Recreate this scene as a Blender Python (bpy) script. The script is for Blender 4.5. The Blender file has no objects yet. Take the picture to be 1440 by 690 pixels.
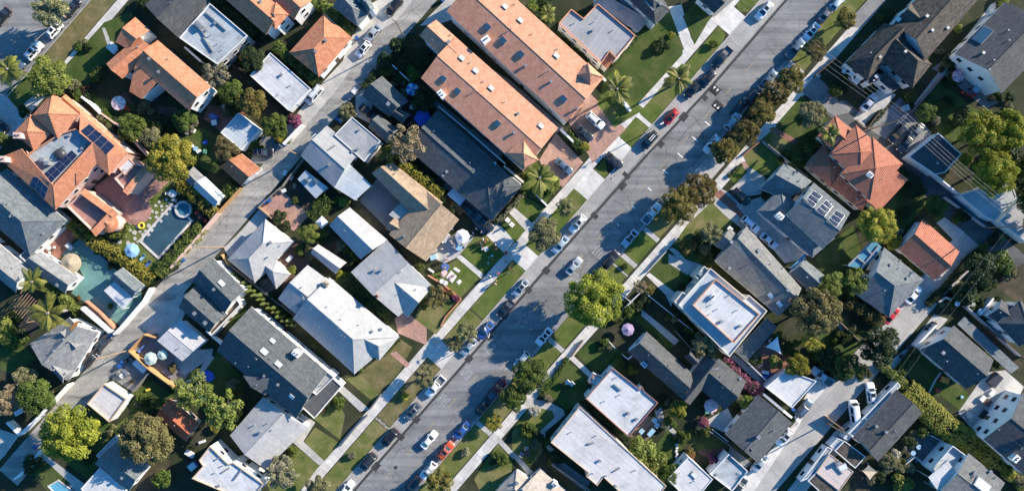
import bpy, bmesh, math, random
from mathutils import Vector, Matrix
from mathutils.bvhtree import BVHTree
rnd = random.Random(11)
PI = math.pi
SC = bpy.context.scene
COL = SC.collection
S, CH = 0.16, 150.0            # metres per photo pixel on the ground, camera height
G = 0.13                       # level of the lots above the road
NQ, DT = (.756, .654), (.654, -.756)

def W(x, y, z=0.0):
    k = S*(CH-z)/CH
    return Vector(((x-720)*k, (345-y)*k, z))
def qt(q, t): return (NQ[0]*q+DT[0]*t, NQ[1]*q+DT[1]*t)
OX = OY = 0.0
ZF = 3.0
def tile(x, y, f=3.0):
    global OX, OY, ZF
    OX, OY, ZF = x, y, f
def tp(x, y): return (OX+x/ZF, OY+y/ZF)
def pts(s): return [tp(*map(float, p.split(','))) for p in s.split()]
def ang_of(px, py):            # photo direction -> world angle
    return math.atan2(-py, px)
AU = math.atan2(.756, .654)    # world angle of the street, up-right
AN = math.atan2(-.654, .756)   # world angle across the street, down-right

# ------------------------------------------------------------------ materials
MATS = {}
def nt_new(name):
    m = bpy.data.materials.new(name); m.use_nodes = True
    nt = m.node_tree; b = nt.nodes['Principled BSDF']
    return m, nt, b
def N(nt, t, **kw):
    n = nt.nodes.new(t)
    for k, v in kw.items(): setattr(n, k, v)
    return n
def noise(nt, src, scale, detail=4, rough=.6, dist=0):
    n = N(nt, 'ShaderNodeTexNoise'); n.inputs['Scale'].default_value = scale
    n.inputs['Detail'].default_value = detail; n.inputs['Roughness'].default_value = rough
    n.inputs['Distortion'].default_value = dist
    nt.links.new(src, n.inputs['Vector']); return n.outputs['Fac']
def ramp(nt, fac, stops):
    r = N(nt, 'ShaderNodeValToRGB'); e = r.color_ramp.elements
    while len(e) < len(stops): e.new(.5)
    for i, (p, c) in enumerate(stops):
        e[i].position = p; e[i].color = (c[0], c[1], c[2], 1)
    nt.links.new(fac, r.inputs['Fac']); return r.outputs['Color']
def mixc(nt, fac, a, b, mode='MIX'):
    m = N(nt, 'ShaderNodeMix', data_type='RGBA', blend_type=mode)
    for sock, v in ((m.inputs[0], fac), (m.inputs[6], a), (m.inputs[7], b)):
        if isinstance(v, (int, float)): sock.default_value = v
        elif isinstance(v, tuple): sock.default_value = (v[0], v[1], v[2], 1)
        else: nt.links.new(v, sock)
    return m.outputs[2]
def bump(nt, b, h, dist, strength=.6):
    n = N(nt, 'ShaderNodeBump'); n.inputs['Distance'].default_value = dist; n.inputs['Strength'].default_value = strength
    nt.links.new(h, n.inputs['Height']); nt.links.new(n.outputs['Normal'], b.inputs['Normal'])
def sc(c, k): return tuple(min(1, x*k) for x in c)

def flat_mat(name, col, rough=.7, metal=0, var=.18, scale=.6, fine=6, bumpd=0, coat=0, coord='Object'):
    m, nt, b = nt_new(name)
    tc = N(nt, 'ShaderNodeTexCoord').outputs[coord]
    a = noise(nt, tc, scale, 4); f = noise(nt, tc, fine, 3)
    c = mixc(nt, 1, ramp(nt, a, [(.3, sc(col, 1-var)), (.7, sc(col, 1+var))]), ramp(nt, f, [(.3, (1-var*.5,)*3), (.7, (1+var*.5,)*3)]), 'MULTIPLY')
    nt.links.new(c, b.inputs['Base Color'])
    b.inputs['Roughness'].default_value = rough; b.inputs['Metallic'].default_value = metal
    if coat: b.inputs['Coat Weight'].default_value = coat; b.inputs['Coat Roughness'].default_value = .08
    if bumpd: bump(nt, b, f, bumpd)
    MATS[name] = m; return m

def tile_mat(name, c1, c2, c3, lo=.62, bd=.06):            # barrel tiles: rolls run down the slope
    m, nt, b = nt_new(name)
    uv = N(nt, 'ShaderNodeUVMap', uv_map='UVMap').outputs['UV']
    sep = N(nt, 'ShaderNodeSeparateXYZ'); nt.links.new(uv, sep.inputs[0])
    def wave(sock, period):
        mu = N(nt, 'ShaderNodeMath', operation='MULTIPLY'); nt.links.new(sock, mu.inputs[0]); mu.inputs[1].default_value = 2*PI/period
        s = N(nt, 'ShaderNodeMath', operation='SINE'); nt.links.new(mu.outputs[0], s.inputs[0])
        a = N(nt, 'ShaderNodeMath', operation='MULTIPLY_ADD'); nt.links.new(s.outputs[0], a.inputs[0]); a.inputs[1].default_value = .5; a.inputs[2].default_value = .5
        return a.outputs[0]
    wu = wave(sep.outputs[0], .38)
    fr = N(nt, 'ShaderNodeMath', operation='DIVIDE'); nt.links.new(sep.outputs[1], fr.inputs[0]); fr.inputs[1].default_value = .42
    f2 = N(nt, 'ShaderNodeMath', operation='FRACT'); nt.links.new(fr.outputs[0], f2.inputs[0])
    br = N(nt, 'ShaderNodeTexBrick'); br.offset = 0; nt.links.new(uv, br.inputs['Vector'])
    br.inputs['Scale'].default_value = 1; br.inputs['Brick Width'].default_value = .38; br.inputs['Row Height'].default_value = .42
    br.inputs['Mortar Size'].default_value = 0
    br.inputs['Color1'].default_value = (*c1, 1); br.inputs['Color2'].default_value = (*c2, 1); br.inputs['Bias'].default_value = -.1
    big = noise(nt, uv, .22, 6, .7, .8)
    c = mixc(nt, ramp(nt, big, [(.45, (0, 0, 0)), (.75, (.4,)*3)]), br.outputs['Color'], c3)
    pt = noise(nt, uv, .8, 5, .7); c = mixc(nt, 1, c, ramp(nt, pt, [(.35, (.86, .85, .85)), (.6, (1.05, 1.05, 1.04))]), 'MULTIPLY')
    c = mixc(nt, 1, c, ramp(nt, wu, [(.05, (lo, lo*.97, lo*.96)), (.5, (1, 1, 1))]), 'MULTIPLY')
    nt.links.new(c, b.inputs['Base Color']); b.inputs['Roughness'].default_value = .8
    h = N(nt, 'ShaderNodeMath', operation='MULTIPLY_ADD'); nt.links.new(f2.outputs[0], h.inputs[0]); h.inputs[1].default_value = -.3; nt.links.new(wu, h.inputs[2])
    bump(nt, b, h.outputs[0], bd, .6)
    b.inputs['Specular IOR Level'].default_value = .18
    MATS[name] = m

def shingle_mat(name, c, v=.2, warm=0):
    m, nt, b = nt_new(name)
    uv = N(nt, 'ShaderNodeUVMap', uv_map='UVMap').outputs['UV']
    br = N(nt, 'ShaderNodeTexBrick'); nt.links.new(uv, br.inputs['Vector'])
    br.inputs['Scale'].default_value = 1; br.inputs['Brick Width'].default_value = .7; br.inputs['Row Height'].default_value = .3
    br.inputs['Mortar Size'].default_value = .018; br.inputs['Bias'].default_value = 0
    br.inputs['Color1'].default_value = (*sc(c, 1-v), 1); br.inputs['Color2'].default_value = (*sc(c, 1+v), 1)
    br.inputs['Mortar'].default_value = (*sc(c, .5), 1)
    oc = N(nt, 'ShaderNodeTexCoord').outputs['Object']
    big = noise(nt, oc, .25, 6, .7); fine = noise(nt, oc, 5, 3, .7)
    mp = N(nt, 'ShaderNodeMapping'); nt.links.new(uv, mp.inputs['Vector']); mp.inputs['Scale'].default_value = (1, .1, 1); stk = noise(nt, mp.outputs[0], .9, 5, .7)
    col = mixc(nt, 1, br.outputs['Color'], ramp(nt, big, [(.3, (.88, .89, .9)), (.7, (1.12, 1.1, 1.07))]), 'MULTIPLY')
    col = mixc(nt, 1, col, ramp(nt, fine, [(.3, (.9,)*3), (.7, (1.1,)*3)]), 'MULTIPLY')
    col = mixc(nt, 1, col, ramp(nt, stk, [(.32, (.86,)*3), (.68, (1.12, 1.11, 1.09))]), 'MULTIPLY')
    nt.links.new(col, b.inputs['Base Color']); b.inputs['Roughness'].default_value = .85
    bump(nt, b, br.outputs['Fac'], -.03, .5)
    b.inputs['Specular IOR Level'].default_value = .18
    MATS[name] = m

def membrane_mat(name, c, stain, seam=1.1):
    m, nt, b = nt_new(name)
    oc = N(nt, 'ShaderNodeTexCoord').outputs['Object']
    big = noise(nt, oc, .22, 7, .7, .6); fine = noise(nt, oc, 3, 4, .7)
    uv = N(nt, 'ShaderNodeUVMap', uv_map='UVMap').outputs['UV']
    br = N(nt, 'ShaderNodeTexBrick'); nt.links.new(uv, br.inputs['Vector'])
    br.inputs['Scale'].default_value = 1; br.inputs['Brick Width'].default_value = 9; br.inputs['Row Height'].default_value = seam
    br.inputs['Mortar Size'].default_value = .03; br.inputs['Color1'].default_value = (1, 1, 1, 1); br.inputs['Color2'].default_value = (.95, .95, .95, 1); br.inputs['Mortar'].default_value = (.66, .67, .68, 1)
    col = mixc(nt, ramp(nt, big, [(.44, (0, 0, 0)), (.68, (.95,)*3)]), c, stain)
    col = mixc(nt, 1, col, br.outputs['Color'], 'MULTIPLY')
    col = mixc(nt, 1, col, ramp(nt, fine, [(.3, (.92,)*3), (.7, (1.06,)*3)]), 'MULTIPLY')
    nt.links.new(col, b.inputs['Base Color']); b.inputs['Roughness'].default_value = .75
    b.inputs['Specular IOR Level'].default_value = .18
    MATS[name] = m

def slab_mat(name, c, cell=1.6, row=1.6, v=.12, mortar=.55, scale=.35, msize=.035, offset=0, rot=None):
    m, nt, b = nt_new(name)
    oc = N(nt, 'ShaderNodeTexCoord').outputs['Object']
    mp = N(nt, 'ShaderNodeMapping'); nt.links.new(oc, mp.inputs['Vector']); mp.inputs['Rotation'].default_value = (0, 0, -(AU if rot is None else rot))
    br = N(nt, 'ShaderNodeTexBrick'); br.offset = offset; nt.links.new(mp.outputs[0], br.inputs['Vector'])
    br.inputs['Scale'].default_value = 1; br.inputs['Brick Width'].default_value = cell; br.inputs['Row Height'].default_value = row
    br.inputs['Mortar Size'].default_value = msize; br.inputs['Mortar Smooth'].default_value = .3
    br.inputs['Color1'].default_value = (*sc(c, 1-v), 1); br.inputs['Color2'].default_value = (*sc(c, 1+v), 1); br.inputs['Mortar'].default_value = (*sc(c, mortar), 1)
    big = noise(nt, oc, scale, 6, .7, .4); fine = noise(nt, oc, 4, 4, .7)
    col = mixc(nt, 1, br.outputs['Color'], ramp(nt, big, [(.3, (.74, .75, .76)), (.65, (1.12, 1.1, 1.07))]), 'MULTIPLY')
    col = mixc(nt, 1, col, ramp(nt, fine, [(.3, (.86,)*3), (.7, (1.1,)*3)]), 'MULTIPLY')
    nt.links.new(col, b.inputs['Base Color']); b.inputs['Roughness'].default_value = .85
    bump(nt, b, fine, .02, .4)
    MATS[name] = m

def ground_mat(name, stops, scale=.25, fine=5, b2=.05, spots=None):
    m, nt, b = nt_new(name)
    oc = N(nt, 'ShaderNodeTexCoord').outputs['Object']
    big = noise(nt, oc, scale, 7, .7, .3); f = noise(nt, oc, fine, 4, .75)
    col = ramp(nt, big, stops)
    col = mixc(nt, 1, col, ramp(nt, f, [(.25, (.55, .6, .55)), (.75, (1.35, 1.3, 1.25))]), 'MULTIPLY')
    if spots:
        n2 = noise(nt, oc, .16, 4, .6)
        col = mixc(nt, ramp(nt, n2, [(.5, (0, 0, 0)), (.66, (.75,)*3)]), col, spots)
    nt.links.new(col, b.inputs['Base Color']); b.inputs['Roughness'].default_value = .95
    b.inputs['Specular IOR Level'].default_value = .2
    bump(nt, b, f, b2, .7)
    MATS[name] = m

def asphalt_mat(name, c, crack=.35):
    m, nt, b = nt_new(name)
    oc = N(nt, 'ShaderNodeTexCoord').outputs['Object']
    mp = N(nt, 'ShaderNodeMapping'); nt.links.new(oc, mp.inputs['Vector']); mp.inputs['Rotation'].default_value = (0, 0, -AU); mp.inputs['Scale'].default_value = (.08, 1, 1)
    streak = noise(nt, mp.outputs[0], .8, 5, .65); big = noise(nt, oc, .12, 6, .7, .5); f = noise(nt, oc, 9, 3, .8)
    col = ramp(nt, big, [(.3, sc(c, .78)), (.7, sc(c, 1.25))])
    col = mixc(nt, 1, col, ramp(nt, streak, [(.3, (.76, .77, .78)), (.7, (1.2, 1.19, 1.17))]), 'MULTIPLY')
    mp2 = N(nt, 'ShaderNodeMapping'); nt.links.new(oc, mp2.inputs['Vector']); mp2.inputs['Rotation'].default_value = (0, 0, -AU); mp2.inputs['Scale'].default_value = (.012, .45, 1); lane = noise(nt, mp2.outputs[0], 1, 3, .6)
    col = mixc(nt, 1, col, ramp(nt, lane, [(.35, (.76, .77, .77)), (.62, (1.14, 1.13, 1.11))]), 'MULTIPLY')
    oil = noise(nt, oc, .35, 4, .75); col = mixc(nt, 1, col, ramp(nt, oil, [(.25, (.7,)*3), (.36, (1,)*3)]), 'MULTIPLY')
    col = mixc(nt, 1, col, ramp(nt, f, [(.3, (.82,)*3), (.7, (1.16,)*3)]), 'MULTIPLY')
    vo = N(nt, 'ShaderNodeTexVoronoi', feature='DISTANCE_TO_EDGE'); vo.inputs['Scale'].default_value = .16
    w = noise(nt, oc, .5, 4, .7); ad = N(nt, 'ShaderNodeMixRGB', blend_type='ADD'); ad.inputs[0].default_value = 1
    nt.links.new(oc, ad.inputs[1]); wm = N(nt, 'ShaderNodeMath', operation='MULTIPLY'); nt.links.new(w, wm.inputs[0]); wm.inputs[1].default_value = 4
    nt.links.new(wm.outputs[0], ad.inputs[2]); nt.links.new(ad.outputs[0], vo.inputs['Vector'])
    cr = ramp(nt, vo.outputs['Distance'], [(0, (crack,)*3), (.02, (1, 1, 1))])
    col = mixc(nt, .6, col, mixc(nt, 1, col, cr, 'MULTIPLY'))
    nt.links.new(col, b.inputs['Base Color']); b.inputs['Roughness'].default_value = .88
    bump(nt, b, f, .02, .4)
    MATS[name] = m

def leaf_mat(name, c, c2, trans=.35):
    m, nt, b = nt_new(name)
    at = N(nt, 'ShaderNodeAttribute', attribute_name='tint')
    oi = N(nt, 'ShaderNodeObjectInfo')
    col = mixc(nt, at.outputs['Fac'], c, c2)
    hs = N(nt, 'ShaderNodeHueSaturation'); nt.links.new(col, hs.inputs['Color'])
    for k, lo, hi in (('Hue', .485, .515), ('Value', .85, 1.15)):
        mr = N(nt, 'ShaderNodeMapRange'); nt.links.new(oi.outputs['Random'], mr.inputs[0]); mr.inputs[3].default_value = lo; mr.inputs[4].default_value = hi
        nt.links.new(mr.outputs[0], hs.inputs[k])
    nt.links.new(hs.outputs[0], b.inputs['Base Color']); b.inputs['Roughness'].default_value = .55
    b.inputs['Specular IOR Level'].default_value = .3
    tr = N(nt, 'ShaderNodeBsdfTranslucent'); nt.links.new(hs.outputs[0], tr.inputs['Color'])
    mx = N(nt, 'ShaderNodeMixShader'); mx.inputs[0].default_value = trans
    nt.links.new(b.outputs[0], mx.inputs[1]); nt.links.new(tr.outputs[0], mx.inputs[2])
    nt.links.new(mx.outputs[0], nt.nodes['Material Output'].inputs['Surface'])
    MATS[name] = m

def glass_mat(name, c, rough=.08, spec=.6):
    m, nt, b = nt_new(name); b.inputs['Base Color'].default_value = (*c, 1); b.inputs['Roughness'].default_value = rough
    b.inputs['Specular IOR Level'].default_value = spec; MATS[name] = m
def water_mat(name, c):
    m, nt, b = nt_new(name)
    oc = N(nt, 'ShaderNodeTexCoord').outputs['Object']; n = noise(nt, oc, 1.4, 3)
    nt.links.new(ramp(nt, noise(nt, oc, .3, 3), [(.3, sc(c, .8)), (.7, sc(c, 1.2))]), b.inputs['Base Color'])
    b.inputs['Roughness'].default_value = .06; bump(nt, b, n, .03, .5); MATS[name] = m
def emit_free(name, c, rough=.5, metal=0, coat=0): return flat_mat(name, c, rough, metal, .06, 1.2, 8, 0, coat)

tile_mat('clay', (.56, .21, .105), (.67, .30, .17), (.67, .36, .25))
tile_mat('clay_dark', (.40, .14, .085), (.50, .20, .125), (.52, .25, .17))
tile_mat('clay_pink', (.60, .265, .155), (.69, .345, .225), (.70, .40, .29), .72, .04)
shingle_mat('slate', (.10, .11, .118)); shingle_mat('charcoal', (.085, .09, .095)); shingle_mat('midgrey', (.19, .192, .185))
shingle_mat('palegrey', (.42, .42, .42), .08); shingle_mat('bluegrey', (.155, .175, .185)); shingle_mat('brownroof', (.19, .15, .115))
shingle_mat('tanroof', (.34, .255, .18)); shingle_mat('darkbrown', (.085, .075, .065), .4); shingle_mat('redroof', (.38, .12, .065)); shingle_mat('cedar', (.36, .15, .085))
shingle_mat('beige', (.42, .36, .31), .15); shingle_mat('lightgrey', (.23, .235, .24), .2)
membrane_mat('membrane', (.58, .58, .575), (.37, .37, .37)); membrane_mat('membrane_blue', (.40, .435, .45), (.2, .22, .235)); membrane_mat('membrane_grey', (.36, .36, .355), (.25, .26, .27))
membrane_mat('membrane_pink', (.59, .565, .55), (.40, .39, .39)); membrane_mat('membrane_tan', (.56, .47, .43), (.42, .37, .35)); membrane_mat('metal_roof', (.48, .52, .54), (.33, .38, .42), .9); membrane_mat('membrane_dark', (.07, .075, .08), (.11, .11, .115))
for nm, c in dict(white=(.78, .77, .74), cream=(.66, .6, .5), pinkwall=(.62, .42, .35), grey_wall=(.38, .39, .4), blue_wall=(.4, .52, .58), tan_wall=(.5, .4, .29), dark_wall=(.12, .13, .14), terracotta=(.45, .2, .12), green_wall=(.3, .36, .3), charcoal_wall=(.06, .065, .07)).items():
    flat_mat(nm, c, .85, 0, .08, .5, 4)
flat_mat('trim', (.66, .65, .63), .6, 0, .05); flat_mat('trim_dark', (.07, .07, .075), .6); flat_mat('trim_red', (.30, .13, .10), .7); flat_mat('trim_tan', (.5, .36, .25), .7); flat_mat('trim_orange', (.62, .28, .16), .7)
flat_mat('wood_new', (.46, .26, .11), .75, 0, .2, 2); flat_mat('wood', (.27, .18, .11), .8, 0, .25, 2); flat_mat('wood_grey', (.2, .185, .165), .85, 0, .25, 2); flat_mat('wood_dark', (.09, .06, .045), .85, 0, .25, 2)
flat_mat('bark', (.16, .115, .08), .9, 0, .3, 3); flat_mat('bark_pale', (.5, .43, .35), .85, 0, .2, 3); flat_mat('bark_grey', (.24, .21, .18), .9, 0, .3, 3)
flat_mat('metal', (.55, .56, .57), .35, .8, .08); flat_mat('dark_metal', (.05, .05, .055), .45, .3, .1); flat_mat('steel_grey', (.3, .31, .32), .5, .4, .1)
glass_mat('glass', (.015, .02, .025)); glass_mat('sky_glass', (.03, .06, .09), .12); glass_mat('skylight_blue', (.045, .105, .16), .2); glass_mat('skylight_white', (.62, .66, .68), .25); glass_mat('solar', (.012, .02, .05), .15); glass_mat('blue_glass', (.10, .26, .36), .2)
asphalt_mat('asphalt', (.205, .205, .205)); asphalt_mat('alley', (.31, .295, .27)); asphalt_mat('shade_asphalt', (.075, .078, .082)); flat_mat('tar', (.035, .036, .038), .9, 0, .25, 1)
slab_mat('sidewalk', (.58, .55, .51), 1.5, 2.6); slab_mat('concrete', (.44, .425, .40), 2.6, 2.6, .07, .7); slab_mat('concrete_dark', (.2, .2, .2), 2.4, 2.4, .08, .7); slab_mat('concrete_pale', (.62, .595, .56), 3, 3, .06, .75)
slab_mat('lane_concrete', (.38, .365, .34), 9, 4, .06, .6, .25, .05); slab_mat('gutter', (.33, .32, .305), 3.2, 6, .08, .75); slab_mat('brick', (.27, .12, .085), .5, .25, .25, .6, .3, .02, .5); slab_mat('brick_pink', (.42, .245, .19), .6, .3, .14, .7, .3, .02, .5)
slab_mat('brick_dark', (.12, .065, .05), .5, .25, .25, .6, .3, .02, .5); slab_mat('terrace', (.36, .2, .165), .9, .9, .12, .7); slab_mat('deck_wood', (.17, .125, .095), 6, .3, .25, .4, .4, .03, .5); slab_mat('deck_grey', (.11, .12, .125), 6, .35, .2, .4, .4, .03, .5, AN)
slab_mat('teal_patio', (.12, .26, .24), 5, 5, .07, .6, .2, .04); slab_mat('flagstone', (.38, .35, .3), .9, .7, .2, .4, .4, .12, .5)
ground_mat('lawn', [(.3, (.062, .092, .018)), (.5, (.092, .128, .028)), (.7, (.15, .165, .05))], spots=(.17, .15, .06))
ground_mat('lawn_dry', [(.3, (.08, .085, .03)), (.5, (.15, .13, .06)), (.72, (.24, .19, .11))], .3)
ground_mat('lawn_mix', [(.3, (.07, .10, .02)), (.5, (.12, .14, .04)), (.7, (.22, .19, .09))], .3, spots=(.22, .18, .085))
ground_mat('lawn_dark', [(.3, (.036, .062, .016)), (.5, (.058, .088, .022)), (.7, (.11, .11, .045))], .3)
ground_mat('soil', [(.3, (.035, .034, .02)), (.5, (.06, .05, .034)), (.7, (.10, .078, .055))], .3)
ground_mat('bed', [(.3, (.02, .03, .012)), (.5, (.04, .042, .02)), (.7, (.075, .06, .04))], .5)
ground_mat('land', [(.3, (.022, .032, .014)), (.5, (.036, .042, .021)), (.72, (.075, .065, .045))], .15)
water_mat('pool_water', (.04, .085, .11)); water_mat('pool_light', (.12, .36, .48)); water_mat('spa_water', (.05, .16, .22))
leaf_mat('leaf_green', (.05, .085, .015), (.15, .19, .035)); leaf_mat('leaf_dark', (.022, .045, .014), (.06, .09, .028)); leaf_mat('leaf_bright', (.12, .15, .012), (.40, .38, .05))
leaf_mat('leaf_yellow', (.17, .17, .02), (.48, .42, .065)); leaf_mat('leaf_olive', (.12, .125, .055), (.33, .31, .16)); leaf_mat('leaf_rust', (.095, .08, .02), (.30, .235, .06))
leaf_mat('leaf_lime', (.11, .15, .025), (.31, .34, .075)); leaf_mat('leaf_pale', (.15, .15, .085), (.36, .33, .22)); leaf_mat('leaf_pink', (.07, .075, .03), (.50, .10, .24)); leaf_mat('leaf_palm', (.08, .10, .016), (.34, .31, .07))
leaf_mat('leaf_dead', (.2, .15, .085), (.42, .33, .2)); leaf_mat('leaf_brown', (.10, .09, .033), (.29, .245, .10)); leaf_mat('leaf_white', (.35, .36, .27), (.7, .68, .6))
leaf_mat('leaf_hedge', (.18, .21, .03), (.50, .50, .10)); leaf_mat('leaf_flower', (.25, .06, .05), (.12, .15, .03))
PAINT = dict(white=(.75, .76, .77), silver=(.42, .45, .48), black=(.012, .012, .014), dark=(.03, .034, .04), navy=(.018, .035, .07), blue=(.03, .09, .28), red=(.45, .02, .015), orange=(.55, .075, .02), grey=(.16, .17, .18), paleblue=(.42, .52, .6), maroon=(.2, .012, .016), slateblue=(.10, .15, .2), cream=(.7, .68, .6), cover=(.55, .58, .6))
for k, c in PAINT.items():
    emit_free('paint_'+k, c, .3 if k != 'cover' else .8, .25 if k in ('silver', 'grey', 'navy', 'slateblue', 'paleblue') else 0, .8 if k != 'cover' else 0)
flat_mat('rubber', (.02, .02, .02), .9); glass_mat('lamp_red', (.35, .01, .01), .2); glass_mat('lamp_white', (.8, .8, .78), .1); flat_mat('bin_blue', (.02, .09, .3), .5); flat_mat('bin_black', (.02, .021, .023), .5); flat_mat('bin_green', (.03, .09, .05), .5); flat_mat('bin_grey', (.17, .175, .18), .5)
for nm, c in dict(skin=(.45, .26, .18), hair=(.05, .03, .02), cl_white=(.75, .74, .72), cl_blue=(.06, .13, .35), cl_red=(.5, .05, .05), cl_black=(.02, .02, .022), cl_pink=(.68, .42, .42), cl_grey=(.2, .2, .21), cl_denim=(.06, .09, .16), cl_tan=(.42, .32, .2), cl_orange=(.75, .28, .06), cl_teal=(.12, .42, .47), cl_green=(.1, .3, .2), cl_sage=(.42, .52, .45), cl_purple=(.32, .25, .38), cl_cobalt=(.035, .10, .50), cl_yellow=(.7, .5, .05), cl_sky=(.27, .46, .6), cl_sand=(.42, .35, .25), paper=(.72, .66, .62)).items():
    flat_mat(nm, c, .85, 0, .1, 2)
flat_mat('road_white', (.62, .62, .6), .8, 0, .25, 1.5); flat_mat('road_yellow', (.34, .26, .12), .8, 0, .3, 1.5); flat_mat('road_worn', (.3, .305, .305), .85, 0, .35, 1.2); flat_mat('kerb_mat', (.42, .4, .375), .85, 0, .12)
M = MATS

# ------------------------------------------------------------------ mesh building
def xy2(a): return Vector((a[0], a[1]))
class MB:
    def __init__(s): s.v = []; s.f = []; s.m = []; s.u = []; s.c = []
    def face(s, P, m=0, uv=None, c=0.0):
        i = len(s.v); s.v += [tuple(p) for p in P]; s.f.append(list(range(i, i+len(P)))); s.m.append(m); s.u.append(uv); s.c.append(c)
    def rface(s, P, m=0, org=None):          # roof face, uv in metres along eave and up the slope
        P = [Vector(p) for p in P]; n = Vector((0, 0, 0))
        for i in range(len(P)):
            a, b = P[i], P[(i+1) % len(P)]
            n += Vector(((a.y-b.y)*(a.z+b.z), (a.z-b.z)*(a.x+b.x), (a.x-b.x)*(a.y+b.y)))
        n.normalize()
        if n.z < 0: P.reverse(); n = -n
        h = Vector((0, 0, 1)).cross(n)
        if h.length < .03: e = P[1]-P[0]; h = Vector((e.x, e.y, 0))
        h.normalize(); vdir = n.cross(h); o = P[0] if org is None else org
        s.face(P, m, [((p-o).dot(h), (p-o).dot(vdir)) for p in P])
        return P
    def box(s, c, d, a=0, m=0, taper=1):
        ca, sa = math.cos(a), math.sin(a); x, y, z = d[0]/2, d[1]/2, d[2]/2
        P = []
        for k, zz in ((1, -z), (taper, z)):
            for sx, sy in ((-1, -1), (1, -1), (1, 1), (-1, 1)):
                X, Y = sx*x*k, sy*y*k; P.append((c[0]+X*ca-Y*sa, c[1]+X*sa+Y*ca, c[2]+zz))
        for q in ((3, 2, 1, 0), (4, 5, 6, 7), (0, 1, 5, 4), (1, 2, 6, 5), (2, 3, 7, 6), (3, 0, 4, 7)): s.face([P[i] for i in q], m)
    def prism(s, poly, z0, z1, m=0, mt=None, bottom=True):
        poly = ccw(poly); n = len(poly)
        for i in range(n):
            a, b = poly[i], poly[(i+1) % n]
            s.face([(a[0], a[1], z0), (b[0], b[1], z0), (b[0], b[1], z1), (a[0], a[1], z1)], m)
        s.rface([(p[0], p[1], z1) for p in poly], m if mt is None else mt)
        if bottom: s.face([(p[0], p[1], z0) for p in reversed(poly)], m)
    def tube(s, p0, p1, r0, r1=None, n=8, m=0, cap=True):
        r1 = r0 if r1 is None else r1; p0 = Vector(p0); p1 = Vector(p1); d = (p1-p0).normalized()
        a = d.orthogonal().normalized(); b = d.cross(a)
        R = [[p+(a*math.cos(2*PI*i/n)+b*math.sin(2*PI*i/n))*r for i in range(n)] for p, r in ((p0, r0), (p1, r1))]
        for i in range(n): s.face([R[0][i], R[0][(i+1) % n], R[1][(i+1) % n], R[1][i]], m)
        if cap: s.face(R[1], m); s.face(list(reversed(R[0])), m)
    def loft(s, rings, m=0, closed=True, caps=True):
        k = len(rings[0])
        for a, b in zip(rings, rings[1:]):
            for i in range(k if closed else k-1): s.face([a[i], a[(i+1) % k], b[(i+1) % k], b[i]], m)
        if caps: s.face(list(reversed(rings[0])), m); s.face(rings[-1], m)
    def build(s, name, mats, parent=None, smooth=False, loc=None):
        me = s.mesh(name, mats, smooth)
        return link(name, me, parent, loc)
    def mesh(s, name, mats, smooth=False):
        idx, V, F = {}, [], []
        for f in s.f:
            g = []
            for i in f:
                k = tuple(round(c, 4) for c in s.v[i])
                j = idx.get(k)
                if j is None: j = idx[k] = len(V); V.append(s.v[i])
                g.append(j)
            F.append(g)
        ok = [i for i, g in enumerate(F) if len(set(g)) == len(g) and len(g) > 2]
        me = bpy.data.meshes.new(name); me.from_pydata(V, [], [F[i] for i in ok])
        if not isinstance(mats, (list, tuple)): mats = [mats]
        for mm in mats: me.materials.append(M[mm] if isinstance(mm, str) else mm)
        me.polygons.foreach_set('material_index', [s.m[i] for i in ok])
        if any(u is not None for u in s.u):
            L = me.uv_layers.new(name='UVMap'); d = []
            for i in ok:
                u = s.u[i]
                for j in range(len(F[i])): d += u[j] if u else (0, 0)
            L.data.foreach_set('uv', d)
        if any(s.c):
            A = me.attributes.new('tint', 'FLOAT', 'FACE'); A.data.foreach_set('value', [s.c[i] for i in ok])
        if smooth: me.polygons.foreach_set('use_smooth', [True]*len(ok))
        me.update(); return me
def link(name, me, parent=None, loc=None):
    o = bpy.data.objects.new(name, me); COL.objects.link(o)
    if parent is not None: o.parent = parent
    if loc is not None: o.location = loc
    return o
def area2(P): return sum(P[i][0]*P[(i+1) % len(P)][1]-P[(i+1) % len(P)][0]*P[i][1] for i in range(len(P)))
def ccw(P): return list(P) if area2(P) > 0 else list(reversed(P))
def inset(P, d):
    P = ccw(P); n = len(P); out = []
    for i in range(n):
        a, b, c = xy2(P[i-1]), xy2(P[i]), xy2(P[(i+1) % n])
        e1 = (b-a).normalized(); e2 = (c-b).normalized()
        n1 = Vector((-e1.y, e1.x)); n2 = Vector((-e2.y, e2.x))
        m = (n1+n2); l = m.length
        if l < .2: m = n1; k = 1
        else: m /= l; k = 1/max(.35, m.dot(n1))
        out.append(tuple(b+m*d*k))
    return out
def inside(p, P):
    r = False; n = len(P)
    for i in range(n):
        a, b = P[i], P[(i+1) % n]
        if (a[1] > p[1]) != (b[1] > p[1]) and p[0] < (b[0]-a[0])*(p[1]-a[1])/(b[1]-a[1])+a[0]: r = not r
    return r
def tag(o, label=None, cat=None, group=None, kind=None):
    if label: o['label'] = label
    if cat: o['category'] = cat
    if group: o['group'] = group
    if kind: o['kind'] = kind
    return o
def empty(name, loc, rz=0, scale=None):
    o = bpy.data.objects.new(name, None); o.empty_display_size = .3; COL.objects.link(o); o.location = loc; o.rotation_euler = (0, 0, rz)
    if scale: o.scale = scale
    return o
def kids_of(o): return KIDS.get(o.name, [])
KIDS = {}
def kid(name, me, parent, loc=None, rot=None):
    o = link(name, me, parent, loc)
    if rot is not None: o.rotation_euler = rot
    KIDS.setdefault(parent.name, []).append(o); return o
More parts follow.
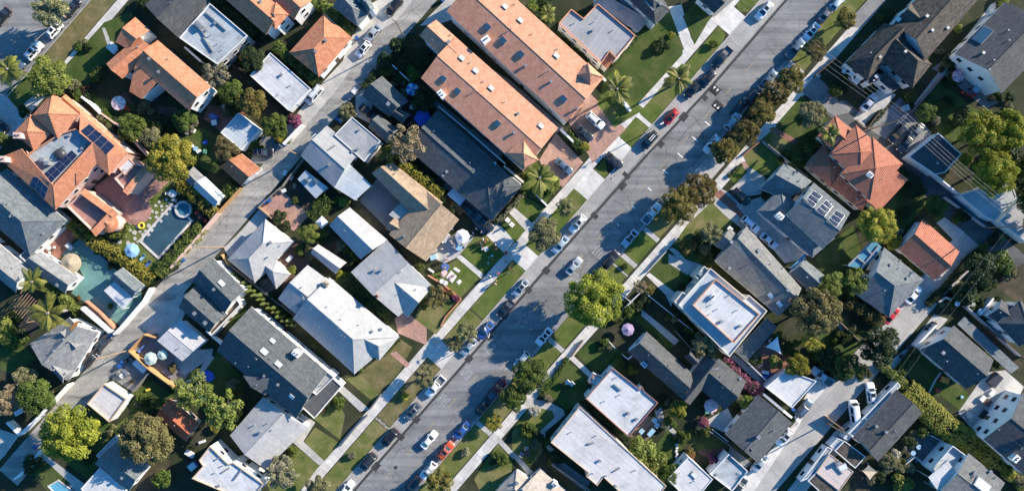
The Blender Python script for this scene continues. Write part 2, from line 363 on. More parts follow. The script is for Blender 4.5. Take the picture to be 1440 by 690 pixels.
def copy_tree(o, parent=None):
    c = o.copy(); COL.objects.link(c)
    if parent is not None: c.parent = parent
    for ch in kids_of(o):
        d = copy_tree(ch, c); KIDS.setdefault(c.name, []).append(d)
    return c
def gz(x, y):
    q = NQ[0]*x+NQ[1]*y
    return .004 if (809 < q < 894 or q < 96) else G+.02
def base(x, y):
    z = gz(x, y); return W(x, y, z)

# ------------------------------------------------------------------ ground overlays
LAY = []
def over(name, P, mat, zbase=None, step=.004):
    w = [W(x, y, G) for x, y in P]
    Q = [NQ[0]*x+NQ[1]*y for x, y in P]; T = [DT[0]*x+DT[1]*y for x, y in P]
    bb = (min(Q), max(Q), min(T), max(T)); lv = 1; road = zbase is not None
    for b2, l2, r2 in LAY:
        if r2 == road and bb[0] < b2[1] and b2[0] < bb[1] and bb[2] < b2[3] and b2[2] < bb[3]: lv = max(lv, l2+1)
    LAY.append((bb, lv, road))
    z = (G if zbase is None else zbase)+lv*step
    mb = MB(); mb.rface([(p.x, p.y, z) for p in w], 0)
    o = mb.build(name, mat); o['kind'] = 'structure'; return o
def rect(q0, q1, t0, t1): return [qt(q0, t0), qt(q1, t0), qt(q1, t1), qt(q0, t1)]

# ------------------------------------------------------------------ houses
MISS = []; FEET = []
VENT = None
def unit_meshes():
    global VENT, U
    U = {}
    b = MB(); b.tube((0, 0, -.3), (0, 0, .38), .09, .09, 8); b.tube((0, 0, .38), (0, 0, .46), .16, .12, 8); U['vent'] = b.mesh('roof_vent', 'metal')
    b = MB(); b.box((0, 0, .12), (.5, .5, .5), 0, 0, .8); b.box((0, 0, .42), (.6, .6, .06)); U['boxvent'] = b.mesh('roof_vent', 'steel_grey')
    b = MB(); b.box((0, 0, .05), (1.25, .95, .42)); U['skyframe'] = b.mesh('skylight', 'steel_grey')
    b = MB(); b.box((0, 0, .27), (1.17, .87, .05)); U['skypane'] = b.mesh('pane', 'skylight_blue')
    b = MB(); b.box((0, 0, .27), (1.1, .8, .05)); U['skypane_white'] = b.mesh('pane', 'skylight_white')
    b = MB(); b.box((0, 0, .45), (1.1, .9, .9)); b.tube((0, 0, .9), (0, 0, .95), .36, .36, 14); b.box((0, 0, .03), (1.25, 1.05, .06)); U['ac'] = b.mesh('air_conditioner', 'steel_grey')
    b = MB()
    for sx in (-1, 1): b.box((sx*.62, 0, 0), (.1, .09, 1.2))
    for sz in (-1, 1): b.box((0, 0, sz*.55), (1.14, .09, .1))
    b.box((0, -.01, -.64), (1.45, .16, .07)); U['winframe'] = b.mesh('window', 'trim')
    b = MB(); b.box((0, .0, 0), (1.14, .045, 1.0)); U['winpane'] = b.mesh('pane', 'glass')
    b = MB(); b.box((0, 0, 0), (1.0, .08, 2.05)); U['door'] = b.mesh('door', 'wood_dark')
    b = MB(); b.box((0, 0, 0), (.06, .1, .16)); U['handle'] = b.mesh('handle', 'metal')
    b = MB(); b.box((0, 0, 0), (2.5, .08, 2.1))
    for k in range(4): b.box((0, -.045, -.75+k*.5), (2.4, .03, .42))
    U['garagedoor'] = b.mesh('garage_door', 'trim')

def house(label, pieces, wall='white', roof='slate', ex='', name='house', cat='house', group=None, win=True, vents=3, trim='trim', wmax=14, doors=1):
    allp = []
    for pc in pieces: allp += pts(pc[1]) if pc[0] != 'S' else [tp(float(p.split(',')[0]), float(p.split(',')[1])) for p in pc[1].split()]
    cx = sum(p[0] for p in allp)/len(allp); cy = sum(p[1] for p in allp)/len(allp)
    bz = G
    org = W(cx, cy, bz); root = empty(name, org)
    tag(root, label, cat, group)
    rmats, rb, wb = [], MB(), MB(); extra = []
    def mi(nm):
        if nm not in rmats: rmats.append(nm)
        return rmats.index(nm)
    foot, wallfaces = [], []; ti = mi(trim)
    def addwalls(P, tops, ov):
        P = ccw(P); n = len(P)
        foot.append((P, tops)); FEET.append(P)
        for i in range(n):
            a, b = P[i], P[(i+1) % n]
            wb.face([(a[0], a[1], bz-.1), (b[0], b[1], bz-.1), (b[0], b[1], tops), (a[0], a[1], tops)]); wallfaces.append((xy2(a), xy2(b), tops))
    for pc in pieces:
        k = pc[0]; op = pc[-1] if isinstance(pc[-1], dict) else {}
        ti = mi(op.get('trim', trim)); rm = mi(op.get('roof', roof)); ov = op.get('ov', .45)
        if k in ('G', 'HP', 'HA', 'HB', 'P'):
            ze, zr = pc[2], pc[3]
            A, B, C, D = [W(x, y, ze) for x, y in pts(pc[1])]; zr = ze+(zr-ze)*(.95 if op.get('roof', roof) in ('clay', 'clay_dark') else 1.4)
            f = op.get('off', .5)
            R1 = A.lerp(D, f); R2 = B.lerp(C, f); L = (R2-R1).length; wd = (D-A).length; ax = (R2-R1).normalized()
            ins = min(op.get('inset', wd*.5), L*.5-.02)
            if k == 'P': R1 = R2 = (A+B+C+D)/4
            else:
                if k in ('HP', 'HA'): R1 = R1+ax*ins
                if k in ('HP', 'HB'): R2 = R2-ax*ins
            R1 = Vector((R1.x, R1.y, zr)); R2 = Vector((R2.x, R2.y, zr))
            fs = []
            if k == 'P': fs = [[A, B, R1], [B, C, R1], [C, D, R1], [D, A, R1]]
            else:
                fs = [[A, B, R2, R1], [C, D, R1, R2]]
                if k in ('HP', 'HB'): fs.append([B, C, R2])
                if k in ('HP', 'HA'): fs.append([D, A, R1])
            lowz = Vector((0, 0, -.17))
            for q0 in fs:
                for q in ([q0] if len(q0) == 3 else [[q0[0], q0[1], q0[2]], [q0[0], q0[2], q0[3]]]):
                    pp = rb.rface(q, rm, q0[0]); rb.face([p+lowz for p in reversed(pp)], ti)
            loop = [A, B] + ([R2] if k in ('G', 'HA') else []) + [C, D] + ([R1] if k in ('G', 'HB') else [])
            for i in range(len(loop)):
                a, b = loop[i], loop[(i+1) % len(loop)]; rb.face([a, b, b+lowz, a+lowz], ti)
            # ridge caps
            def cap(a, b):
                d = b-a
                if d.length < .4: return
                sd = Vector((-d.y, d.x, 0)).normalized()*.14; up = Vector((0, 0, .07))
                a2, b2 = a-d.normalized()*.02, b+d.normalized()*.02
                rb.rface([a2-sd+up*.2, b2-sd+up*.2, b2+up, a2+up], rm); rb.rface([a2+sd+up*.2, b2+sd+up*.2, b2+up, a2+up], rm)
            if k != 'P': cap(R1, R2)
            if k in ('HP', 'HB'): cap(B, R2); cap(C, R2)
            if k in ('HP', 'HA'): cap(A, R1); cap(D, R1)
            if k == 'P':
                for p in (A, B, C, D): cap(p, R1)
            P = ccw([tuple(p.xy) for p in (A, B, C, D)]); I = inset(P, ov)
            slope = (zr-ze)/max(.5, max(f, 1-f)*wd); zt = ze+min(ov, .6)*slope-.18
            if not op.get('nowall'):
                addwalls(I, zt, ov)
                for (R, p, q, on) in ((R1, A, D, k in ('G', 'HB')), (R2, B, C, k in ('G', 'HA'))):
                    if on:
                        e = ax*(ov if R is R1 else -ov); sd = (q-p).normalized()
                        a = p+e+sd*ov; b = q+e-sd*ov; r = R+e
                        tri = [(a.x, a.y, zt), (b.x, b.y, zt), (r.x, r.y, zr-.18)]
                        wb.face(tri)
            ang = math.atan2(ax.y, ax.x)
        elif k == 'F':
            z = pc[2]; par = pc[3] if len(pc) > 3 and not isinstance(pc[3], dict) else .35
            P = ccw([tuple(W(x, y, z+par).xy) for x, y in pts(pc[1])])
            I = inset(P, .18); th = op.get('th', 0)
            if th:       # thin open canopy slab
                rb.prism(P, z-th, z, ti, rm)
                for p in inset(P, .2):
                    pb = MB(); pb.tube((p[0]-org.x, p[1]-org.y, 0), (p[0]-org.x, p[1]-org.y, z-th-org.z), .07, .07, 8); kid('post', pb.mesh('post', trim), root)
            else:
                rb.rface([(p[0], p[1], z) for p in inset(P, .15)], rm)
                n = len(P)
                for i in range(n):
                    j = (i+1) % n; a, b, c, d = P[i], P[j], I[j], I[i]; zt = z+par
                    rb.face([(a[0], a[1], zt), (b[0], b[1], zt), (c[0], c[1], zt), (d[0], d[1], zt)], ti)
                    rb.face([(d[0], d[1], zt), (c[0], c[1], zt), (c[0], c[1], z-.05), (d[0], d[1], z-.05)], ti)
                    rb.face([(a[0], a[1], z-.12), (b[0], b[1], z-.12), (b[0], b[1], zt), (a[0], a[1], zt)], ti)
                if not op.get('nowall'): addwalls(inset(P, .06), z-.02, 0)
            e = xy2(P[1])-xy2(P[0]); ang = math.atan2(e.y, e.x)
        elif k == 'C':
            ze, zr = pc[2], pc[3]; c0, c1 = [W(x, y, ze) for x, y in pts(pc[1])]; rr = (c1-c0).length; n = 16
            ring = [Vector((c0.x+rr*math.cos(2*PI*i/n), c0.y+rr*math.sin(2*PI*i/n), ze)) for i in range(n)]; apex = Vector((c0.x, c0.y, zr))
            for i in range(n):
                a, b = ring[i], ring[(i+1) % n]; rb.rface([a, b, apex], rm); lo = Vector((0, 0, -.15)); rb.face([a+lo, b+lo, b, a], ti); rb.face([c0+lo, b+lo, a+lo], ti)
            addwalls([(c0.x+(rr-.3)*math.cos(2*PI*i/n), c0.y+(rr-.3)*math.sin(2*PI*i/n)) for i in range(n)], ze-.1, 0); ang = 0
        elif k == 'S':
            V = []
            for p in pc[1].split():
                x, y, z = map(float, p.split(',')); X, Y = tp(x, y); V.append(W(X, Y, z))
            pp = rb.rface(V, rm); lowz = Vector((0, 0, -.15)); rb.face([p+lowz for p in reversed(pp)], ti)
            for i in range(len(V)):
                a, b = V[i], V[(i+1) % len(V)]; rb.face([a, b, b+lowz, a+lowz], ti)
            if not op.get('nowall'):
                I = inset([tuple(p.xy) for p in V], .25); addwalls(I, min(v.z for v in V)-.16, 0)
            ang = AN
    robj_me = rb.mesh('roof', rmats)
    bv = BVHTree.FromPolygons([v.co.copy() for v in robj_me.vertices], [tuple(p.vertices) for p in robj_me.polygons])
    robj_me.transform(Matrix.Translation(-org))
    robj = kid('roof', robj_me, root)
    if wb.f:
        wme = wb.mesh('wall', wall); wme.transform(Matrix.Translation(-org)); wobj = kid('wall', wme, root)
    cam = Vector((0, 0, CH))
    def hit(x, y):
        d = (W(x, y, 0)-cam).normalized(); h = bv.ray_cast(cam, d)
        return (h[0], h[1]) if h[0] is not None else (None, None)
    def frame(n):
        if n.z < 0: n = -n
        h = Vector((0, 0, 1)).cross(n)
        if h.length < .05: h = Vector((math.cos(ang), math.sin(ang), 0))
        h.normalize(); return Matrix((h, n.cross(h), n)).transposed()
    def put(me, nm, p, rot):
        o = kid(nm, me, robj); o.location = p-org; o.rotation_euler = rot.to_euler() if not isinstance(rot, tuple) else rot; return o
    for it in [e.strip() for e in ex.split(';') if e.strip()]:
        kind, rest = it.split(':', 1)
        if kind == 'solar':
            g, cs = rest.split('|'); nx, ny = map(int, g.split(','))
            C4 = [hit(*p) for p in pts(cs)]
            if any(c[0] is None for c in C4): MISS.append(('solar', label[:30], cs)); continue
            n = C4[0][1]; n = n if n.z > 0 else -n; C4 = [c[0]+n*.14 for c in C4]
            for i in range(nx):
                for j in range(ny):
                    def bl(u, v): return C4[0].lerp(C4[1], u).lerp(C4[3].lerp(C4[2], u), v)
                    u0, u1, v0, v1 = (i+.015)/nx, (i+.985)/nx, (j+.015)/ny, (j+.985)/ny
                    q = [bl(u0, v0), bl(u1, v0), bl(u1, v1), bl(u0, v1)]; b = MB(); ctr = sum(q, Vector())/4
                    q = [p-ctr for p in q]; dn = n*.05; fr = [p*.975+n*.004 for p in q]
                    b.face(q, 1); b.face(fr, 0)
                    for a in range(4): b.face([q[a], q[(a+1) % 4], q[(a+1) % 4]-dn, q[a]-dn], 1)
                    put(b.mesh('solar_panel', ['solar', 'metal']), 'solar_panel', ctr, (0, 0, 0))
            continue
        a = rest.split(','); X, Y = tp(float(a[0]), float(a[1])); p, n = hit(X, Y)
        if p is None: MISS.append((label[:30], it)); continue
        if kind == 'vent': put(U['vent'], 'roof_vent', p, (0, 0, 0))
        elif kind == 'box': put(U['boxvent'], 'roof_vent', p, (0, 0, ang))
        elif kind == 'ac': put(U['ac'], 'air_conditioner', p, (0, 0, ang))
        elif kind in ('sky', 'skyw'):
            o = put(U['skyframe'], 'skylight', p, frame(n)); o.scale = (float(a[2]), float(a[3]), 1) if len(a) > 3 else (1, 1, 1)
            kid('pane', U['skypane' if kind == 'sky' else 'skypane_white'], o)
        elif kind == 'chim':
            mt = a[2] if len(a) > 2 else 'white'; hgt = float(a[3]) if len(a) > 3 else 1.5; b = MB(); s2 = float(a[4]) if len(a) > 4 else 1.1
            b.box((0, 0, hgt/2-.5), (s2*1.4, s2, hgt+1)); b.box((0, 0, hgt+.06), (s2*1.4+.2, s2+.2, .14))
            o = put(b.mesh('chimney', mt), 'chimney', p, (0, 0, ang))
            for sx in (-.3, .3):
                b = MB(); b.tube((sx*s2, 0, hgt+.1), (sx*s2, 0, hgt+.4), .17, .17, 8); kid('flue', b.mesh('flue', 'dark_metal'), o)
        elif kind == 'duct':
            x2, y2 = tp(float(a[2]), float(a[3])); p2, _ = hit(x2, y2)
            if p2 is None: continue
            b = MB(); d = p2-p; b.box((0, 0, .2), (d.length, .3, .3)); put(b.mesh('duct', 'steel_grey'), 'duct', (p+p2)/2, (0, 0, math.atan2(d.y, d.x)))
        elif kind == 'stain':
            r_ = float(a[2]); F = frame(n); b = MB(); rg = random.Random(5); q = []
            for i in range(14):
                t_ = 2*PI*i/14; v = F @ Vector((r_*rg.uniform(.5, 1.1)*math.cos(t_), r_*.6*rg.uniform(.5, 1.1)*math.sin(t_), .02)); q.append(v)
            b.face(q); put(b.mesh('rust_stain', a[3]), 'rust_stain', p, (0, 0, 0))
        elif kind == 'dome':
            b = MB(); r = float(a[2]); R = []
            for i in range(6):
                ph = i/5*PI/2*.97; R.append([(r*math.cos(ph)*math.cos(t*PI/8), r*math.cos(ph)*math.sin(t*PI/8), r*.7*math.sin(ph)) for t in range(16)])
            b.loft(R); put(b.mesh('dome_vent', 'dark_metal', True), 'dome_vent', p, (0, 0, 0))
    # scattered vent pipes
    if vents:
        for i in range(vents):
            for tr in range(8):
                P = foot[rnd.randrange(len(foot))][0] if foot else None
                if not P: break
                a = [rnd.random()**.5 for _ in range(2)]; i0 = rnd.randrange(len(P))
                c = sum((xy2(q) for q in P), Vector((0, 0)))/len(P)
                w_ = xy2(P[i0]).lerp(xy2(P[(i0+1) % len(P)]), rnd.random()); w_ = c.lerp(w_, rnd.uniform(.15, .75))
                h = bv.ray_cast(Vector((w_.x, w_.y, 60)), Vector((0, 0, -1)))
                if h[0] is not None:
                    o = put(U['vent' if rnd.random() < .7 else 'boxvent'], 'roof_vent', h[0], (0, 0, ang)); sv = rnd.uniform(.8, 1.4); o.scale = (sv, sv, sv); break
    # windows and a door on the walls that face the middle of the scene
    if win and wb.f:
        cnt = 0; dd = doors
        for a, b, top in sorted(wallfaces, key=lambda w: -(w[1]-w[0]).length):
            m = (a+b)/2; d = b-a; L = d.length
            if L < 2.4 or m.length < 6: continue
            nrm = Vector((d.y, -d.x)).normalized(); f = -nrm.dot(m)/CH*top
            if f < .35: continue
            n = min(4, int(L/3.0)); az = math.atan2(d.y, d.x)
            if cat == 'garage':
                p = m+nrm*.03
                if L > 3.2 and cnt == 0 and not any(inside(tuple(p+nrm*.25), Q) for Q, tq in foot): o = kid('garage_door', U['garagedoor'], wobj); o.location = Vector((p.x, p.y, bz+1.06))-org; o.rotation_euler = (0, 0, az); cnt = 1
                continue
            rows = [top-1.35] if top < 4.4 else [top-1.35, 1.9]
            for zz in rows:
                for i in range(n):
                    if cnt >= wmax: break
                    p = a+d*((i+.5)/n)+nrm*.02
                    if any(inside(tuple(p+nrm*.25), Q) and zz < tq for Q, tq in foot): continue
                    if dd and i == n//2 and zz == rows[-1] and n > 1:
                        o = kid('door', U['door'], wobj); o.location = Vector((p.x, p.y, bz+1.03))-org; o.rotation_euler = (0, 0, az); kid('handle', U['handle'], o, (.38, -.05, 0)); dd -= 1; continue
                    o = kid('window', U['winframe'], wobj); o.location = Vector((p.x, p.y, zz))-org; o.rotation_euler = (0, 0, az)
                    kid('pane', U['winpane'], o); cnt += 1
    return root

# ------------------------------------------------------------------ trees
def blob_pts(r, seed):
    return random.Random(seed)
def crown(seed, lobes, nleaf, leaf, flat=.62, spread=.62, lr=(.3, .48), zc=1.15, up=.25, aspect=1.0):
    r = random.Random(seed); Ls = []
    for i in range(lobes):
        a = 2.399*i+r.uniform(-.5, .5); d = spread*math.sqrt((i+.4)/lobes)*r.uniform(.85, 1.1); q = r.uniform(*lr)
        z = zc+flat*(1-d*d/.8)*r.uniform(.0, .55)-flat*.15*r.random()
        Ls.append((Vector((d*math.cos(a), d*math.sin(a)*aspect, z)), q, r.random()))
    NB = [[(c2, (q2*.72)**2) for c2, q2, _ in Ls if c2 is not c and (c2-c).length < q+q2] for c, q, _ in Ls]; mb = MB(); n = 0; tries = 0
    while n < nleaf and tries < nleaf*6:
        tries += 1
        li = r.randrange(lobes); c, q, tint = Ls[li]
        th = r.uniform(0, 2*PI); zz = r.uniform(-.55, 1); k = math.sqrt(max(0, 1-zz*zz)); dv = Vector((k*math.cos(th), k*math.sin(th), zz))
        rad = q*(r.uniform(.8, 1.08) if (g_ := r.random()) < .74 else (r.uniform(1.05, 1.38) if g_ < .84 else r.uniform(.5, .85)))
        p = c+Vector((dv.x*rad, dv.y*rad, dv.z*rad*.85))
        if any((p-c2).length_squared < k2 for c2, k2 in NB[li]): continue
        nn = (dv+Vector((r.gauss(0, .5), r.gauss(0, .5), r.gauss(up, .5)))).normalized()
        a = nn.orthogonal().normalized(); a = Matrix.Rotation(r.uniform(0, 6.3), 3, nn) @ a; b = nn.cross(a)
        s_ = leaf*r.uniform(.6, 1.35); w_ = s_*r.uniform(.45, .75); t_ = min(1, max(0, tint*.6+r.random()*.42))
        mb.face([p-a*s_, p-b*w_+nn*s_*.2, p+a*s_, p+b*w_+nn*s_*.2], 0, None, t_+.001); n += 1
    return mb, Ls
def trunk_mesh(Ls, name, mat, zb=.55, r0=.075, limbs=6, seed=0):
    r = random.Random(seed); b = MB()
    b.tube((0, 0, -.1), (0, 0, zb), r0, r0*.7, 8)
    for c, q, _ in (Ls if limbs >= len(Ls) else r.sample(Ls, limbs)):
        mid = Vector((c.x*.45, c.y*.45, zb+(c.z-zb)*.55)); b.tube((0, 0, zb-.03), mid, r0*.55, r0*.33, 6); b.tube(mid, c, r0*.33, r0*.12, 5)
        for k in range(2):
            e = c+Vector((r.uniform(-1, 1), r.uniform(-1, 1), r.uniform(.1, .9)))*q*.8; b.tube(mid.lerp(c, .6), e, r0*.18, r0*.05, 4)
    return b.mesh(name, mat)
TV = {}
def tree_variants():
    def add(k, seed, bark='bark', limbs=5, zb=.5, r0=.07, **kw):
        mb, Ls = crown(seed, **kw); TV.setdefault(k, []).append((mb.mesh('crown', 'leaf_green'), trunk_mesh(Ls, 'trunk', bark, zb, r0, limbs, seed), kw.get('zc', 1.15)))
    for s_ in (1, 2, 3): add('big', s_, lobes=62, nleaf=13000, leaf=.037, lr=(.12, .23), spread=.84, flat=.8, zc=1.1)
    for s_ in (4, 5, 6): add('round', s_, lobes=26, nleaf=6500, leaf=.052, lr=(.16, .3), spread=.76, zc=1.1)
    for s_ in (7, 8): add('loose', s_, bark='bark_grey', lobes=24, nleaf=3200, leaf=.058, lr=(.13, .25), spread=.84, limbs=10, zc=1.2)
    for s_ in (9, 10): add('branchy', s_, bark='bark_pale', lobes=24, nleaf=2400, leaf=.052, lr=(.12, .23), spread=.86, limbs=20, zc=1.2, r0=.06, zb=.45)
    for s_ in (11, 12, 13): add('bush', s_, lobes=12, nleaf=1100, leaf=.11, lr=(.24, .42), spread=.62, zc=.55, zb=.25, flat=.5)
    for s_ in (14, 15): add('conifer', s_, lobes=40, nleaf=10000, leaf=.042, lr=(.12, .25), spread=.8, flat=1.1, zc=1.2)
    # cypress: narrow cone
    r = random.Random(21); mb = MB()
    for i in range(700):
        z = r.random()**.8; rad = (.5*(1-z)**.8+.04)*r.uniform(.7, 1.05); a = r.uniform(0, 6.283)
        p = Vector((rad*math.cos(a), rad*math.sin(a), .15+z*3.4)); dv = Vector((math.cos(a), math.sin(a), .9)).normalized()
        t = dv.orthogonal().normalized(); t = Matrix.Rotation(r.uniform(0, 6), 3, dv) @ t; b = dv.cross(t); s_ = r.uniform(.1, .2)
        mb.face([p-t*s_, p-b*s_*.6, p+t*s_, p+b*s_*.6], 0, None, r.random()+.01)
    b = MB(); b.tube((0, 0, -.1), (0, 0, .6), .08, .05, 6); TV['cypress'] = [(mb.mesh('crown', 'leaf_green'), b.mesh('trunk', 'bark'), 1.8)]
    # palm
    for sd in (31, 32, 33, 34, 35):
        r = random.Random(sd); mb = MB(); n = (18, 24, 30, 21, 26)[sd-31]
        for i in range(n):
            a = i*2.399+r.uniform(-.45, .45); L = r.uniform(.6, 1.12); e0 = r.uniform(.1, 1.0) if i > 8 else r.uniform(.8, 1.3); prev = None
            for k in range(9):
                f = k/8; el = e0-f*f*1.5; dist = L*f*(.55+.45*math.cos(max(-1, min(1.2, e0*.6)))); h = L*(math.sin(e0)*f*.75-.62*f*f*(1.15-e0*.4))
                c = Vector((dist*math.cos(a), dist*math.sin(a), 2.0+h)); wd = .15*math.sin(PI*(.12+.83*f))+.008; sd_ = Vector((-math.sin(a), math.cos(a), 0))
                if prev:
                    c0, w0 = prev; t_ = min(1, max(.01, r.uniform(.0, .5) if i % 4 else r.uniform(.7, 1)))
                    for sgn in (-1, 1):      # leaflets each side, combed along the rib
                        for j in range(3):
                            g0 = j/3; g1 = (j+.72)/3; q0 = c0.lerp(c, g0); q1 = c0.lerp(c, g1); ww = w0+(wd-w0)*g0; tip = Vector((math.cos(a), math.sin(a), -.5))*ww*.7
                            mb.face([q0, q1, q1+sd_*sgn*ww*.9+tip, q0+sd_*sgn*ww+tip], 0, None, min(1, t_*r.uniform(.6, 1.3)))
                prev = (c, wd)
        b = MB(); last = None
        for i in range(9):
            z = i/8*1.98-.08; b.tube((0, 0, z), (0, 0, z+.25), .075 if i else .1, .062, 9)
        b.tube((0, 0, 1.9), (0, 0, 2.08), .08, .03, 8)
        TV.setdefault('palm', []).append((mb.mesh('crown', 'leaf_palm'), b.mesh('trunk', 'bark_grey'), 2.05))
VI = {}
def tree(kind, x, y, r, mat, label, name='tree', cat='tree', group=None, hs=1.0, tilepx=True, asp=1.0, rot=None):
    """crown centre and crown radius in tile pixels"""
    if tilepx: X, Y = tp(x, y); R = r/ZF*S
    else: X, Y = x, y; R = r*S
    vs = TV[kind]; i = VI.get(kind, 0); VI[kind] = i+1; cm, tm, zc = vs[i % len(vs)]
    zz = min(R*zc*hs, 14); R2 = R*(CH-zz)/CH
    p = W(X, Y, zz); z0 = G
    o = empty(name, (p.x, p.y, z0), rnd.uniform(0, 6.28) if rot is None else rot, (R2, R2*asp, R2*hs)); tag(o, label, cat, group)
    c = kid('crown', cm, o); c.material_slots[0].link = 'OBJECT'; c.material_slots[0].material = M[mat]
    kid('trunk', tm, o); return o
def leafquad(mb, p, nn, s_, r, tint):
    nn = (nn+Vector((r.gauss(0, .45), r.gauss(0, .45), r.gauss(.1, .45)))).normalized()
    a = nn.orthogonal().normalized(); a = Matrix.Rotation(r.uniform(0, 6.3), 3, nn) @ a; b = nn.cross(a); w_ = s_*r.uniform(.5, .8)
    mb.face([p-a*s_, p-b*w_+nn*s_*.2, p+a*s_, p+b*w_+nn*s_*.2], 0, None, tint)
def hedge(P, width, h, mat, label, name='hedge', cat='hedge', group=None, dens=26, leaf=.17, wob=.18, raw=False):
    P = P if raw else pts(P); V = [W(x, y, h*.8) for x, y in P]; r = random.Random(int(P[0][0]*7+P[0][1])); mb = MB(); w = width/2
    bed = MB()
    for a, b in zip(V, V[1:]):
        d = (b-a); d.z = 0; L = d.length; d.normalize(); sd = Vector((-d.y, d.x, 0)); n = int(L*(width+2*h*.6)*dens)
        ph = r.uniform(0, 9)
        for i in range(n):
            u = r.uniform(-.02, 1.02)*L; lump = 1+wob*math.sin(u*1.7+ph)+wob*.7*math.sin(u*4.1+ph*2)
            f = r.random(); th = r.uniform(-1.15, 1.15)*PI/2 if f < 2 else 0
            y = w*lump*math.copysign(min(1, abs(math.sin(th))**.75), th); z = h*(1+wob*.6*math.sin(u*2.3+ph))*max(.08, math.cos(th) if abs(th) < PI/2 else .05)**.45
            nn = sd*math.sin(th)+Vector((0, 0, max(.05, math.cos(th)))); p = Vector((a.x, a.y, 0))+d*u+sd*y*r.uniform(.9, 1.05)+Vector((0, 0, G+z*r.uniform(.9, 1.04)))
            leafquad(mb, p, nn, leaf*r.uniform(.6, 1.3), r, min(1, .02+.4*r.random()+.5*(.5+.5*math.sin(u*2.9+ph*3)*math.cos(y*3+u))))
        c = (a+b)/2; bed.box((c.x, c.y, G+h*.35), (L, width*.7, h*.7), math.atan2(d.y, d.x), 0)
    org = Vector((V[0].x, V[0].y, G)); root = empty(name, org); tag(root, label, cat, group)
    m1 = mb.mesh('foliage', mat); m1.transform(Matrix.Translation(-org)); kid('foliage', m1, root)
    m2 = bed.mesh('branches', 'leaf_dark'); m2.transform(Matrix.Translation(-org)); kid('branches', m2, root)
    return root
# ------------------------------------------------------------------ vehicles
CARS = {}
def wheel_meshes():
    b = MB(); R = []
    for y, r in ((-.11, .27), (-.11, .31), (-.06, .335), (.06, .335), (.11, .31), (.11, .27)): R.append([(r*math.cos(t*PI/9), y, r*math.sin(t*PI/9)) for t in range(18)])
    b.loft(R); CARS['tyre'] = b.mesh('tyre', 'rubber', True)
    b = MB(); R = [[(r*math.cos(t*PI/8), y, r*math.sin(t*PI/8)) for t in range(16)] for y, r in ((-.115, .2), (-.122, .2), (-.122, .05))]; b.loft(R); b2 = b
    for k in range(5):
        a = k*2*PI/5; b2.box((.12*math.cos(a), -.125, .12*math.sin(a)), (.05, .012, .05))
    CARS['rim'] = b2.mesh('rim', 'metal')
def quad_inset(q, f, off):
    q = [Vector(p) for p in q]; c = sum(q, Vector())/4; n = (q[1]-q[0]).cross(q[3]-q[0]).normalized()
    return [c+(p-c)*f+n*off for p in q], n
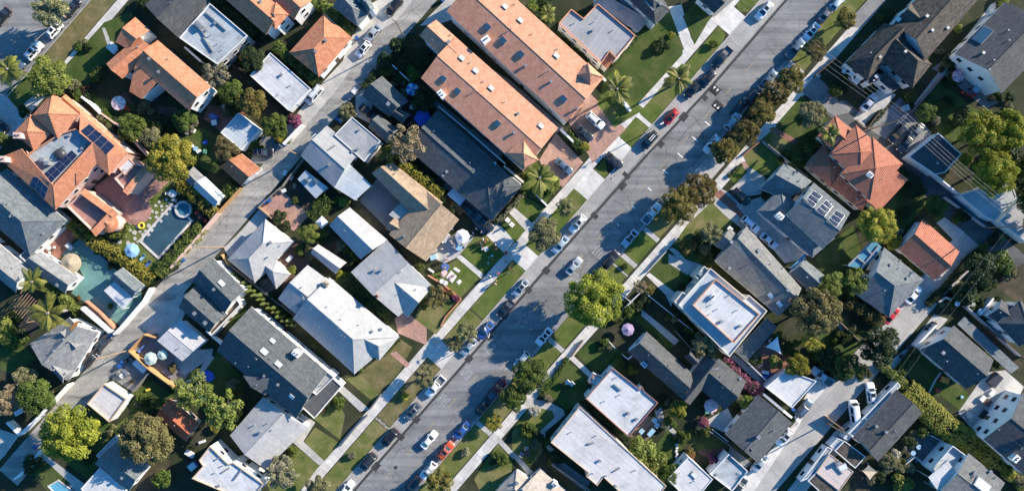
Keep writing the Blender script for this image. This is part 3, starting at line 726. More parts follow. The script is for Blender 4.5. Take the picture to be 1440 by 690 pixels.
def make_car(kind):
    D = dict(sedan=dict(L=4.65, W=1.82, hood=.93, zb=.90, H=1.45, c=(1.02, .28, -.98, -1.72), tail=.98),
             coupe=dict(L=4.5, W=1.8, hood=.88, zb=.86, H=1.34, c=(.85, .1, -1.0, -1.75), tail=.93),
             hatch=dict(L=4.15, W=1.76, hood=.97, zb=.95, H=1.5, c=(1.0, .35, -1.5, -1.95), tail=1.0),
             suv=dict(L=4.7, W=1.9, hood=1.08, zb=1.08, H=1.74, c=(1.05, .45, -1.85, -2.2), tail=1.1),
             van=dict(L=4.95, W=1.95, hood=1.1, zb=1.12, H=1.92, c=(1.65, .95, -2.2, -2.4), tail=1.12),
             boxvan=dict(L=5.3, W=2.0, hood=1.15, zb=1.15, H=2.15, c=(2.1, 1.6, -2.45, -2.58), tail=1.15),
             pickup=dict(L=5.5, W=1.95, hood=1.12, zb=1.12, H=1.85, c=(1.25, .6, -.62, -.85), tail=1.1))[kind]
    L, Wd, H, zb = D['L'], D['W'], D['H'], D['zb']; hw = Wd/2; x0, x3 = -L/2, L/2; root = empty('parked_car', (0, 0, -500)); c = D['c']
    st = [(x0, .80, D['tail']-.25), (x0+.06, .90, D['tail']-.07), (x0+.3, .97, D['tail']), (c[3], 1, zb), (c[0], 1, zb), (x3-.95, .985, D['hood']-.02), (x3-.45, .95, D['hood']-.09), (x3-.15, .86, D['hood']-.2), (x3, .7, D['hood']-.36)]
    if kind == 'pickup': st = [(x0, .95, .62), (x0+.04, .99, .66), (x0+.2, 1, .68), (c[3]-.06, 1, .68), (c[3]-.05, 1, zb), (c[0], 1, zb)]+st[5:]
    R = []
    for x, k, zt in st:
        w = hw*k; zt2 = max(zt, .45)
        R.append([(x, y, z) for y, z in ((-w*.9, .24), (-w, .42), (-w, .6*zt2+.1), (-w*.965, zt2-.07), (-w*.86, zt2-.005), (-w*.4, zt2+.025), (w*.4, zt2+.025), (w*.86, zt2-.005), (w*.965, zt2-.07), (w, .6*zt2+.1), (w, .42), (w*.9, .24))])
    b = MB(); b.loft(R)
    # greenhouse, one shell with the body
    lw, tw = hw*.92, hw*.70; lo = [(c[0], lw*.9), (c[0]-.35, lw), (c[3]+.3, lw), (c[3], lw*.88)]; hi = [(c[1], tw*.92), (c[1]-.3, tw), (c[2]+.2, tw), (c[2], tw*.92)]
    lower = [(x, y, zb-.02) for x, y in lo]+[(x, -y, zb-.02) for x, y in reversed(lo)]; upper = [(x, y, H-.06) for x, y in hi]+[(x, -y, H-.06) for x, y in reversed(hi)]
    top = [((x-(c[1]+c[2])/2)*.9+(c[1]+c[2])/2, y*.86, H) for x, y, z in upper]; b.loft([lower, upper, top])
    body = kid('body', b.mesh('body', 'paint_white', False), root)
    for p in body.data.polygons: p.use_smooth = True
    body.data.set_sharp_from_angle(angle=.6) if hasattr(body.data, 'set_sharp_from_angle') else None
    def glassq(nm, q, f=.9, mat='glass'):
        q, n = quad_inset(q, f, .012); b = MB(); b.face(q); b.face([p-n*.02 for p in reversed(q)])
        for i in range(4): b.face([q[i], q[i]-n*.02, q[(i+1) % 4]-n*.02, q[(i+1) % 4]])
        return kid(nm, b.mesh(nm, mat), root)
    glassq('windscreen', [lower[7], lower[0], upper[0], upper[7]]); glassq('rear_window', [lower[3], lower[4], upper[4], upper[3]], .86)
    if kind in ('suv', 'van', 'boxvan', 'sedan', 'hatch', 'pickup'):
        def sub(a, b_, c_, d, u0, u1):
            a, b_, c_, d = map(Vector, (a, b_, c_, d)); return [a.lerp(b_, u0), a.lerp(b_, u1), d.lerp(c_, u1), d.lerp(c_, u0)]
        for sgn in (0, 1):
            Q = [lower[1], lower[2], upper[2], upper[1]] if not sgn else [lower[5], lower[6], upper[6], upper[5]]
            for u0, u1 in ((.02, .5), (.5, .98)): glassq('side_window', sub(*Q, u0, u1), .88)
    else:
        glassq('side_window', [lower[1], lower[2], upper[2], upper[1]], .88); glassq('side_window', [lower[5], lower[6], upper[6], upper[5]], .88)
    if kind in ('suv', 'van'):
        for sg in (-1, 1):
            b = MB(); b.box(((c[1]+c[2])/2, sg*tw*.8, H+.05), ((c[1]-c[2])*.85, .05, .05)); kid('roof_rail', b.mesh('roof_rail', 'dark_metal'), root)
    if kind == 'pickup':
        b = MB(); xb, xe = c[3]-.07, x0+.02; m = (xb+xe)/2; ln = xb-xe
        for sg in (-1, 1): b.box((m, sg*(hw-.09), .88), (ln, .15, .46))
        b.box((xe+.06, 0, .88), (.1, Wd-.32, .46)); o = kid('cargo_bed', b.mesh('cargo_bed', 'paint_white'), root)
        b = MB(); b.box((m, 0, .725), (ln-.16, Wd-.36, .04)); kid('bed_liner', b.mesh('bed_liner', 'bin_grey'), root)
    for sg in (-1, 1):
        b = MB(); b.box((c[0]-.25, sg*(hw+.1), zb+.06), (.14, .2, .14)); kid('mirror', b.mesh('mirror', 'paint_white'), root)
        b = MB(); b.box((x3-.13, sg*hw*.62, D['hood']-.27), (.16, .36, .12), -sg*.35); kid('headlight', b.mesh('headlight', 'lamp_white'), root)
        b = MB(); b.box((x0+.03, sg*hw*.72, (D['tail'] if kind != 'pickup' else .95)-.16), (.1, .26, .16), sg*.2); kid('tail_light', b.mesh('tail_light', 'lamp_red'), root)
        for xw in (x3-.9, x0+.85):
            w = kid('wheel', CARS['tyre'], root, (xw, sg*(hw-.07), .34)); w.rotation_euler = (0, 0, 0 if sg < 0 else PI); kid('rim', CARS['rim'], w)
    CARS[kind] = root; return root
DIRS = dict(u=AU, d=AU+PI, n=AN, w=AN+PI)
def car(kind, x, y, dr, color, label, group=None, name='parked_car', roofglass=False, z=None, rack=False, s=1.0):
    X, Y = tp(x, y); p = base(X, Y); 
    k = W(X, Y, 1.0); a = DIRS[dr] if isinstance(dr, str) else math.radians(dr)
    o = copy_tree(CARS[kind]); o.name = name; o.location = (k.x, k.y, p.z); o.rotation_euler = (0, 0, a); o.scale = (s, s, s)
    tag(o, label, 'car' if kind not in ('pickup', 'van', 'boxvan') else ('pickup truck' if kind == 'pickup' else 'van'), group)
    pm = M['paint_'+color]
    for ch in kids_of(o):
        if ch.name.split('.')[0] in ('body', 'mirror', 'cargo_bed'): ch.material_slots[0].link = 'OBJECT'; ch.material_slots[0].material = pm
    H = dict(sedan=1.45, coupe=1.34, hatch=1.5, suv=1.74, van=1.92, boxvan=2.15, pickup=1.85)[kind]
    if roofglass:
        b = MB(); b.box((-.35, 0, H+.012), (.85, .85, .03)); kid('sunroof', b.mesh('sunroof', 'glass'), o)
    if rack:
        for xx in (.1, -.9):
            b = MB(); b.box((xx, 0, H+.12), (.07, 1.3, .05)); 
            for sg in (-1, 1): b.box((xx, sg*.6, H+.05), (.06, .05, .14))
            kid('roof_bar', b.mesh('roof_bar', 'metal'), o)
    return o
# ------------------------------------------------------------------ people
PEOPLE = {}
def person_mesh(pose):
    J = dict(stand=[(0, 0, .95), (0, 0, 1.2), (0, 0, 1.42), (0, 0, 1.52), (.02, 0, 1.66), (0, .19, 1.4), (.03, .27, 1.12), (.1, .27, .87), (0, -.19, 1.4), (.0, -.26, 1.12), (.12, -.26, .9), (0, .1, .9), (.02, .11, .5), (0, .11, .08), (.16, .12, .04), (0, -.1, .9), (-.02, -.11, .5), (-.06, -.11, .08), (.1, -.12, .04)],
             walk=[(0, 0, .94), (.01, 0, 1.2), (.03, 0, 1.42), (.04, 0, 1.52), (.07, 0, 1.65), (.02, .19, 1.4), (-.1, .25, 1.13), (-.02, .27, .9), (.02, -.19, 1.4), (.1, -.26, 1.13), (.28, -.24, .98), (0, .1, .9), (.2, .1, .52), (.28, .1, .09), (.44, .11, .06), (0, -.1, .9), (-.06, -.1, .5), (-.32, -.1, .14), (-.2, -.11, .05)],
             sit=[(0, 0, .45), (-.03, 0, .7), (-.02, 0, .93), (0, 0, 1.03), (.03, 0, 1.16), (-.02, .19, .9), (.08, .26, .65), (.3, .2, .56), (-.02, -.19, .9), (.08, -.26, .65), (.3, -.2, .56), (.02, .1, .44), (.42, .12, .46), (.44, .12, .08), (.58, .13, .05), (.02, -.1, .44), (.42, -.12, .46), (.46, -.12, .08), (.6, -.13, .05)],
             lie=[(0, 0, .12), (-.25, 0, .13), (-.47, 0, .14), (-.57, 0, .15), (-.71, 0, .17), (-.45, .2, .12), (-.2, .3, .1), (.02, .33, .08), (-.45, -.2, .12), (-.2, -.3, .1), (.02, -.34, .08), (.05, .1, .12), (.45, .13, .11), (.84, .14, .08), (.9, .16, .2), (.05, -.1, .12), (.45, -.14, .16), (.84, -.13, .08), (.9, -.15, .2)])[pose]
    E = [(0, 1), (1, 2), (2, 3), (3, 4), (2, 5), (5, 6), (6, 7), (2, 8), (8, 9), (9, 10), (0, 11), (11, 12), (12, 13), (13, 14), (0, 15), (15, 16), (16, 17), (17, 18)]
    Rr = [.15, .145, .15, .06, .105, .075, .055, .04, .075, .055, .04, .105, .075, .05, .045, .105, .075, .05, .045]
    me = bpy.data.meshes.new('person'); me.from_pydata(J, E, []); o = bpy.data.objects.new('person', me); COL.objects.link(o)
    md = o.modifiers.new('s', 'SKIN'); sv = me.skin_vertices[0].data
    for i, v in enumerate(sv): v.radius = (Rr[i]*(1.0), Rr[i]*(1.15 if i < 3 else 1)); v.use_root = (i == 0)
    sb = o.modifiers.new('b', 'SUBSURF'); sb.levels = 1
    dg = bpy.context.evaluated_depsgraph_get(); dg.update(); m2 = bpy.data.meshes.new_from_object(o.evaluated_get(dg)); bpy.data.objects.remove(o)
    m2.name = 'person'; m2.materials.clear()
    for nm in ('cl_white', 'cl_denim', 'skin', 'hair'): m2.materials.append(M[nm])
    Jv = [Vector(j) for j in J]; reg = {0: 1, 1: 0, 2: 0, 3: 2, 4: 2, 5: 0, 6: 0, 7: 2, 8: 0, 9: 0, 10: 2, 11: 1, 12: 1, 13: 2, 14: 1, 15: 1, 16: 1, 17: 2, 18: 1}
    hd = (Jv[4]-Jv[3]).normalized()
    for p in m2.polygons:
        c = p.center; i = min(range(len(Jv)), key=lambda k: (c-Jv[k]).length/(1 if k != 4 else 1.15)); mi = reg[i]
        if i == 4 and ((c-Jv[4]).dot(hd) > .02 or (pose != 'lie' and c.x < Jv[4].x-.01)): mi = 3
        p.material_index = mi; p.use_smooth = True
    return m2
def person(pose, x, y, a, shirt, legs, label, z=None, group=None, hair='hair'):
    if pose not in PEOPLE: PEOPLE[pose] = person_mesh(pose)
    X, Y = tp(x, y); p = base(X, Y)
    o = link('person', PEOPLE[pose]); o.location = (p.x, p.y, p.z if z is None else z); o.rotation_euler = (0, 0, math.radians(a)); tag(o, label, 'person', group)
    for i, nm in ((0, shirt), (1, legs), (3, hair)): o.material_slots[i].link = 'OBJECT'; o.material_slots[i].material = M[nm]
    o.scale = (1.08, 1.12, 1.02); return o
# ------------------------------------------------------------------ garden things
def umbrella(x, y, r, c1, c2, label, h=2.4, n=8, group=None, tilt=0):
    X, Y = tp(x, y); R = r/ZF*S; p = W(X, Y, h); z0 = G+.03; root = empty('patio_umbrella', (p.x, p.y, z0)); tag(root, label, 'umbrella', group)
    can = MB(); hh = h-.0; drop = R*.32
    for i in range(n):
        a0, a1 = 2*PI*i/n, 2*PI*(i+1)/n; A = Vector((R*math.cos(a0), R*math.sin(a0), hh-drop)); B = Vector((R*math.cos(a1), R*math.sin(a1), hh-drop)); T = Vector((0, 0, hh)); mA, mB = A*.55+T*.45+Vector((0, 0, -.04)), B*.55+T*.45+Vector((0, 0, -.04)); m_ = i % 2
        can.face([T, mA, mB], m_); can.face([mA, A, B, mB], m_); lo = Vector((0, 0, -.14)); can.face([A, A+lo, B+lo, B], m_)
    c = kid('canopy', can.mesh('canopy', [c1, c2]), root)
    b = MB(); b.tube((0, 0, hh), (0, 0, hh+.14), .05, .02, 8); kid('finial', b.mesh('finial', 'trim'), c)
    b = MB(); b.tube((0, 0, 0), (0, 0, hh-.02), .03, .03, 8); kid('pole', b.mesh('pole', 'trim'), root)
    b = MB(); b.tube((0, 0, 0), (0, 0, .1), .3, .26, 12); kid('base', b.mesh('base', 'dark_metal'), root)
    return root
FURN = {}
def furniture():
    b = MB()
    R = [[(.55*math.cos(t*PI/10), .55*math.sin(t*PI/10), z) for t in range(20)] for z in (.70, .74)]; b.loft(R); FURN['rtop'] = b.mesh('table_top', 'wood')
    b = MB(); b.box((0, 0, .72), (1.6, .85, .05)); FURN['top'] = b.mesh('table_top', 'wood')
    b = MB(); b.tube((0, 0, 0), (0, 0, .69), .03, .035, 6); FURN['tleg'] = b.mesh('leg', 'dark_metal')
    b = MB(); b.box((0, 0, .43), (.5, .5, .06)); FURN['seat'] = b.mesh('seat', 'wood')
    b = MB(); b.box((-.25, 0, .7), (.06, .5, .5)); FURN['back'] = b.mesh('backrest', 'wood')
    b = MB(); b.tube((0, 0, 0), (0, 0, .4), .022, .022, 6); FURN['cleg'] = b.mesh('leg', 'dark_metal')
    b = MB(); b.box((.1, 0, .32), (1.35, .62, .1)); FURN['lbed'] = b.mesh('cushion', 'cl_white')
    b = MB(); b.face([(-.57, -.31, .3), (-.57, .31, .3), (-1.0, .31, .75), (-1.0, -.31, .75)]); b.face([(-1.0, -.31, .65), (-1.0, .31, .65), (-.57, .31, .2), (-.57, -.31, .2)])
    for q in (((-.57, -.31, .3), (-1, -.31, .75), (-1, -.31, .65), (-.57, -.31, .2)), ((-.57, .31, .2), (-1, .31, .65), (-1, .31, .75), (-.57, .31, .3)), ((-1, -.31, .75), (-1, .31, .75), (-1, .31, .65), (-1, -.31, .65))): b.face(q)
    FURN['lback'] = b.mesh('backrest', 'cl_white')
    b = MB(); b.box((0, 0, .5), (.58, .62, .9), 0, 0, 1.12); FURN['bin'] = b.mesh('body', 'bin_black')
    b = MB(); b.box((.02, 0, 1.0), (.68, .72, .09)); b.box((-.36, 0, .98), (.06, .5, .06)); FURN['lid'] = b.mesh('lid', 'bin_black')
    b = MB(); b.tube((-.26, -.34, .12), (-.26, -.28, .12), .12, .12, 10); b.tube((-.26, .28, .12), (-.26, .34, .12), .12, .12, 10); FURN['binw'] = b.mesh('wheel', 'rubber')
def at(x, y, z=None):
    X, Y = tp(x, y); p = base(X, Y); 
    if z is not None: p = W(X, Y, z)
    return p
def recol(o, mat): o.material_slots[0].link = 'OBJECT'; o.material_slots[0].material = M[mat]; return o
def table(x, y, label, mat='wood', rnd_=True, a=0, s=1.0, group=None):
    r = empty('patio_table', at(x, y), math.radians(a), (s, s, 1)); tag(r, label, 'table', group)
    recol(kid('table_top', FURN['rtop' if rnd_ else 'top'], r), mat)
    for sx in (-1, 1):
        for sy in (-1, 1): kid('leg', FURN['tleg'], r, (sx*(.3 if rnd_ else .68), sy*.32, 0))
    return r
def chair(x, y, a, label, mat='wood', s=1.0, group=None, cat='chair'):
    r = empty('garden_chair', at(x, y), math.radians(a), (s, s, s)); tag(r, label, cat, group)
    recol(kid('seat', FURN['seat'], r), mat); recol(kid('backrest', FURN['back'], r), mat)
    for sx in (-1, 1):
        for sy in (-1, 1): kid('leg', FURN['cleg'], r, (sx*.21, sy*.21, 0))
    return r
def chairs_round(x, y, rad, n, mat, label, group, a0=0):
    for i in range(n):
        a = a0+2*PI*i/n; chair(x+rad*math.cos(a), y-rad*math.sin(a), math.degrees(a)+180, label, mat, 1.0, group)
def lounger(x, y, a, mat, label, group=None):
    r = empty('sun_lounger', at(x, y), math.radians(a)); tag(r, label, 'lounger', group)
    recol(kid('cushion', FURN['lbed'], r), mat); recol(kid('backrest', FURN['lback'], r), mat)
    for sx in (-.45, .65):
        for sy in (-.24, .24):
            kid('leg', FURN['cleg'], r, (sx, sy, 0)).scale = (1, 1, .68)
    return r
def wheelie(x, y, a, mat, label, group=None, lid=None):
    r = empty('rubbish_bin', at(x, y), math.radians(a) if not isinstance(a, str) else DIRS[a]); tag(r, label, 'bin', group)
    recol(kid('body', FURN['bin'], r), mat); recol(kid('lid', FURN['lid'], r), lid or mat); kid('wheel', FURN['binw'], r); return r
def cloth(P, mat, label, name='blanket', cat='blanket', h=.05):
    P = [tuple(W(x, y, G+.05).xy) for x, y in pts(P)]; b = MB(); c = sum((xy2(p) for p in P), Vector((0, 0)))/len(P); I = inset(P, .12); O = ccw(P)
    for i in range(len(O)):
        j = (i+1) % len(O); b.face([(*O[i], 0), (*O[j], 0), (*I[j], h), (*I[i], h)])
    b.face([(*p, h) for p in I]); me = b.mesh(name, mat); me.transform(Matrix.Translation((-c.x, -c.y, 0))); o = link(name, me, None, (c.x, c.y, G+.03)); return tag(o, label, cat)
def boxes(x, y, dims, a, mat, label, name='storage_box', cat='box', lid='trim', z=None):
    p = at(x, y); r = empty(name, p, math.radians(a) if not isinstance(a, str) else DIRS[a]); tag(r, label, cat)
    b = MB(); b.box((0, 0, dims[2]/2), dims); kid('body', b.mesh('body', mat), r); b = MB(); b.box((0, 0, dims[2]+.03), (dims[0]+.08, dims[1]+.08, .06)); kid('lid', b.mesh('lid', lid), r); return r
def grill(x, y, a, label):
    r = empty('barbecue_grill', at(x, y), math.radians(a)); tag(r, label, 'grill'); b = MB(); b.box((0, 0, .45), (.8, .5, .75)); kid('cabinet', b.mesh('cabinet', 'dark_metal'), r)
    R = [[(sx, .3*math.cos(t*PI/8), .83+.28*math.sin(t*PI/8)) for t in range(9)] for sx in (-.4, .4)]; b = MB(); b.loft(R); kid('hood', b.mesh('hood', 'steel_grey'), r); b = MB(); b.box((.65, 0, .84), (.45, .45, .04)); kid('shelf', b.mesh('shelf', 'metal'), r); return r
def sail(P, z, mat, label):
    V = [W(x, y, z+(i % 2)*.5) for i, (x, y) in enumerate(pts(P))]; c = sum(V, Vector())/len(V); root = empty('shade_sail', (c.x, c.y, G)); tag(root, label, 'shade sail'); b = MB(); o0 = Vector((c.x, c.y, G)); n = 8
    c2 = c-Vector((0, 0, .25))
    for i in range(len(V)):
        A, B = V[i], V[(i+1) % len(V)]
        for k in range(n):
            def ed(t): p = A.lerp(B, t); s_ = 4*t*(1-t)*.10; return p+(c-p)*s_
            p, q = ed(k/n), ed((k+1)/n); b.face([p-o0, q-o0, c2-o0]); b.face([q-o0-Vector((0, 0, .01)), p-o0-Vector((0, 0, .01)), c2-o0-Vector((0, 0, .01))])
    kid('sail', b.mesh('sail', mat), root)
    for v in V:
        b = MB(); d = v-c; d.z = 0; d.normalize(); e = v+d*.25; b.tube((e.x-c.x, e.y-c.y, 0), (e.x-c.x, e.y-c.y, v.z-G+.1), .05, .05, 8); b.tube(tuple(v-o0), (e.x-c.x, e.y-c.y, v.z-G), .012, .012, 5); kid('post', b.mesh('post', 'metal'), root)
def fence(P, h, mat, label, th=.14, cat='fence', name='fence', post=True, raw=False, capm=None, postm=None):
    P = P if raw else pts(P); V = [W(x, y, h) for x, y in P]; root = empty(name, (V[0].x, V[0].y, G)); tag(root, label, cat); o0 = V[0]
    for a, b_ in zip(V, V[1:]):
        d = b_-a; d.z = 0; L = d.length; az = math.atan2(d.y, d.x); c = (a+b_)/2-o0; b = MB(); zc = h/2-.05
        b.box((c.x, c.y, zc), (L-.02, th, h+.1), az)
        if capm or mat.startswith(('white', 'pink', 'cream')): b.box((c.x, c.y, h+.03), (L-.02, th+.1, .08), az)
        elif mat.startswith('wood'):
            n = max(2, int(L/.6))
            for k in range(n+1): 
                e = Vector((math.cos(az), math.sin(az)))*(k/n-.5)*(L-.1); b.box((c.x+e.x, c.y+e.y, h/2), (.05, th+.03, h+.06), az)
            b.box((c.x, c.y, h+.02), (L-.03, th+.05, .05), az)
        kid('panel', b.mesh('panel', mat), root)
        if post:
            n = max(1, int(L/6))
            for k in range(n+1):
                e = a.lerp(b_, k/n)-o0; b = MB(); b.box((e.x, e.y, h/2), (th+.06, th+.06, h+.22), az); kid('post', b.mesh('post', postm or mat), root)
    return root
def rail_fence(P, h, mat, label, pitch=.5, raw=False):
    P = P if raw else pts(P); V = [W(x, y, h) for x, y in P]; root = empty('fence', (V[0].x, V[0].y, G)); tag(root, label, 'fence'); o0 = V[0]
    for a, b_ in zip(V, V[1:]):
        d = b_-a; d.z = 0; L = d.length; az = math.atan2(d.y, d.x); c = (a+b_)/2-o0; b = MB()
        for zz in (h, h*.55, h*.15): b.box((c.x, c.y, zz), (L, .16, .1), az)
        n = max(1, int(L/pitch))
        for k in range(n+1):
            e = a.lerp(b_, k/n)-o0; b.box((e.x, e.y, h/2), (.1, .09, h), az)
        kid('panel', b.mesh('panel', mat), root)
        for e in (a-o0, b_-o0):
            b = MB(); b.box((e.x, e.y, h/2+.06), (.14, .14, h+.14), az); kid('post', b.mesh('post', mat), root)
def pole(x, y, h, label, arms=1, lamp=False, az=AU, transformer=False):
    p = at(x, y); r = empty('utility_pole', p); tag(r, label, 'utility pole'); b = MB(); b.tube((0, 0, -.2), (0, 0, h), .17, .11, 10); kid('post', b.mesh('post', 'wood'), r)
    d = Vector((math.cos(az), math.sin(az), 0))
    for i in range(arms):
        z = h-.5-i*1.2; b = MB(); b.box((0.0, .0, z), (2.6, .12, .14), az); c = kid('crossarm', b.mesh('crossarm', 'wood_grey'), r)
        for k in (-1.15, -.6, .6, 1.15):
            b = MB(); b.tube((d.x*k, d.y*k, z+.07), (d.x*k, d.y*k, z+.28), .05, .035, 7); kid('insulator', b.mesh('insulator', 'trim'), c)
    if transformer:
        b = MB(); b.tube((.35, .1, h-3.2), (.35, .1, h-2.1), .26, .26, 12); kid('transformer', b.mesh('transformer', 'trim'), r)
    return p+Vector((0, 0, h))
def wire(a, b, label, sag=.6, r=.011, group='overhead power lines'):
    mb = MB(); prev = None; n = 14
    for i in range(n+1):
        t = i/n; q = a.lerp(b, t)-Vector((0, 0, sag*4*t*(1-t)))
        if prev is not None: mb.tube(prev-a, q-a, r, r, 4, cap=False)
        prev = q
    o = mb.build('power_line', 'steel_grey', None, False, a); tag(o, label, 'power line', group)
def street_lamp(x, y, a, h, label):
    p = at(x, y); r = empty('street_lamp', p, math.radians(a)); tag(r, label, 'street lamp'); b = MB(); b.tube((0, 0, 0), (0, 0, h), .11, .07, 8); kid('post', b.mesh('post', 'concrete_pale'), r)
    b = MB(); b.tube((0, 0, h-.1), (1.9, 0, h+.25), .05, .04, 6); kid('arm', b.mesh('arm', 'metal'), r); b = MB(); b.box((2.1, 0, h+.22), (.75, .3, .14)); kid('lamp_head', b.mesh('lamp_head', 'trim'), r)
def bicycle(x, y, a, mat, label):
    r = empty('bicycle', at(x, y), math.radians(a)); tag(r, label, 'bicycle')
    for sx in (-.52, .52):
        b = MB()
        for t in range(16):
            a0, a1 = t*PI/8, (t+1)*PI/8; b.tube((sx+.33*math.cos(a0), 0, .34+.33*math.sin(a0)), (sx+.33*math.cos(a1), 0, .34+.33*math.sin(a1)), .03, .03, 5)
        kid('wheel', b.mesh('wheel', 'rubber'), r)
    b = MB()
    for p, q in (((-.52, 0, .34), (-.1, 0, .34)), ((-.1, 0, .34), (-.2, 0, .85)), ((-.2, 0, .8), (.38, 0, .85)), ((-.1, 0, .34), (.38, 0, .8)), ((.52, 0, .34), (.36, 0, .95)), ((-.52, 0, .34), (-.2, 0, .8))): b.tube(p, q, .028, .028, 6)
    kid('frame', b.mesh('frame', mat), r); b = MB(); b.box((-.22, 0, .9), (.28, .16, .07)); kid('saddle', b.mesh('saddle', 'rubber'), r)
    b = MB(); b.tube((.38, -.28, 1.0), (.38, .28, 1.0), .02, .02, 6); kid('handlebar', b.mesh('handlebar', 'metal'), r)
def stones(P, n, label, mat='flagstone', smin=.3, smax=.6, seed=3, avoid=()):
    P = [tuple(W(x, y, G).xy) for x, y in pts(P)]; r = random.Random(seed); xs = [p[0] for p in P]; ys = [p[1] for p in P]; placed = []; t = 0
    while len(placed) < n and t < 6000:
        t += 1; p = (r.uniform(min(xs), max(xs)), r.uniform(min(ys), max(ys)))
        if not inside(p, P) or any(inside(p, A) for A in avoid): continue
        s_ = r.uniform(smin, smax)
        if any((xy2(p)-xy2(q)).length < s_+k+.12 for q, k in placed): continue
        placed.append((p, s_)); m = r.randint(5, 7); a0 = r.random()*6; poly = [(s_*r.uniform(.8, 1.05)*math.cos(a0+2*PI*i/m), s_*r.uniform(.75, 1.05)*math.sin(a0+2*PI*i/m)) for i in range(m)]
        b = MB(); b.prism(poly, 0, .07); o = b.build('paving_stone', 'sidewalk', None, False, (p[0], p[1], G+.012)); tag(o, label, 'paving stone', 'paving stones around the pool')
def roundbush(x, y, r, mat, label, name='bush', cat='bush', group=None, hs=1.0, asp=1.0): return tree('bush', x, y, r, mat, label, name, cat, group, hs, True, asp)
unit_meshes(); tree_variants(); wheel_meshes(); furniture()
for k in ('sedan', 'coupe', 'hatch', 'suv', 'van', 'boxvan', 'pickup'): make_car(k)
t = tile
def out(P): return P
# ================================================================== setting
b = MB(); b.rface([(-600, -600, 0), (600, -600, 0), (600, 600, 0), (-600, 600, 0)]); b.build('ground', 'land')['kind'] = 'structure'
def slab(nm, q0, q1, t0=-900, t1=1500):
    P = [tuple(W(*p, G).xy) for p in rect(q0, q1, t0, t1)]; b = MB(); b.prism(P, -.1, G); b.build(nm, 'land')['kind'] = 'structure'
slab('block_ground', 97, 808.4); slab('block_ground', 895, 2200)
for q0, q1 in ((96, 97), (808.4, 809.4), (893.8, 895)):
    P = [tuple(W(*p, G).xy) for p in rect(q0, q1, -900, 1500)]; b = MB(); b.prism(P, -.1, G+.02); b.build('kerb', 'kerb_mat')['kind'] = 'structure'
over('road', rect(-60, 96, -900, 1500), 'asphalt', 0); over('road', rect(809.4, 893.8, -900, 1500), 'asphalt', 0)
over('parking_lane', rect(809.4, 826.5, -260, 430), 'gutter', 0); over('parking_lane', rect(809.4, 834, 430, 800), 'gutter', 0); over('gutter', rect(891, 893.8, -260, 900), 'gutter', 0)
over('tar_seam', [qt(826, -260), qt(829.5, -260), qt(830.5, 250), qt(832.5, 420), qt(838.5, 560), qt(838.5, 900), qt(835.5, 900), qt(835, 560), qt(829, 420), qt(827, 250)], 'tar', 0)
for q, tt, w, l in ((829, -150, 9, 12), (828, -96, 10, 8), (829, -63, 9, 9), (829, 50, 9, 10), (829, 92, 10, 9), (826, 128, 12, 7), (829, 178, 9, 8), (830, 215, 10, 9), (831, 318, 10, 7), (833, 375, 9, 12), (828, 390, 12, 6), (836, 455, 8, 9), (835, 505, 10, 12), (840, 545, 8, 7)):
    over('tar_patch', rect(q-w/2, q+w/2, tt-l/2, tt+l/2), 'tar', 0)
over('alley', rect(431, 465, -500, 900), 'alley'); over('lane', rect(1234, 1277, -900, 640), 'lane_concrete'); over('lane', rect(940, 1900, 640, 672), 'shade_asphalt')  # cross lane: its shade is put into a darker asphalt colour
over('sidewalk', [qt(768, -400), qt(782.5, -400), qt(783, 100), qt(786, 330), qt(788, 800), qt(774, 800), qt(772, 330), qt(769, 100)], 'sidewalk')
over('sidewalk', [qt(922, -400), qt(937, -400), qt(937, 100), qt(943, 600), qt(943, 900), qt(929, 900), qt(928, 600), qt(923, 100)], 'sidewalk')
over('sidewalk', rect(125, 137, -400, 400), 'sidewalk')
over('verge', rect(97.5, 124, -400, 400), 'lawn_dry')
# verges between kerb and sidewalk
for a, b_, m in ((-260, -101, 'lawn_mix'), (-95, 14, 'lawn_dry'), (44, 103, 'lawn_mix'), (105, 196, 'lawn'), (223, 328, 'lawn'), (425, 461, 'lawn'), (468, 560, 'lawn')): over('verge', rect(784, 807.6, a, b_), m)
over('verge', [qt(789, 367), qt(807, 367), qt(807, 374), qt(789, 388)], 'lawn'); over('verge', [qt(789, 561), qt(808, 561), qt(808, 618), qt(804, 630), qt(797, 634), qt(789, 634)], 'lawn'); over('verge', [qt(789, 672), qt(797, 668), qt(806, 674), qt(808, 690), qt(808, 760), qt(789, 760)], 'lawn')
for a, b_ in ((14, 44), (196, 223), (328, 366), (388, 424), (634, 668)): over('driveway', rect(783, 808.4, a, b_), 'concrete_pale')
over('path', rect(784, 808, 461.5, 467.5), 'concrete_pale'); over('path', rect(784, 808, -100, -96), 'flagstone')
for a, b_, m in ((-260, -14, 'lawn_mix'), (-6, 141, 'lawn_mix'), (149, 282, 'lawn'), (286, 298, 'lawn'), (306, 346, 'lawn'), (354, 427, 'lawn_mix'), (501, 609, 'bed'), (665, 800, 'lawn_mix')): over('verge', rect(896, 921, a, b_), m)
for a, b_ in ((428, 500), (610, 664)): over('driveway', rect(896, 922, a, b_), 'concrete')
for a, w_ in ((-10, 3.4), (145, 3.4), (284, 1.2), (302, 3.4), (350, 3.4)): over('path', rect(896, 922, a-w_, a+w_), 'concrete')
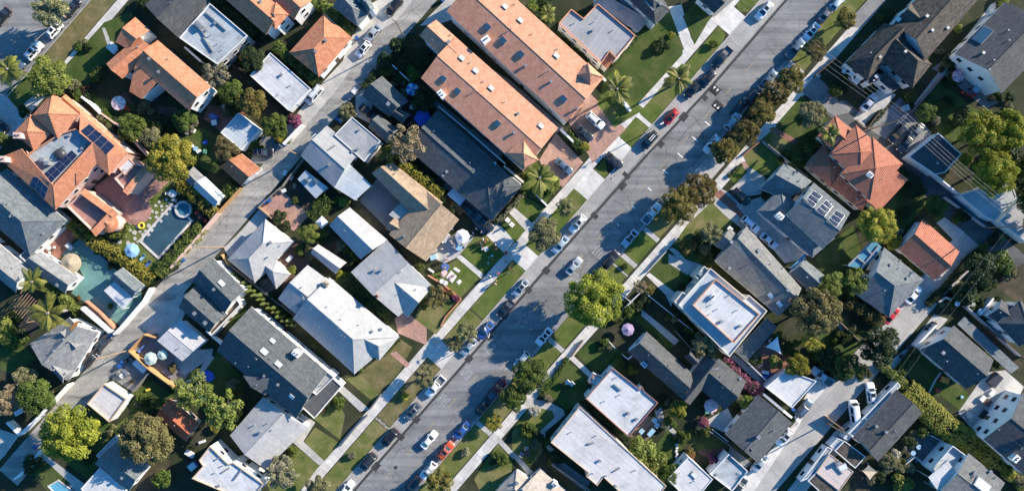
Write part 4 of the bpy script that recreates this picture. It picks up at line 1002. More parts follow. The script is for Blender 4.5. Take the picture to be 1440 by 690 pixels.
# ---- road markings
for a in range(-200, 640, 45): over('centre_line', rect(851.4+a*.012, 852.3+a*.012, a, a+16), 'road_yellow', 0)
for i, (tt, l) in enumerate(((520, 11), (492, 11), (461, 10), (430, 9), (397, 7), (363, 5), (330, 4))): over('lane_tick', rect(862+3*(i == 0)*0, 862+l, tt-1, tt+1), 'road_white', 0)
def worn_word(q, tt, n, dq=17):          # worn, unreadable painted letters, long along the road
    r = random.Random(int(q+tt))
    for i in range(n):
        q0 = q+i*dq/n
        for (a, c, d, e) in r.choice((((0, .22, 0, 1), (.5, .72, 0, 1), (0, .72, .42, .56)), ((0, .22, 0, 1), (0, .72, 0, .14), (0, .72, .86, 1)), ((.25, .5, 0, 1), (0, .75, .86, 1)), ((0, .2, 0, 1), (.52, .72, 0, 1), (.2, .52, 0, .13), (.2, .52, .87, 1)))):
            over('road_letter', rect(q0+a*dq/n, q0+c*dq/n, tt+d*15-7, tt+e*15-7), 'road_worn', 0)
for tt in (-18, 32, 80): worn_word(833, tt, 4, 15)
for tt in (316, 283, 232): worn_word(862, tt, 4, 17)
rc = random.Random(77)
def crack(q, tt, dq, dt, w, n=9):      # sealed crack: a thin wandering tar line
    A, B = [], []; ph = rc.random()*9
    for i in range(n+1):
        f = i/n; x = q+dq*f+1.3*math.sin(f*7+ph)+rc.uniform(-.5, .5); y = tt+dt*f+1.5*math.sin(f*5+ph*2)+rc.uniform(-.7, .7)
        L_2 = math.hypot(dq, dt); nx, ny = -dt/L_2*w, dq/L_2*w; A.append(qt(x+nx, y+ny)); B.append(qt(x-nx, y-ny))
    over('crack_seal', A+B[::-1], 'tar', 0 if 809 < q < 894 else None)
for i in range(26):
    if i % 3: crack(rc.uniform(834, 884), rc.uniform(-190, 620), rc.uniform(-3, 3), rc.uniform(18, 55), rc.uniform(.12, .24))
    else: crack(rc.uniform(832, 850), rc.uniform(-190, 620), rc.uniform(20, 38), rc.uniform(-4, 4), rc.uniform(.12, .22))
for i in range(14): crack(rc.uniform(434, 460), rc.uniform(-320, 380), rc.uniform(-3, 3), rc.uniform(15, 40), rc.uniform(.12, .26))
def blot(q, tt, r):
    over('oil_stain', [qt(q+r*rc.uniform(.5, 1.1)*math.cos(k*.63), tt+1.6*r*rc.uniform(.5, 1.1)*math.sin(k*.63)) for k in range(10)], 'tar', 0)
for i in range(22): blot(rc.choice((rc.uniform(814, 821), rc.uniform(882, 889))), rc.uniform(-200, 640), rc.uniform(.6, 1.5))
# ---- speed cushions with white arrow marks
def cushion(q, tt, lab):
    P = [tuple(W(*p, 0).xy) for p in rect(q-7, q+7, tt-6, tt+6)]; c = sum((xy2(p) for p in P), Vector((0, 0)))/4; r = empty('speed_cushion', (c.x, c.y, .008)); tag(r, lab, 'speed cushion')
    P = [tuple(xy2(p)-c) for p in P]; b = MB(); I = inset(P, .45)
    O = ccw(P)
    for i in range(4): j = (i+1) % 4; b.face([(*O[i], 0), (*O[j], 0), (*I[j], .09), (*I[i], .09)])
    b.face([(*p, .09) for p in I]); kid('cushion', b.mesh('cushion', 'rubber'), r)
    for k in (-.45, .45):
        b = MB(); n = Vector((math.cos(AN), math.sin(AN))); d = Vector((math.cos(AU), math.sin(AU))); sg = 1 if q < 850 else -1
        m = n*k; A = m+d*.62*sg+n*.28; B = m+d*.62*sg-n*.28; C = m-d*.12*sg; b.rface([(A.x, A.y, .095), (B.x, B.y, .095), (C.x, C.y, .095)]); kid('arrow', b.mesh('arrow', 'trim'), r)
cushion(843.5, 562, 'black rubber speed cushion with white arrows, nearer the parked black car under the palm'); cushion(860.5, 548, 'black rubber speed cushion with white arrows, nearer the row of rusty street trees')
t(480, 460); p = at(230, 590); o = tag(link('manhole_cover', (lambda b: (b.tube((0, 0, 0), (0, 0, .02), .42, .42, 18), b.mesh('manhole_cover', 'tar'))[1])(MB()), None, (p.x, p.y, .03)), 'round dark manhole cover in the road near the parked black SUVs', 'manhole')

# ================================================================== lots on the ground
L_ = lambda s, m, n='lawn': over(n, pts(s), m)
t(0, 0)
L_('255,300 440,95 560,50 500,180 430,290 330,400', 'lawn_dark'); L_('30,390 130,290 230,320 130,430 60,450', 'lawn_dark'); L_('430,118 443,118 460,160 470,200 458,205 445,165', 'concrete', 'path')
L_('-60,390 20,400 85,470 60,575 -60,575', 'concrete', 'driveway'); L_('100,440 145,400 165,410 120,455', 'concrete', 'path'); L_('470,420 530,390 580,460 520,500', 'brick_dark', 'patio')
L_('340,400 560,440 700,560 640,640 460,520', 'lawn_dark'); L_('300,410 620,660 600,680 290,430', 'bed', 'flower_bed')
t(120, 115)
L_('410,150 560,230 560,390 400,330', 'lawn_dark'); L_('520,90 640,110 580,200 500,150', 'brick_dark', 'patio'); L_('300,100 390,110 380,150 300,140', 'brick_dark', 'patio')
L_('40,440 130,380 330,400 380,420 270,580 160,600 60,560', 'terrace', 'patio')
b = MB(); p = W(*tp(215, 540), G)
for rr, zz in ((3.4, .10), (2.9, .2), (2.45, .3)): b.tube((0, 0, 0), (0, 0, zz), rr, rr, 28)
tag(b.build('patio_step', 'terrace', None, False, (p.x, p.y, G+.02)), kind='structure')
t(0, 230)
L_('490,340 545,240 590,190 720,70 740,160 580,330 690,420 640,470 540,430', 'lawn', 'lawn')
L_('310,395 250,385 345,310 480,440 600,550 590,600 520,690 300,545 355,480', 'teal_patio', 'patio')
L_('160,390 280,255 330,300 250,400', 'brick', 'patio')
stones('500,330 560,235 640,190 720,110 760,150 640,290 570,345', 44, 'pale irregular paving stone set in the lawn between the pool and the Spanish house')
t(240, 0)
L_('560,445 640,350 790,190 860,150 700,380 480,640 440,600', 'concrete', 'driveway'); L_('345,660 395,560 470,610 410,690 330,690', 'concrete_dark', 'driveway'); L_('140,500 290,465 330,480 215,560', 'brick', 'patio'); L_('255,250 320,320 480,470 430,560 220,350', 'soil', 'yard')
t(240, 230)
L_('372,182 462,108 588,215 520,285 430,225', 'brick_pink', 'patio'); L_('380,185 300,280 225,355 245,400 400,235 420,215', 'concrete', 'driveway'); L_('470,100 560,35 640,130 590,215 520,165', 'soil', 'yard')
L_('430,400 520,330 600,400 480,560', 'brick_dark', 'patio'); L_('600,240 720,330 640,420 540,330', 'brick_dark', 'patio'); L_('370,500 410,480 445,525 400,555', 'cedar' if 0 else 'deck_wood', 'deck')
t(120, 345)
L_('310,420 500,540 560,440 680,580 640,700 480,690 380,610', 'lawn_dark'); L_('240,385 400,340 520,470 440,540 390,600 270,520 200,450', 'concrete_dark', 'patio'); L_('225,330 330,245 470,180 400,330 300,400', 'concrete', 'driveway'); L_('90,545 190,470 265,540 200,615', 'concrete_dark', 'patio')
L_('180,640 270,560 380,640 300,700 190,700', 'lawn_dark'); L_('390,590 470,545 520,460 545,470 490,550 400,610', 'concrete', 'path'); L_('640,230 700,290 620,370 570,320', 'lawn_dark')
t(0, 460)
L_('-60,410 80,455 20,540 -60,620', 'concrete', 'driveway'); L_('400,330 520,450 430,560 370,640 290,580', 'lawn_dark'); L_('170,520 370,670 330,700 150,540', 'concrete', 'path'); L_('130,600 190,560 300,660 200,690', 'lawn_dark'); L_('490,415 560,360 660,420 560,470', 'lawn'); L_('0,90 70,50 150,130 60,200 -40,160', 'lawn_dark'); L_('330,200 390,140 300,90 270,210', 'concrete', 'driveway')
L_('560,570 720,560 720,720 560,700', 'soil', 'yard')
# front lawns on the west side of the main street, down the street
t(240, 460)
L_('600,382 690,280 735,370 715,475', 'lawn_mix'); L_('565,480 610,420 715,490 640,572', 'lawn_mix'); L_('460,560 540,510 628,582 540,700 420,700 400,640', 'lawn_mix'); L_('550,360 610,400 560,480 650,565 625,580 500,470', 'concrete', 'path'); L_('30,100 180,90 170,130 60,200 10,180', 'concrete', 'path')
t(360, 345)
L_('430,540 545,455 610,395 660,430 600,540 520,620 440,590', 'lawn_dry'); L_('585,310 620,270 720,345 720,420 600,370', 'brick_pink', 'driveway'); L_('565,455 590,445 650,500 635,515', 'brick_pink', 'path'); L_('375,560 440,545 520,625 495,660', 'lawn_mix'); L_('335,600 360,585 480,690 440,700', 'concrete', 'path')
t(480, 230)
L_('310,655 330,600 420,560 500,590 400,720', 'lawn_mix'); L_('380,470 500,395 590,475 500,570 440,520', 'lawn'); L_('500,375 560,310 620,300 700,375 600,465', 'lawn'); L_('480,390 505,385 600,465 590,485', 'sidewalk', 'path'); L_('370,390 430,330 510,270 560,310 490,395 435,420', 'concrete', 'patio')
L_('610,300 650,245 735,320 690,380', 'concrete_pale', 'driveway'); L_('75,155 150,65 260,150 310,210 180,275', 'concrete_dark', 'patio'); L_('20,130 60,140 200,280 300,400 260,420', 'soil', 'yard'); L_('430,90 520,20 640,240 600,300', 'concrete_dark', 'driveway')
t(600, 115)
L_('310,600 350,560 415,625 375,680', 'lawn'); L_('370,550 405,480 500,530 455,590', 'lawn'); L_('340,545 370,530 450,600 420,630', 'sidewalk', 'path'); L_('475,330 545,215 660,340 575,445 510,400', 'brick_pink', 'driveway'); L_('400,470 470,380 560,430 500,520', 'lawn_dark')
t(720, 0)
L_('235,510 330,395 480,545 340,690 320,650', 'brick_pink', 'driveway'); L_('360,440 390,340 560,460 430,540', 'lawn'); L_('450,260 560,100 720,20 720,230 530,440 400,330', 'lawn_dark'); L_('400,340 420,340 505,465 490,475', 'sidewalk', 'path'); L_('660,30 715,20 760,180 730,220', 'sidewalk', 'path'); L_('0,345 220,540 190,560 -240,190', 'concrete_dark', 'driveway')
t(480, 0)
L_('330,110 470,-30 540,60 420,100', 'concrete', 'driveway'); L_('60,400 150,320 120,520 60,490', 'concrete', 'driveway'); L_('150,300 320,150 420,250 330,420 280,320', 'bed', 'flower_bed'); L_('250,330 330,330 330,470 400,470 330,560 250,480', 'brick_dark', 'patio'); L_('120,20 260,-60 320,-20 230,90 150,140 60,260 -10,340 20,200', 'concrete', 'driveway'); L_('400,420 680,650 650,690 380,440', 'concrete_dark', 'driveway')
# east side
t(840, 115)
L_('555,405 610,355 665,405 610,465', 'lawn'); L_('625,320 690,245 760,310 690,400', 'lawn'); L_('400,560 500,440 560,470 720,640 660,660 560,580', 'concrete', 'driveway'); L_('485,470 520,455 640,560 610,580', 'brick', 'driveway'); L_('320,690 380,600 480,510 570,590 540,690', 'lawn_mix'); L_('600,345 620,335 720,430 690,440', 'brick_pink', 'path')
t(960, 0)
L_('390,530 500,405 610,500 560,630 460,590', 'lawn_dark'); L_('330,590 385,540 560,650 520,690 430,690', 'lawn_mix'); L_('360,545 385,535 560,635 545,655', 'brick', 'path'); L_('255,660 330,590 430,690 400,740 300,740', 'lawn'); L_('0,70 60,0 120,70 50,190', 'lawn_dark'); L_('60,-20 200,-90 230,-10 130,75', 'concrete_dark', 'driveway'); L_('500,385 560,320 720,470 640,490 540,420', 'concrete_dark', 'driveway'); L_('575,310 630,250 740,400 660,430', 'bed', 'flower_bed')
L_('-10,60 30,150 50,190 30,200 -10,100', 'sidewalk', 'path')
t(840, 345)
L_('210,105 290,25 400,100 370,190 300,200', 'lawn_dark'); L_('130,220 200,140 300,215 290,235 200,185', 'bed', 'flower_bed'); L_('100,300 130,245 330,420 300,440 180,330', 'lawn_dark'); L_('205,125 220,115 330,200 310,260 290,210', 'sidewalk', 'path'); L_('300,15 320,10 420,80 450,110 410,110', 'sidewalk', 'path'); L_('130,245 150,232 345,400 325,420', 'concrete', 'path'); L_('150,240 195,190 390,345 350,400', 'bed', 'flower_bed'); L_('320,0 420,-60 500,30 480,90 400,90', 'lawn_dark')
L_('560,470 590,450 720,570 700,600', 'concrete', 'path'); L_('680,420 760,390 780,560 700,540', 'brick', 'patio')
t(720, 460)
L_('270,110 330,60 480,100 430,170 350,190', 'lawn_dark'); L_('130,260 235,145 330,210 310,300 230,350', 'lawn_dark'); L_('0,440 90,310 190,360 110,460 130,520 70,600 0,540', 'lawn_mix'); L_('245,135 260,120 350,205 335,220', 'sidewalk', 'path'); L_('60,300 150,310 215,345 225,370 140,440 140,480 185,520 170,535 115,470 120,435 180,380 170,350 60,330', 'concrete', 'path'); L_('0,540 15,530 90,610 70,625', 'concrete', 'path'); L_('490,460 560,370 640,390 570,480', 'deck_wood', 'deck'); L_('600,340 630,330 640,380 720,470 710,490 610,390', 'concrete', 'path'); L_('590,520 660,430 720,500 700,590', 'lawn_dark'); L_('180,540 330,650 310,690 150,570', 'concrete_dark', 'path')
t(480, 460)
L_('560,640 660,490 720,560 720,690 600,720', 'lawn_mix'); L_('650,475 670,465 740,540 725,555', 'concrete', 'path')
t(960, 230)
L_('200,110 290,20 350,60 330,130 250,140', 'concrete', 'driveway'); L_('225,175 330,140 480,330 520,400 430,420', 'concrete', 'driveway'); L_('0,290 120,160 200,240 120,330 20,340', 'lawn_mix'); L_('560,400 640,320 720,260 760,390 700,480 600,470', 'lawn_dark'); L_('-60,380 90,430 20,470 -60,420', 'concrete', 'path')
t(960, 460)
L_('85,400 190,340 240,440 190,450', 'concrete', 'patio'); L_('-10,440 80,420 190,480 160,510 60,520', 'lawn_dark'); L_('60,520 180,505 170,560 80,540', 'brick_dark', 'patio'); L_('270,140 350,60 480,130 420,200 340,230', 'brick', 'patio'); L_('470,380 560,210 650,210 530,340 490,410', 'concrete_pale', 'driveway'); L_('245,640 330,560 470,420 500,400 300,690 230,720', 'concrete_pale', 'driveway')
L_('440,690 640,440 720,380 720,460 560,640 500,720', 'concrete', 'driveway'); L_('200,500 290,570 250,610 190,540', 'concrete_dark', 'patio'); L_('240,60 310,130 280,160 200,100', 'soil', 'yard')
t(1080, 345)
L_('200,380 300,280 400,400 330,500 260,440', 'lawn_dark'); L_('265,305 285,300 355,385 335,395', 'concrete', 'path'); L_('180,170 330,60 420,120 300,230 230,190', 'lawn_dark'); L_('500,500 600,420 700,290 760,310 640,440 540,560', 'concrete', 'driveway'); L_('560,520 640,430 760,560 720,640 620,570', 'lawn_dark')
t(1200, 0)
L_('270,440 370,340 480,440 560,480 440,610 360,560', 'lawn_dark'); L_('330,290 400,240 620,430 560,460 400,330', 'concrete_dark', 'patio'); L_('255,440 580,20 600,10 600,35 275,455', 'concrete', 'path'); L_('0,500 110,370 180,400 60,540', 'concrete', 'driveway'); L_('60,540 200,410 330,560 250,660', 'concrete_dark', 'driveway')
L_('-40,110 100,-40 160,-20 30,120', 'concrete_dark', 'driveway')
t(1200, 230)
L_('350,250 385,225 470,290 430,330', 'concrete', 'driveway'); L_('400,510 520,395 530,405 420,530', 'concrete', 'path'); L_('130,200 240,60 320,170 200,290', 'lawn_dark'); L_('640,460 720,420 720,600 600,520', 'soil', 'yard')
t(1200, 460)
L_('280,90 200,190 330,260 450,350 495,290 380,180', 'lawn_dark'); L_('440,360 560,190 640,180 720,250 700,290 520,450', 'concrete', 'patio'); L_('200,480 300,390 400,500 330,570 260,570', 'deck_grey', 'patio'); L_('0,560 110,620 60,700 0,700', 'soil', 'yard'); L_('500,-20 560,0 720,160 700,190', 'soil', 'yard')
# ================================================================== houses
CL, CD, CP = dict(roof='clay'), dict(roof='clay_dark'), dict(roof='clay_pink')
nw = lambda **k: dict(nowall=True, **k)
t(0, 0)
house('tall white house with stepped orange tile gables beside the street lawn', [('G', '665,170 890,365 798,468 573,273', 5.5, 7.0), ('S', '570,275,5.5 660,350,5.5 597,418,4.3 545,386,4.3'),
  ('G', '570,73 630,130 545,212 487,178', 4.6, 5.8), ('G', '585,150 447,270 515,332 655,212', 4.4, 5.5)], 'white', 'clay', 'box:632,250; box:672,305; vent:710,250', trim='trim_orange', vents=1)
house('large pink Spanish mansion with roof terrace, solar panels and domed vent', [], 'pinkwall', 'clay') if 0 else None
t(0, 130, 5.307)
house('large pink Spanish mansion with orange hip roofs around a solar-panelled roof terrace', [
  ('P', '392,2 590,165 432,345 238,172', 6.0, 8.2), ('P', '228,166 385,300 250,432 103,300', 5.6, 7.2), ('S', '597,148,5.9 958,446,5.9 800,468,6.9 592,300,6.9'), ('S', '958,446,5.9 800,468,6.9 813,619,5.9'),
  ('S', '395,695,7.0 690,375,7.0 720,530,6.1 414,876,5.8'), ('S', '690,375,7.0 800,468,6.9 813,619,5.9 720,530,6.1'), ('S', '565,600,6.6 670,605,6.2 590,680,6.2 570,690,6.2', nw()),
  ('S', '160,420,7.0 398,695,7.0 414,876,5.7 -8,488,5.7'), ('F', '150,500 250,430 440,310 560,270 690,375 396,690 280,625', 5.5, .5, dict(roof='membrane_blue')),
  ('G', '488,15 900,370 870,410 465,60', 4.2, 4.8),
  ('F', '850,640 1000,535 1117,556 951,755', 4.0, .7, dict(roof='terrace', trim='pinkwall')), ('S', '1130,556,4.6 951,768,4.6 915,735,5.0 1082,535,5.0', nw()), ('F', '880,560 960,490 1010,540 930,620', 4.6, .1, dict(roof='membrane')),
  ('F', '641,729 858,895 711,1061 494,849', 3.2, .8, dict(roof='terrace', trim='pinkwall')), ('S', '630,716,4.3 868,888,4.3 835,927,4.7 598,755,4.7', nw()), ('S', '882,903,4.3 715,1074,4.3 678,1032,4.7 842,862,4.7', nw()),
  ('C', '812,974 884,974', 3.6, 4.7)],
  'pinkwall', 'clay', 'dome:450,462,1.3; solar:4,2|605,287 800,465 860,402 668,236; solar:5,2|306,626 540,430 582,470 375,686; solar:3,2|258,610 365,712 335,795 228,695; chim:170,330,pinkwall,1.6; chim:60,505,pinkwall,1.8; ac:330,505; ac:365,530; box:520,320; box:620,420; vent:480,400; box:640,400', vents=3, trim='trim_orange', wmax=22, doors=2)
t(0, 230)
house('blue-grey hip roofed house left of the teal patio', [('HB', '28,22 282,240 128,390 -130,165', 3.6, 5.4), ('F', '80,390 120,352 165,385 125,432', 3.0, .1)], 'white', 'bluegrey', 'vent:50,215; vent:185,295; box:20,170')
t(0, 330, 4.3125)
house('grey gabled house cut by the left picture edge above the tall palms', [('G', '-140,-60 195,220 95,350 -240,70', 3.4, 5.0)], 'white', 'lightgrey', 'vent:80,200')
house('low pale grey gabled house with a thatched umbrella at its corner', [('G', '245,100 480,262 395,355 150,190', 3.0, 4.2, dict(off=.42))], 'white', 'lightgrey')
house('grey shingled house with dormers and an orange rust stain beside the alley', [('G', '415,890 600,590 420,500 180,660', 3.6, 5.2), ('G', '440,548 535,643 448,712 358,617', 3.7, 5.0), ('G', '354,716 449,815 380,897 289,789', 3.6, 4.8)], 'white', 'lightgrey', 'vent:330,700; stain:455,545,1.6,cl_orange; box:400,840')
t(0, 230)
house('white flat canopy shed with slate gable on the teal patio', [('G', '517,438 610,514 560,565 470,485', 2.5, 3.4), ('F', '437,535 487,493 563,562 520,617', 2.5, .05, dict(roof='membrane', th=.15))], 'white', 'bluegrey', '', 'garden_shed', 'shed', vents=0)  # blue-grey gable paints the shaded half of one white roof
t(120, 115)
house('small white metal roofed shed between the yellow tree and the alley', [('G', '505,400 590,482 548,530 455,445', 2.4, 3.3), ('G', '455,358 500,400 450,442 422,415', 2.2, 2.8, dict(roof='lightgrey'))], 'white', 'metal_roof', '', 'garden_shed', 'shed', vents=0)
house('small rust-orange shingled garage with white walls beside the alley', [('G', '660,302 742,368 660,440 572,362', 2.6, 3.6)], 'white', 'cedar', '', 'garage', 'garage', vents=1)
t(240, 0)
house('flat blue-white roofed building with ducts and air conditioners', [('F', '35,160 165,14 324,150 195,272', 4.8, .3, dict(roof='membrane_blue'))], 'grey_wall', 'membrane_blue', 'ac:118,104; ac:130,116; duct:150,55,235,130; duct:120,110,150,160; duct:140,160,180,220; box:150,130; box:190,100; vent:170,150', vents=4)
house('dark grey shingled house behind the flat blue-white roof', [('G', '-110,20 50,-110 165,8 30,158', 4.2, 5.6)], 'grey_wall', 'charcoal')
house('white two storey house with clay tile roof and square turret', [('G', '250,-160 490,50 402,148 162,-62', 5.6, 7.2), ('G', '430,-160 595,2 520,85 330,-80', 5.5, 7.0), ('P', '388,62 445,10 498,62 440,125', 6.2, 7.2)], 'white', 'clay', 'box:380,10', trim='trim_orange', wmax=18)
house('small white building with a square orange hip roof by the alley', [('HP', '648,57 500,222 625,325 765,160', 4.2, 5.9)], 'white', 'clay', 'box:655,172; box:612,218', trim='trim_orange', vents=0)
house('long white flat roofed garage between two hedges', [('F', '420,222 592,375 496,466 333,318', 3.0, .15, dict(roof='membrane'))], 'white', 'membrane', '', 'garage', 'garage', vents=3)
house('pale blue metal roofed garage beside the black parked car', [('F', '285,475 377,545 296,634 210,560', 2.7, .15)], 'white', 'metal_roof', '', 'garage', 'garage', vents=1)
t(400, 0, 6.275)
house('blue-grey hip roofed house with white alley wall behind the hedge', [('HB', '600,-80 745,125 648,238 425,60', 4.4, 6.0), ('G', '700,-120 800,85 740,120 600,-60', 5, 6)], 'white', 'bluegrey', 'box:660,15', wmax=10)
t(240, 230)
house('light grey hip roofed house on the brick patio beside the alley', [('HP', '400,235 240,405 355,502 517,328', 3.2, 5.0), ('P', '372,412 447,406 507,467 445,528', 2.8, 4.0)], 'white', 'palegrey', 'vent:465,345')
house('dark slate gabled house with white deck rails right by the alley', [], 'white', 'slate') if 0 else None
house('blue corrugated shed with two dark skylights on the bare yard', [('S', '568,28,2.7 662,100,2.7 612,147,2.2 535,66,2.2')], 'blue_wall', 'metal_roof', 'sky:572,75,.9,.9; sky:608,78,.9,.9', 'garden_shed', 'shed', vents=0)
t(120, 345)
house('dark slate house with two parallel gables behind the row of cypresses', [('G', '540,53 674,188 588,285 453,150', 5.2, 6.4), ('G', '470,165 600,290 523,367 393,262', 4.6, 5.8), ('F', '600,270 640,225 655,250 530,380 515,365', 3.0, .8, dict(roof='deck_wood'))], 'white', 'slate', 'skyw:575,160,1.2,1; box:545,185; vent:510,265', vents=2)
house('white garage with a pale pink low roof beside the orange wood fence', [('G', '400,310 510,405 408,488 303,402', 3.0, 3.25)], 'white', 'membrane_pink', 'vent:400,430', 'garage', 'garage', vents=0)
t(0, 460)
house('square white garage with pink flat roof and red tile coping', [('F', '438,238 532,302 460,400 366,322', 3.0, .35, dict(roof='membrane_pink'))], 'white', 'membrane_pink', '', 'garage', 'garage', trim='trim_tan', vents=0)
house('blue-grey gabled house with white flat roofs near the bottom left', [('G', '500,478 642,572 545,690 400,575', 3.4, 4.8), ('F', '425,585 525,690 430,780 340,680', 3.1, .1, dict(roof='membrane')), ('F', '488,455 502,480 430,562 404,540', 2.8, .1, dict(roof='metal_roof'))], 'white', 'bluegrey', '', vents=2)
t(240, 460)
house('large dark slate house with white chimney and pale skylights', [('G', '340,-88 662,188 530,384 195,100', 5.4, 7.3), ('G', '410,155 305,203 400,288 495,235', 5.3, 6.5), ('F', '665,195 722,248 605,385 545,330', 3.8, .2, dict(roof='membrane_dark')), ('F', '660,185 690,210 615,285 585,265', 4.6, .35, dict(roof='membrane_grey'))],
  'white', 'slate', 'chim:540,105,white,1.6; skyw:395,102,1.3,1.2; skyw:430,57,1,.9; skyw:455,155,1.3,1.1; skyw:512,290,1,.9; dome:355,127,.35; vent:275,150; vent:330,165; vent:420,130; box:455,240', vents=4)
house('pale grey gabled house with a bright roof between dark house and white flat house', [('G', '390,292 250,455 400,598 582,420', 3.3, 4.5)], 'white', 'palegrey', 'vent:412,402; vent:430,430', vents=2)
house('white stepped flat roofed house with red tile coping near the pale tree', [('F', '165,500 242,575 264,570 392,660 330,740 88,637 135,585 118,560', 5.2, .35, dict(roof='membrane'))], 'white', 'membrane', 'box:205,665; vent:190,610; duct:220,610,250,590; duct:270,640,300,600', trim='trim_tan', vents=2)
house('rusty red shingled shed under the twisted branchy tree', [('G', '0,298 122,405 63,482 -62,372', 2.6, 3.7)], 'tan_wall', 'redroof', '', 'garden_shed', 'shed', vents=1)
t(360, 115)
house('white and grey flat roofed house with lattice patio cover by the alley', [('F', '405,148 526,250 455,336 330,225', 3.9, .15, dict(roof='membrane_grey')), ('G', '300,185 435,298 330,447 188,312', 3.5, 4.5), ('F', '392,345 487,437 418,500 325,442', 3.0, .05, dict(roof='metal_roof', th=.12)), ('F', '235,232 250,218 262,232 245,248', 3.0, .1)], 'white', 'membrane_grey', 'box:310,350; box:430,285; duct:300,290,335,270; box:408,295', vents=2)
t(480, 120, 5.75)
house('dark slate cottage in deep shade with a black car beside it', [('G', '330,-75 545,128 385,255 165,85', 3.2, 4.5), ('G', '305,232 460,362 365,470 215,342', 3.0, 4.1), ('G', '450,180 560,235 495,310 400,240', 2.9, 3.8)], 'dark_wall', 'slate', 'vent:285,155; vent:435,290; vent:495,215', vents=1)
t(480, 230)
house('tan shingled L-shaped house with a picnic lawn in front', [('G', '215,-5 430,165 325,240 128,40', 3.3, 4.5), ('G', '497,235 358,412 200,298 355,112', 3.3, 5.0), ('G', '225,228 270,260 262,312 185,275', 3.0, 3.6), ('F', '200,215 250,165 316,205 262,258', 2.7, .05, dict(roof='membrane_grey', th=.12)), ('F', '425,285 455,302 440,335 412,318', 2.6, .03, dict(roof='membrane', th=.1))], 'tan_wall', 'tanroof', 'vent:345,172', trim='trim_tan', vents=2)
t(360, 345)
house('pale grey house with broad front gable beside the tan house', [('G', '395,-160 555,-22 441,58 309,-84', 3.3, 4.4), ('G', '550,-25 400,112 600,300 745,172', 3.5, 5.0), ('G', '640,85 745,172 640,305 535,215', 3.3, 4.7)], 'white', 'palegrey', 'box:500,105; box:530,105; vent:675,185; vent:612,110; chim:512,212,terracotta,.5,.5', vents=2)
house('long pale roofed shed beside the pale grey house', [('G', '262,-5 382,72 335,120 230,32', 2.4, 3.2)], 'white', 'palegrey', '', 'garden_shed', 'shed', vents=0)
house('big pale grey house with three front gables and brick chimney', [('G', '217,83 335,170 180,300 92,225', 3.4, 4.8), ('HB', '310,135 604,385 415,542 155,308', 3.5, 5.6), ('HB', '440,330 604,385 520,485 395,400', 3.4, 5.0)], 'white', 'palegrey', 'chim:300,160,tan_wall,.8,.9; vent:232,268; vent:350,350; vent:362,378; vent:376,385; vent:435,333; box:490,362; box:528,352; vent:360,310; vent:300,258; box:180,255; duct:200,215,215,255', vents=2)
t(600, 115)
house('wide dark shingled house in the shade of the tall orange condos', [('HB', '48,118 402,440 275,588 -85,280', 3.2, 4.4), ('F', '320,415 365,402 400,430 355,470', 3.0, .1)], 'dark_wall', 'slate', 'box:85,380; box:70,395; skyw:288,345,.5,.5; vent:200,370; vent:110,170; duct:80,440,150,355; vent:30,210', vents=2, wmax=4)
t(480, 0)
house('long orange tiled condominium row nearest the dark shingled roof', [('G', '480,155 915,540 771,720 336,330', 7.6, 8.5), ('G', '400,84 520,190 455,270 330,150', 7.2, 7.9), ('P', '772,580 832,675 774,708 698,645', 8.2, 9.4)], 'white', 'clay_pink',
  'sky:432,333,1,1.2; sky:492,385,1,1.2; sky:660,522,1,1.3; skyw:508,247; skyw:566,300; skyw:632,373; skyw:842,532; chim:425,402,white,1.2; vent:545,265; vent:600,345; box:730,560; vent:460,150; box:745,480; vent:690,430', trim='trim_orange', vents=4, wmax=24)
t(720, 0)
house('longer orange tiled condominium row behind, with square turret by the palm', [('G', '-117,-126 386,330 231,516 -276,48', 7.6, 8.6), ('P', '320,265 386,325 330,362 268,318', 8.2, 9.5), ('G', '255,460 305,420 290,470 245,505', 5.5, 6.2)], 'white', 'clay_pink',
  'sky:38,230,1.1,1.3; sky:218,418,1.1,1.3; skyw:35,88; skyw:187,237; sky:-103,115,1.1,1.3; sky:-37,172,1.1,1.3; skyw:-30,30; chim:-110,175,white,1.2; box:58,278; box:165,345; vent:85,145; vent:155,300; vent:10,20', trim='trim_orange', vents=5, wmax=24)
house('cream flat roofed building with orange coping next to the shaded lawn', [('F', '198,97 250,38 302,77 362,15 522,150 440,245 412,218 378,268', 5.6, .35, dict(roof='membrane_grey')), ('S', '412,222,5.0 436,248,5.0 400,290,4.4 376,268,4.4')], 'cream', 'clay', 'vent:262,100; box:340,130; vent:425,130; box:488,112', trim='trim_orange', vents=2)
t(860, 0, 6.275)
house('dark navy roofed house with white porch posts at the top edge', [('HB', '300,-260 515,90 385,222 10,-130', 5.4, 7.0), ('S', '-80,-60,3.0 330,175,3.0 240,283,2.6 -170,20,2.6', dict(roof='membrane_grey'))], 'blue_wall', 'charcoal', 'box:430,40; duct:300,20,370,95', vents=1)
house('dark roofed house with white side wall at the top beside the sidewalk', [('G', '900,-170 1060,-20 905,120 745,-20', 3.4, 4.4)], 'white', 'charcoal', '', vents=2)
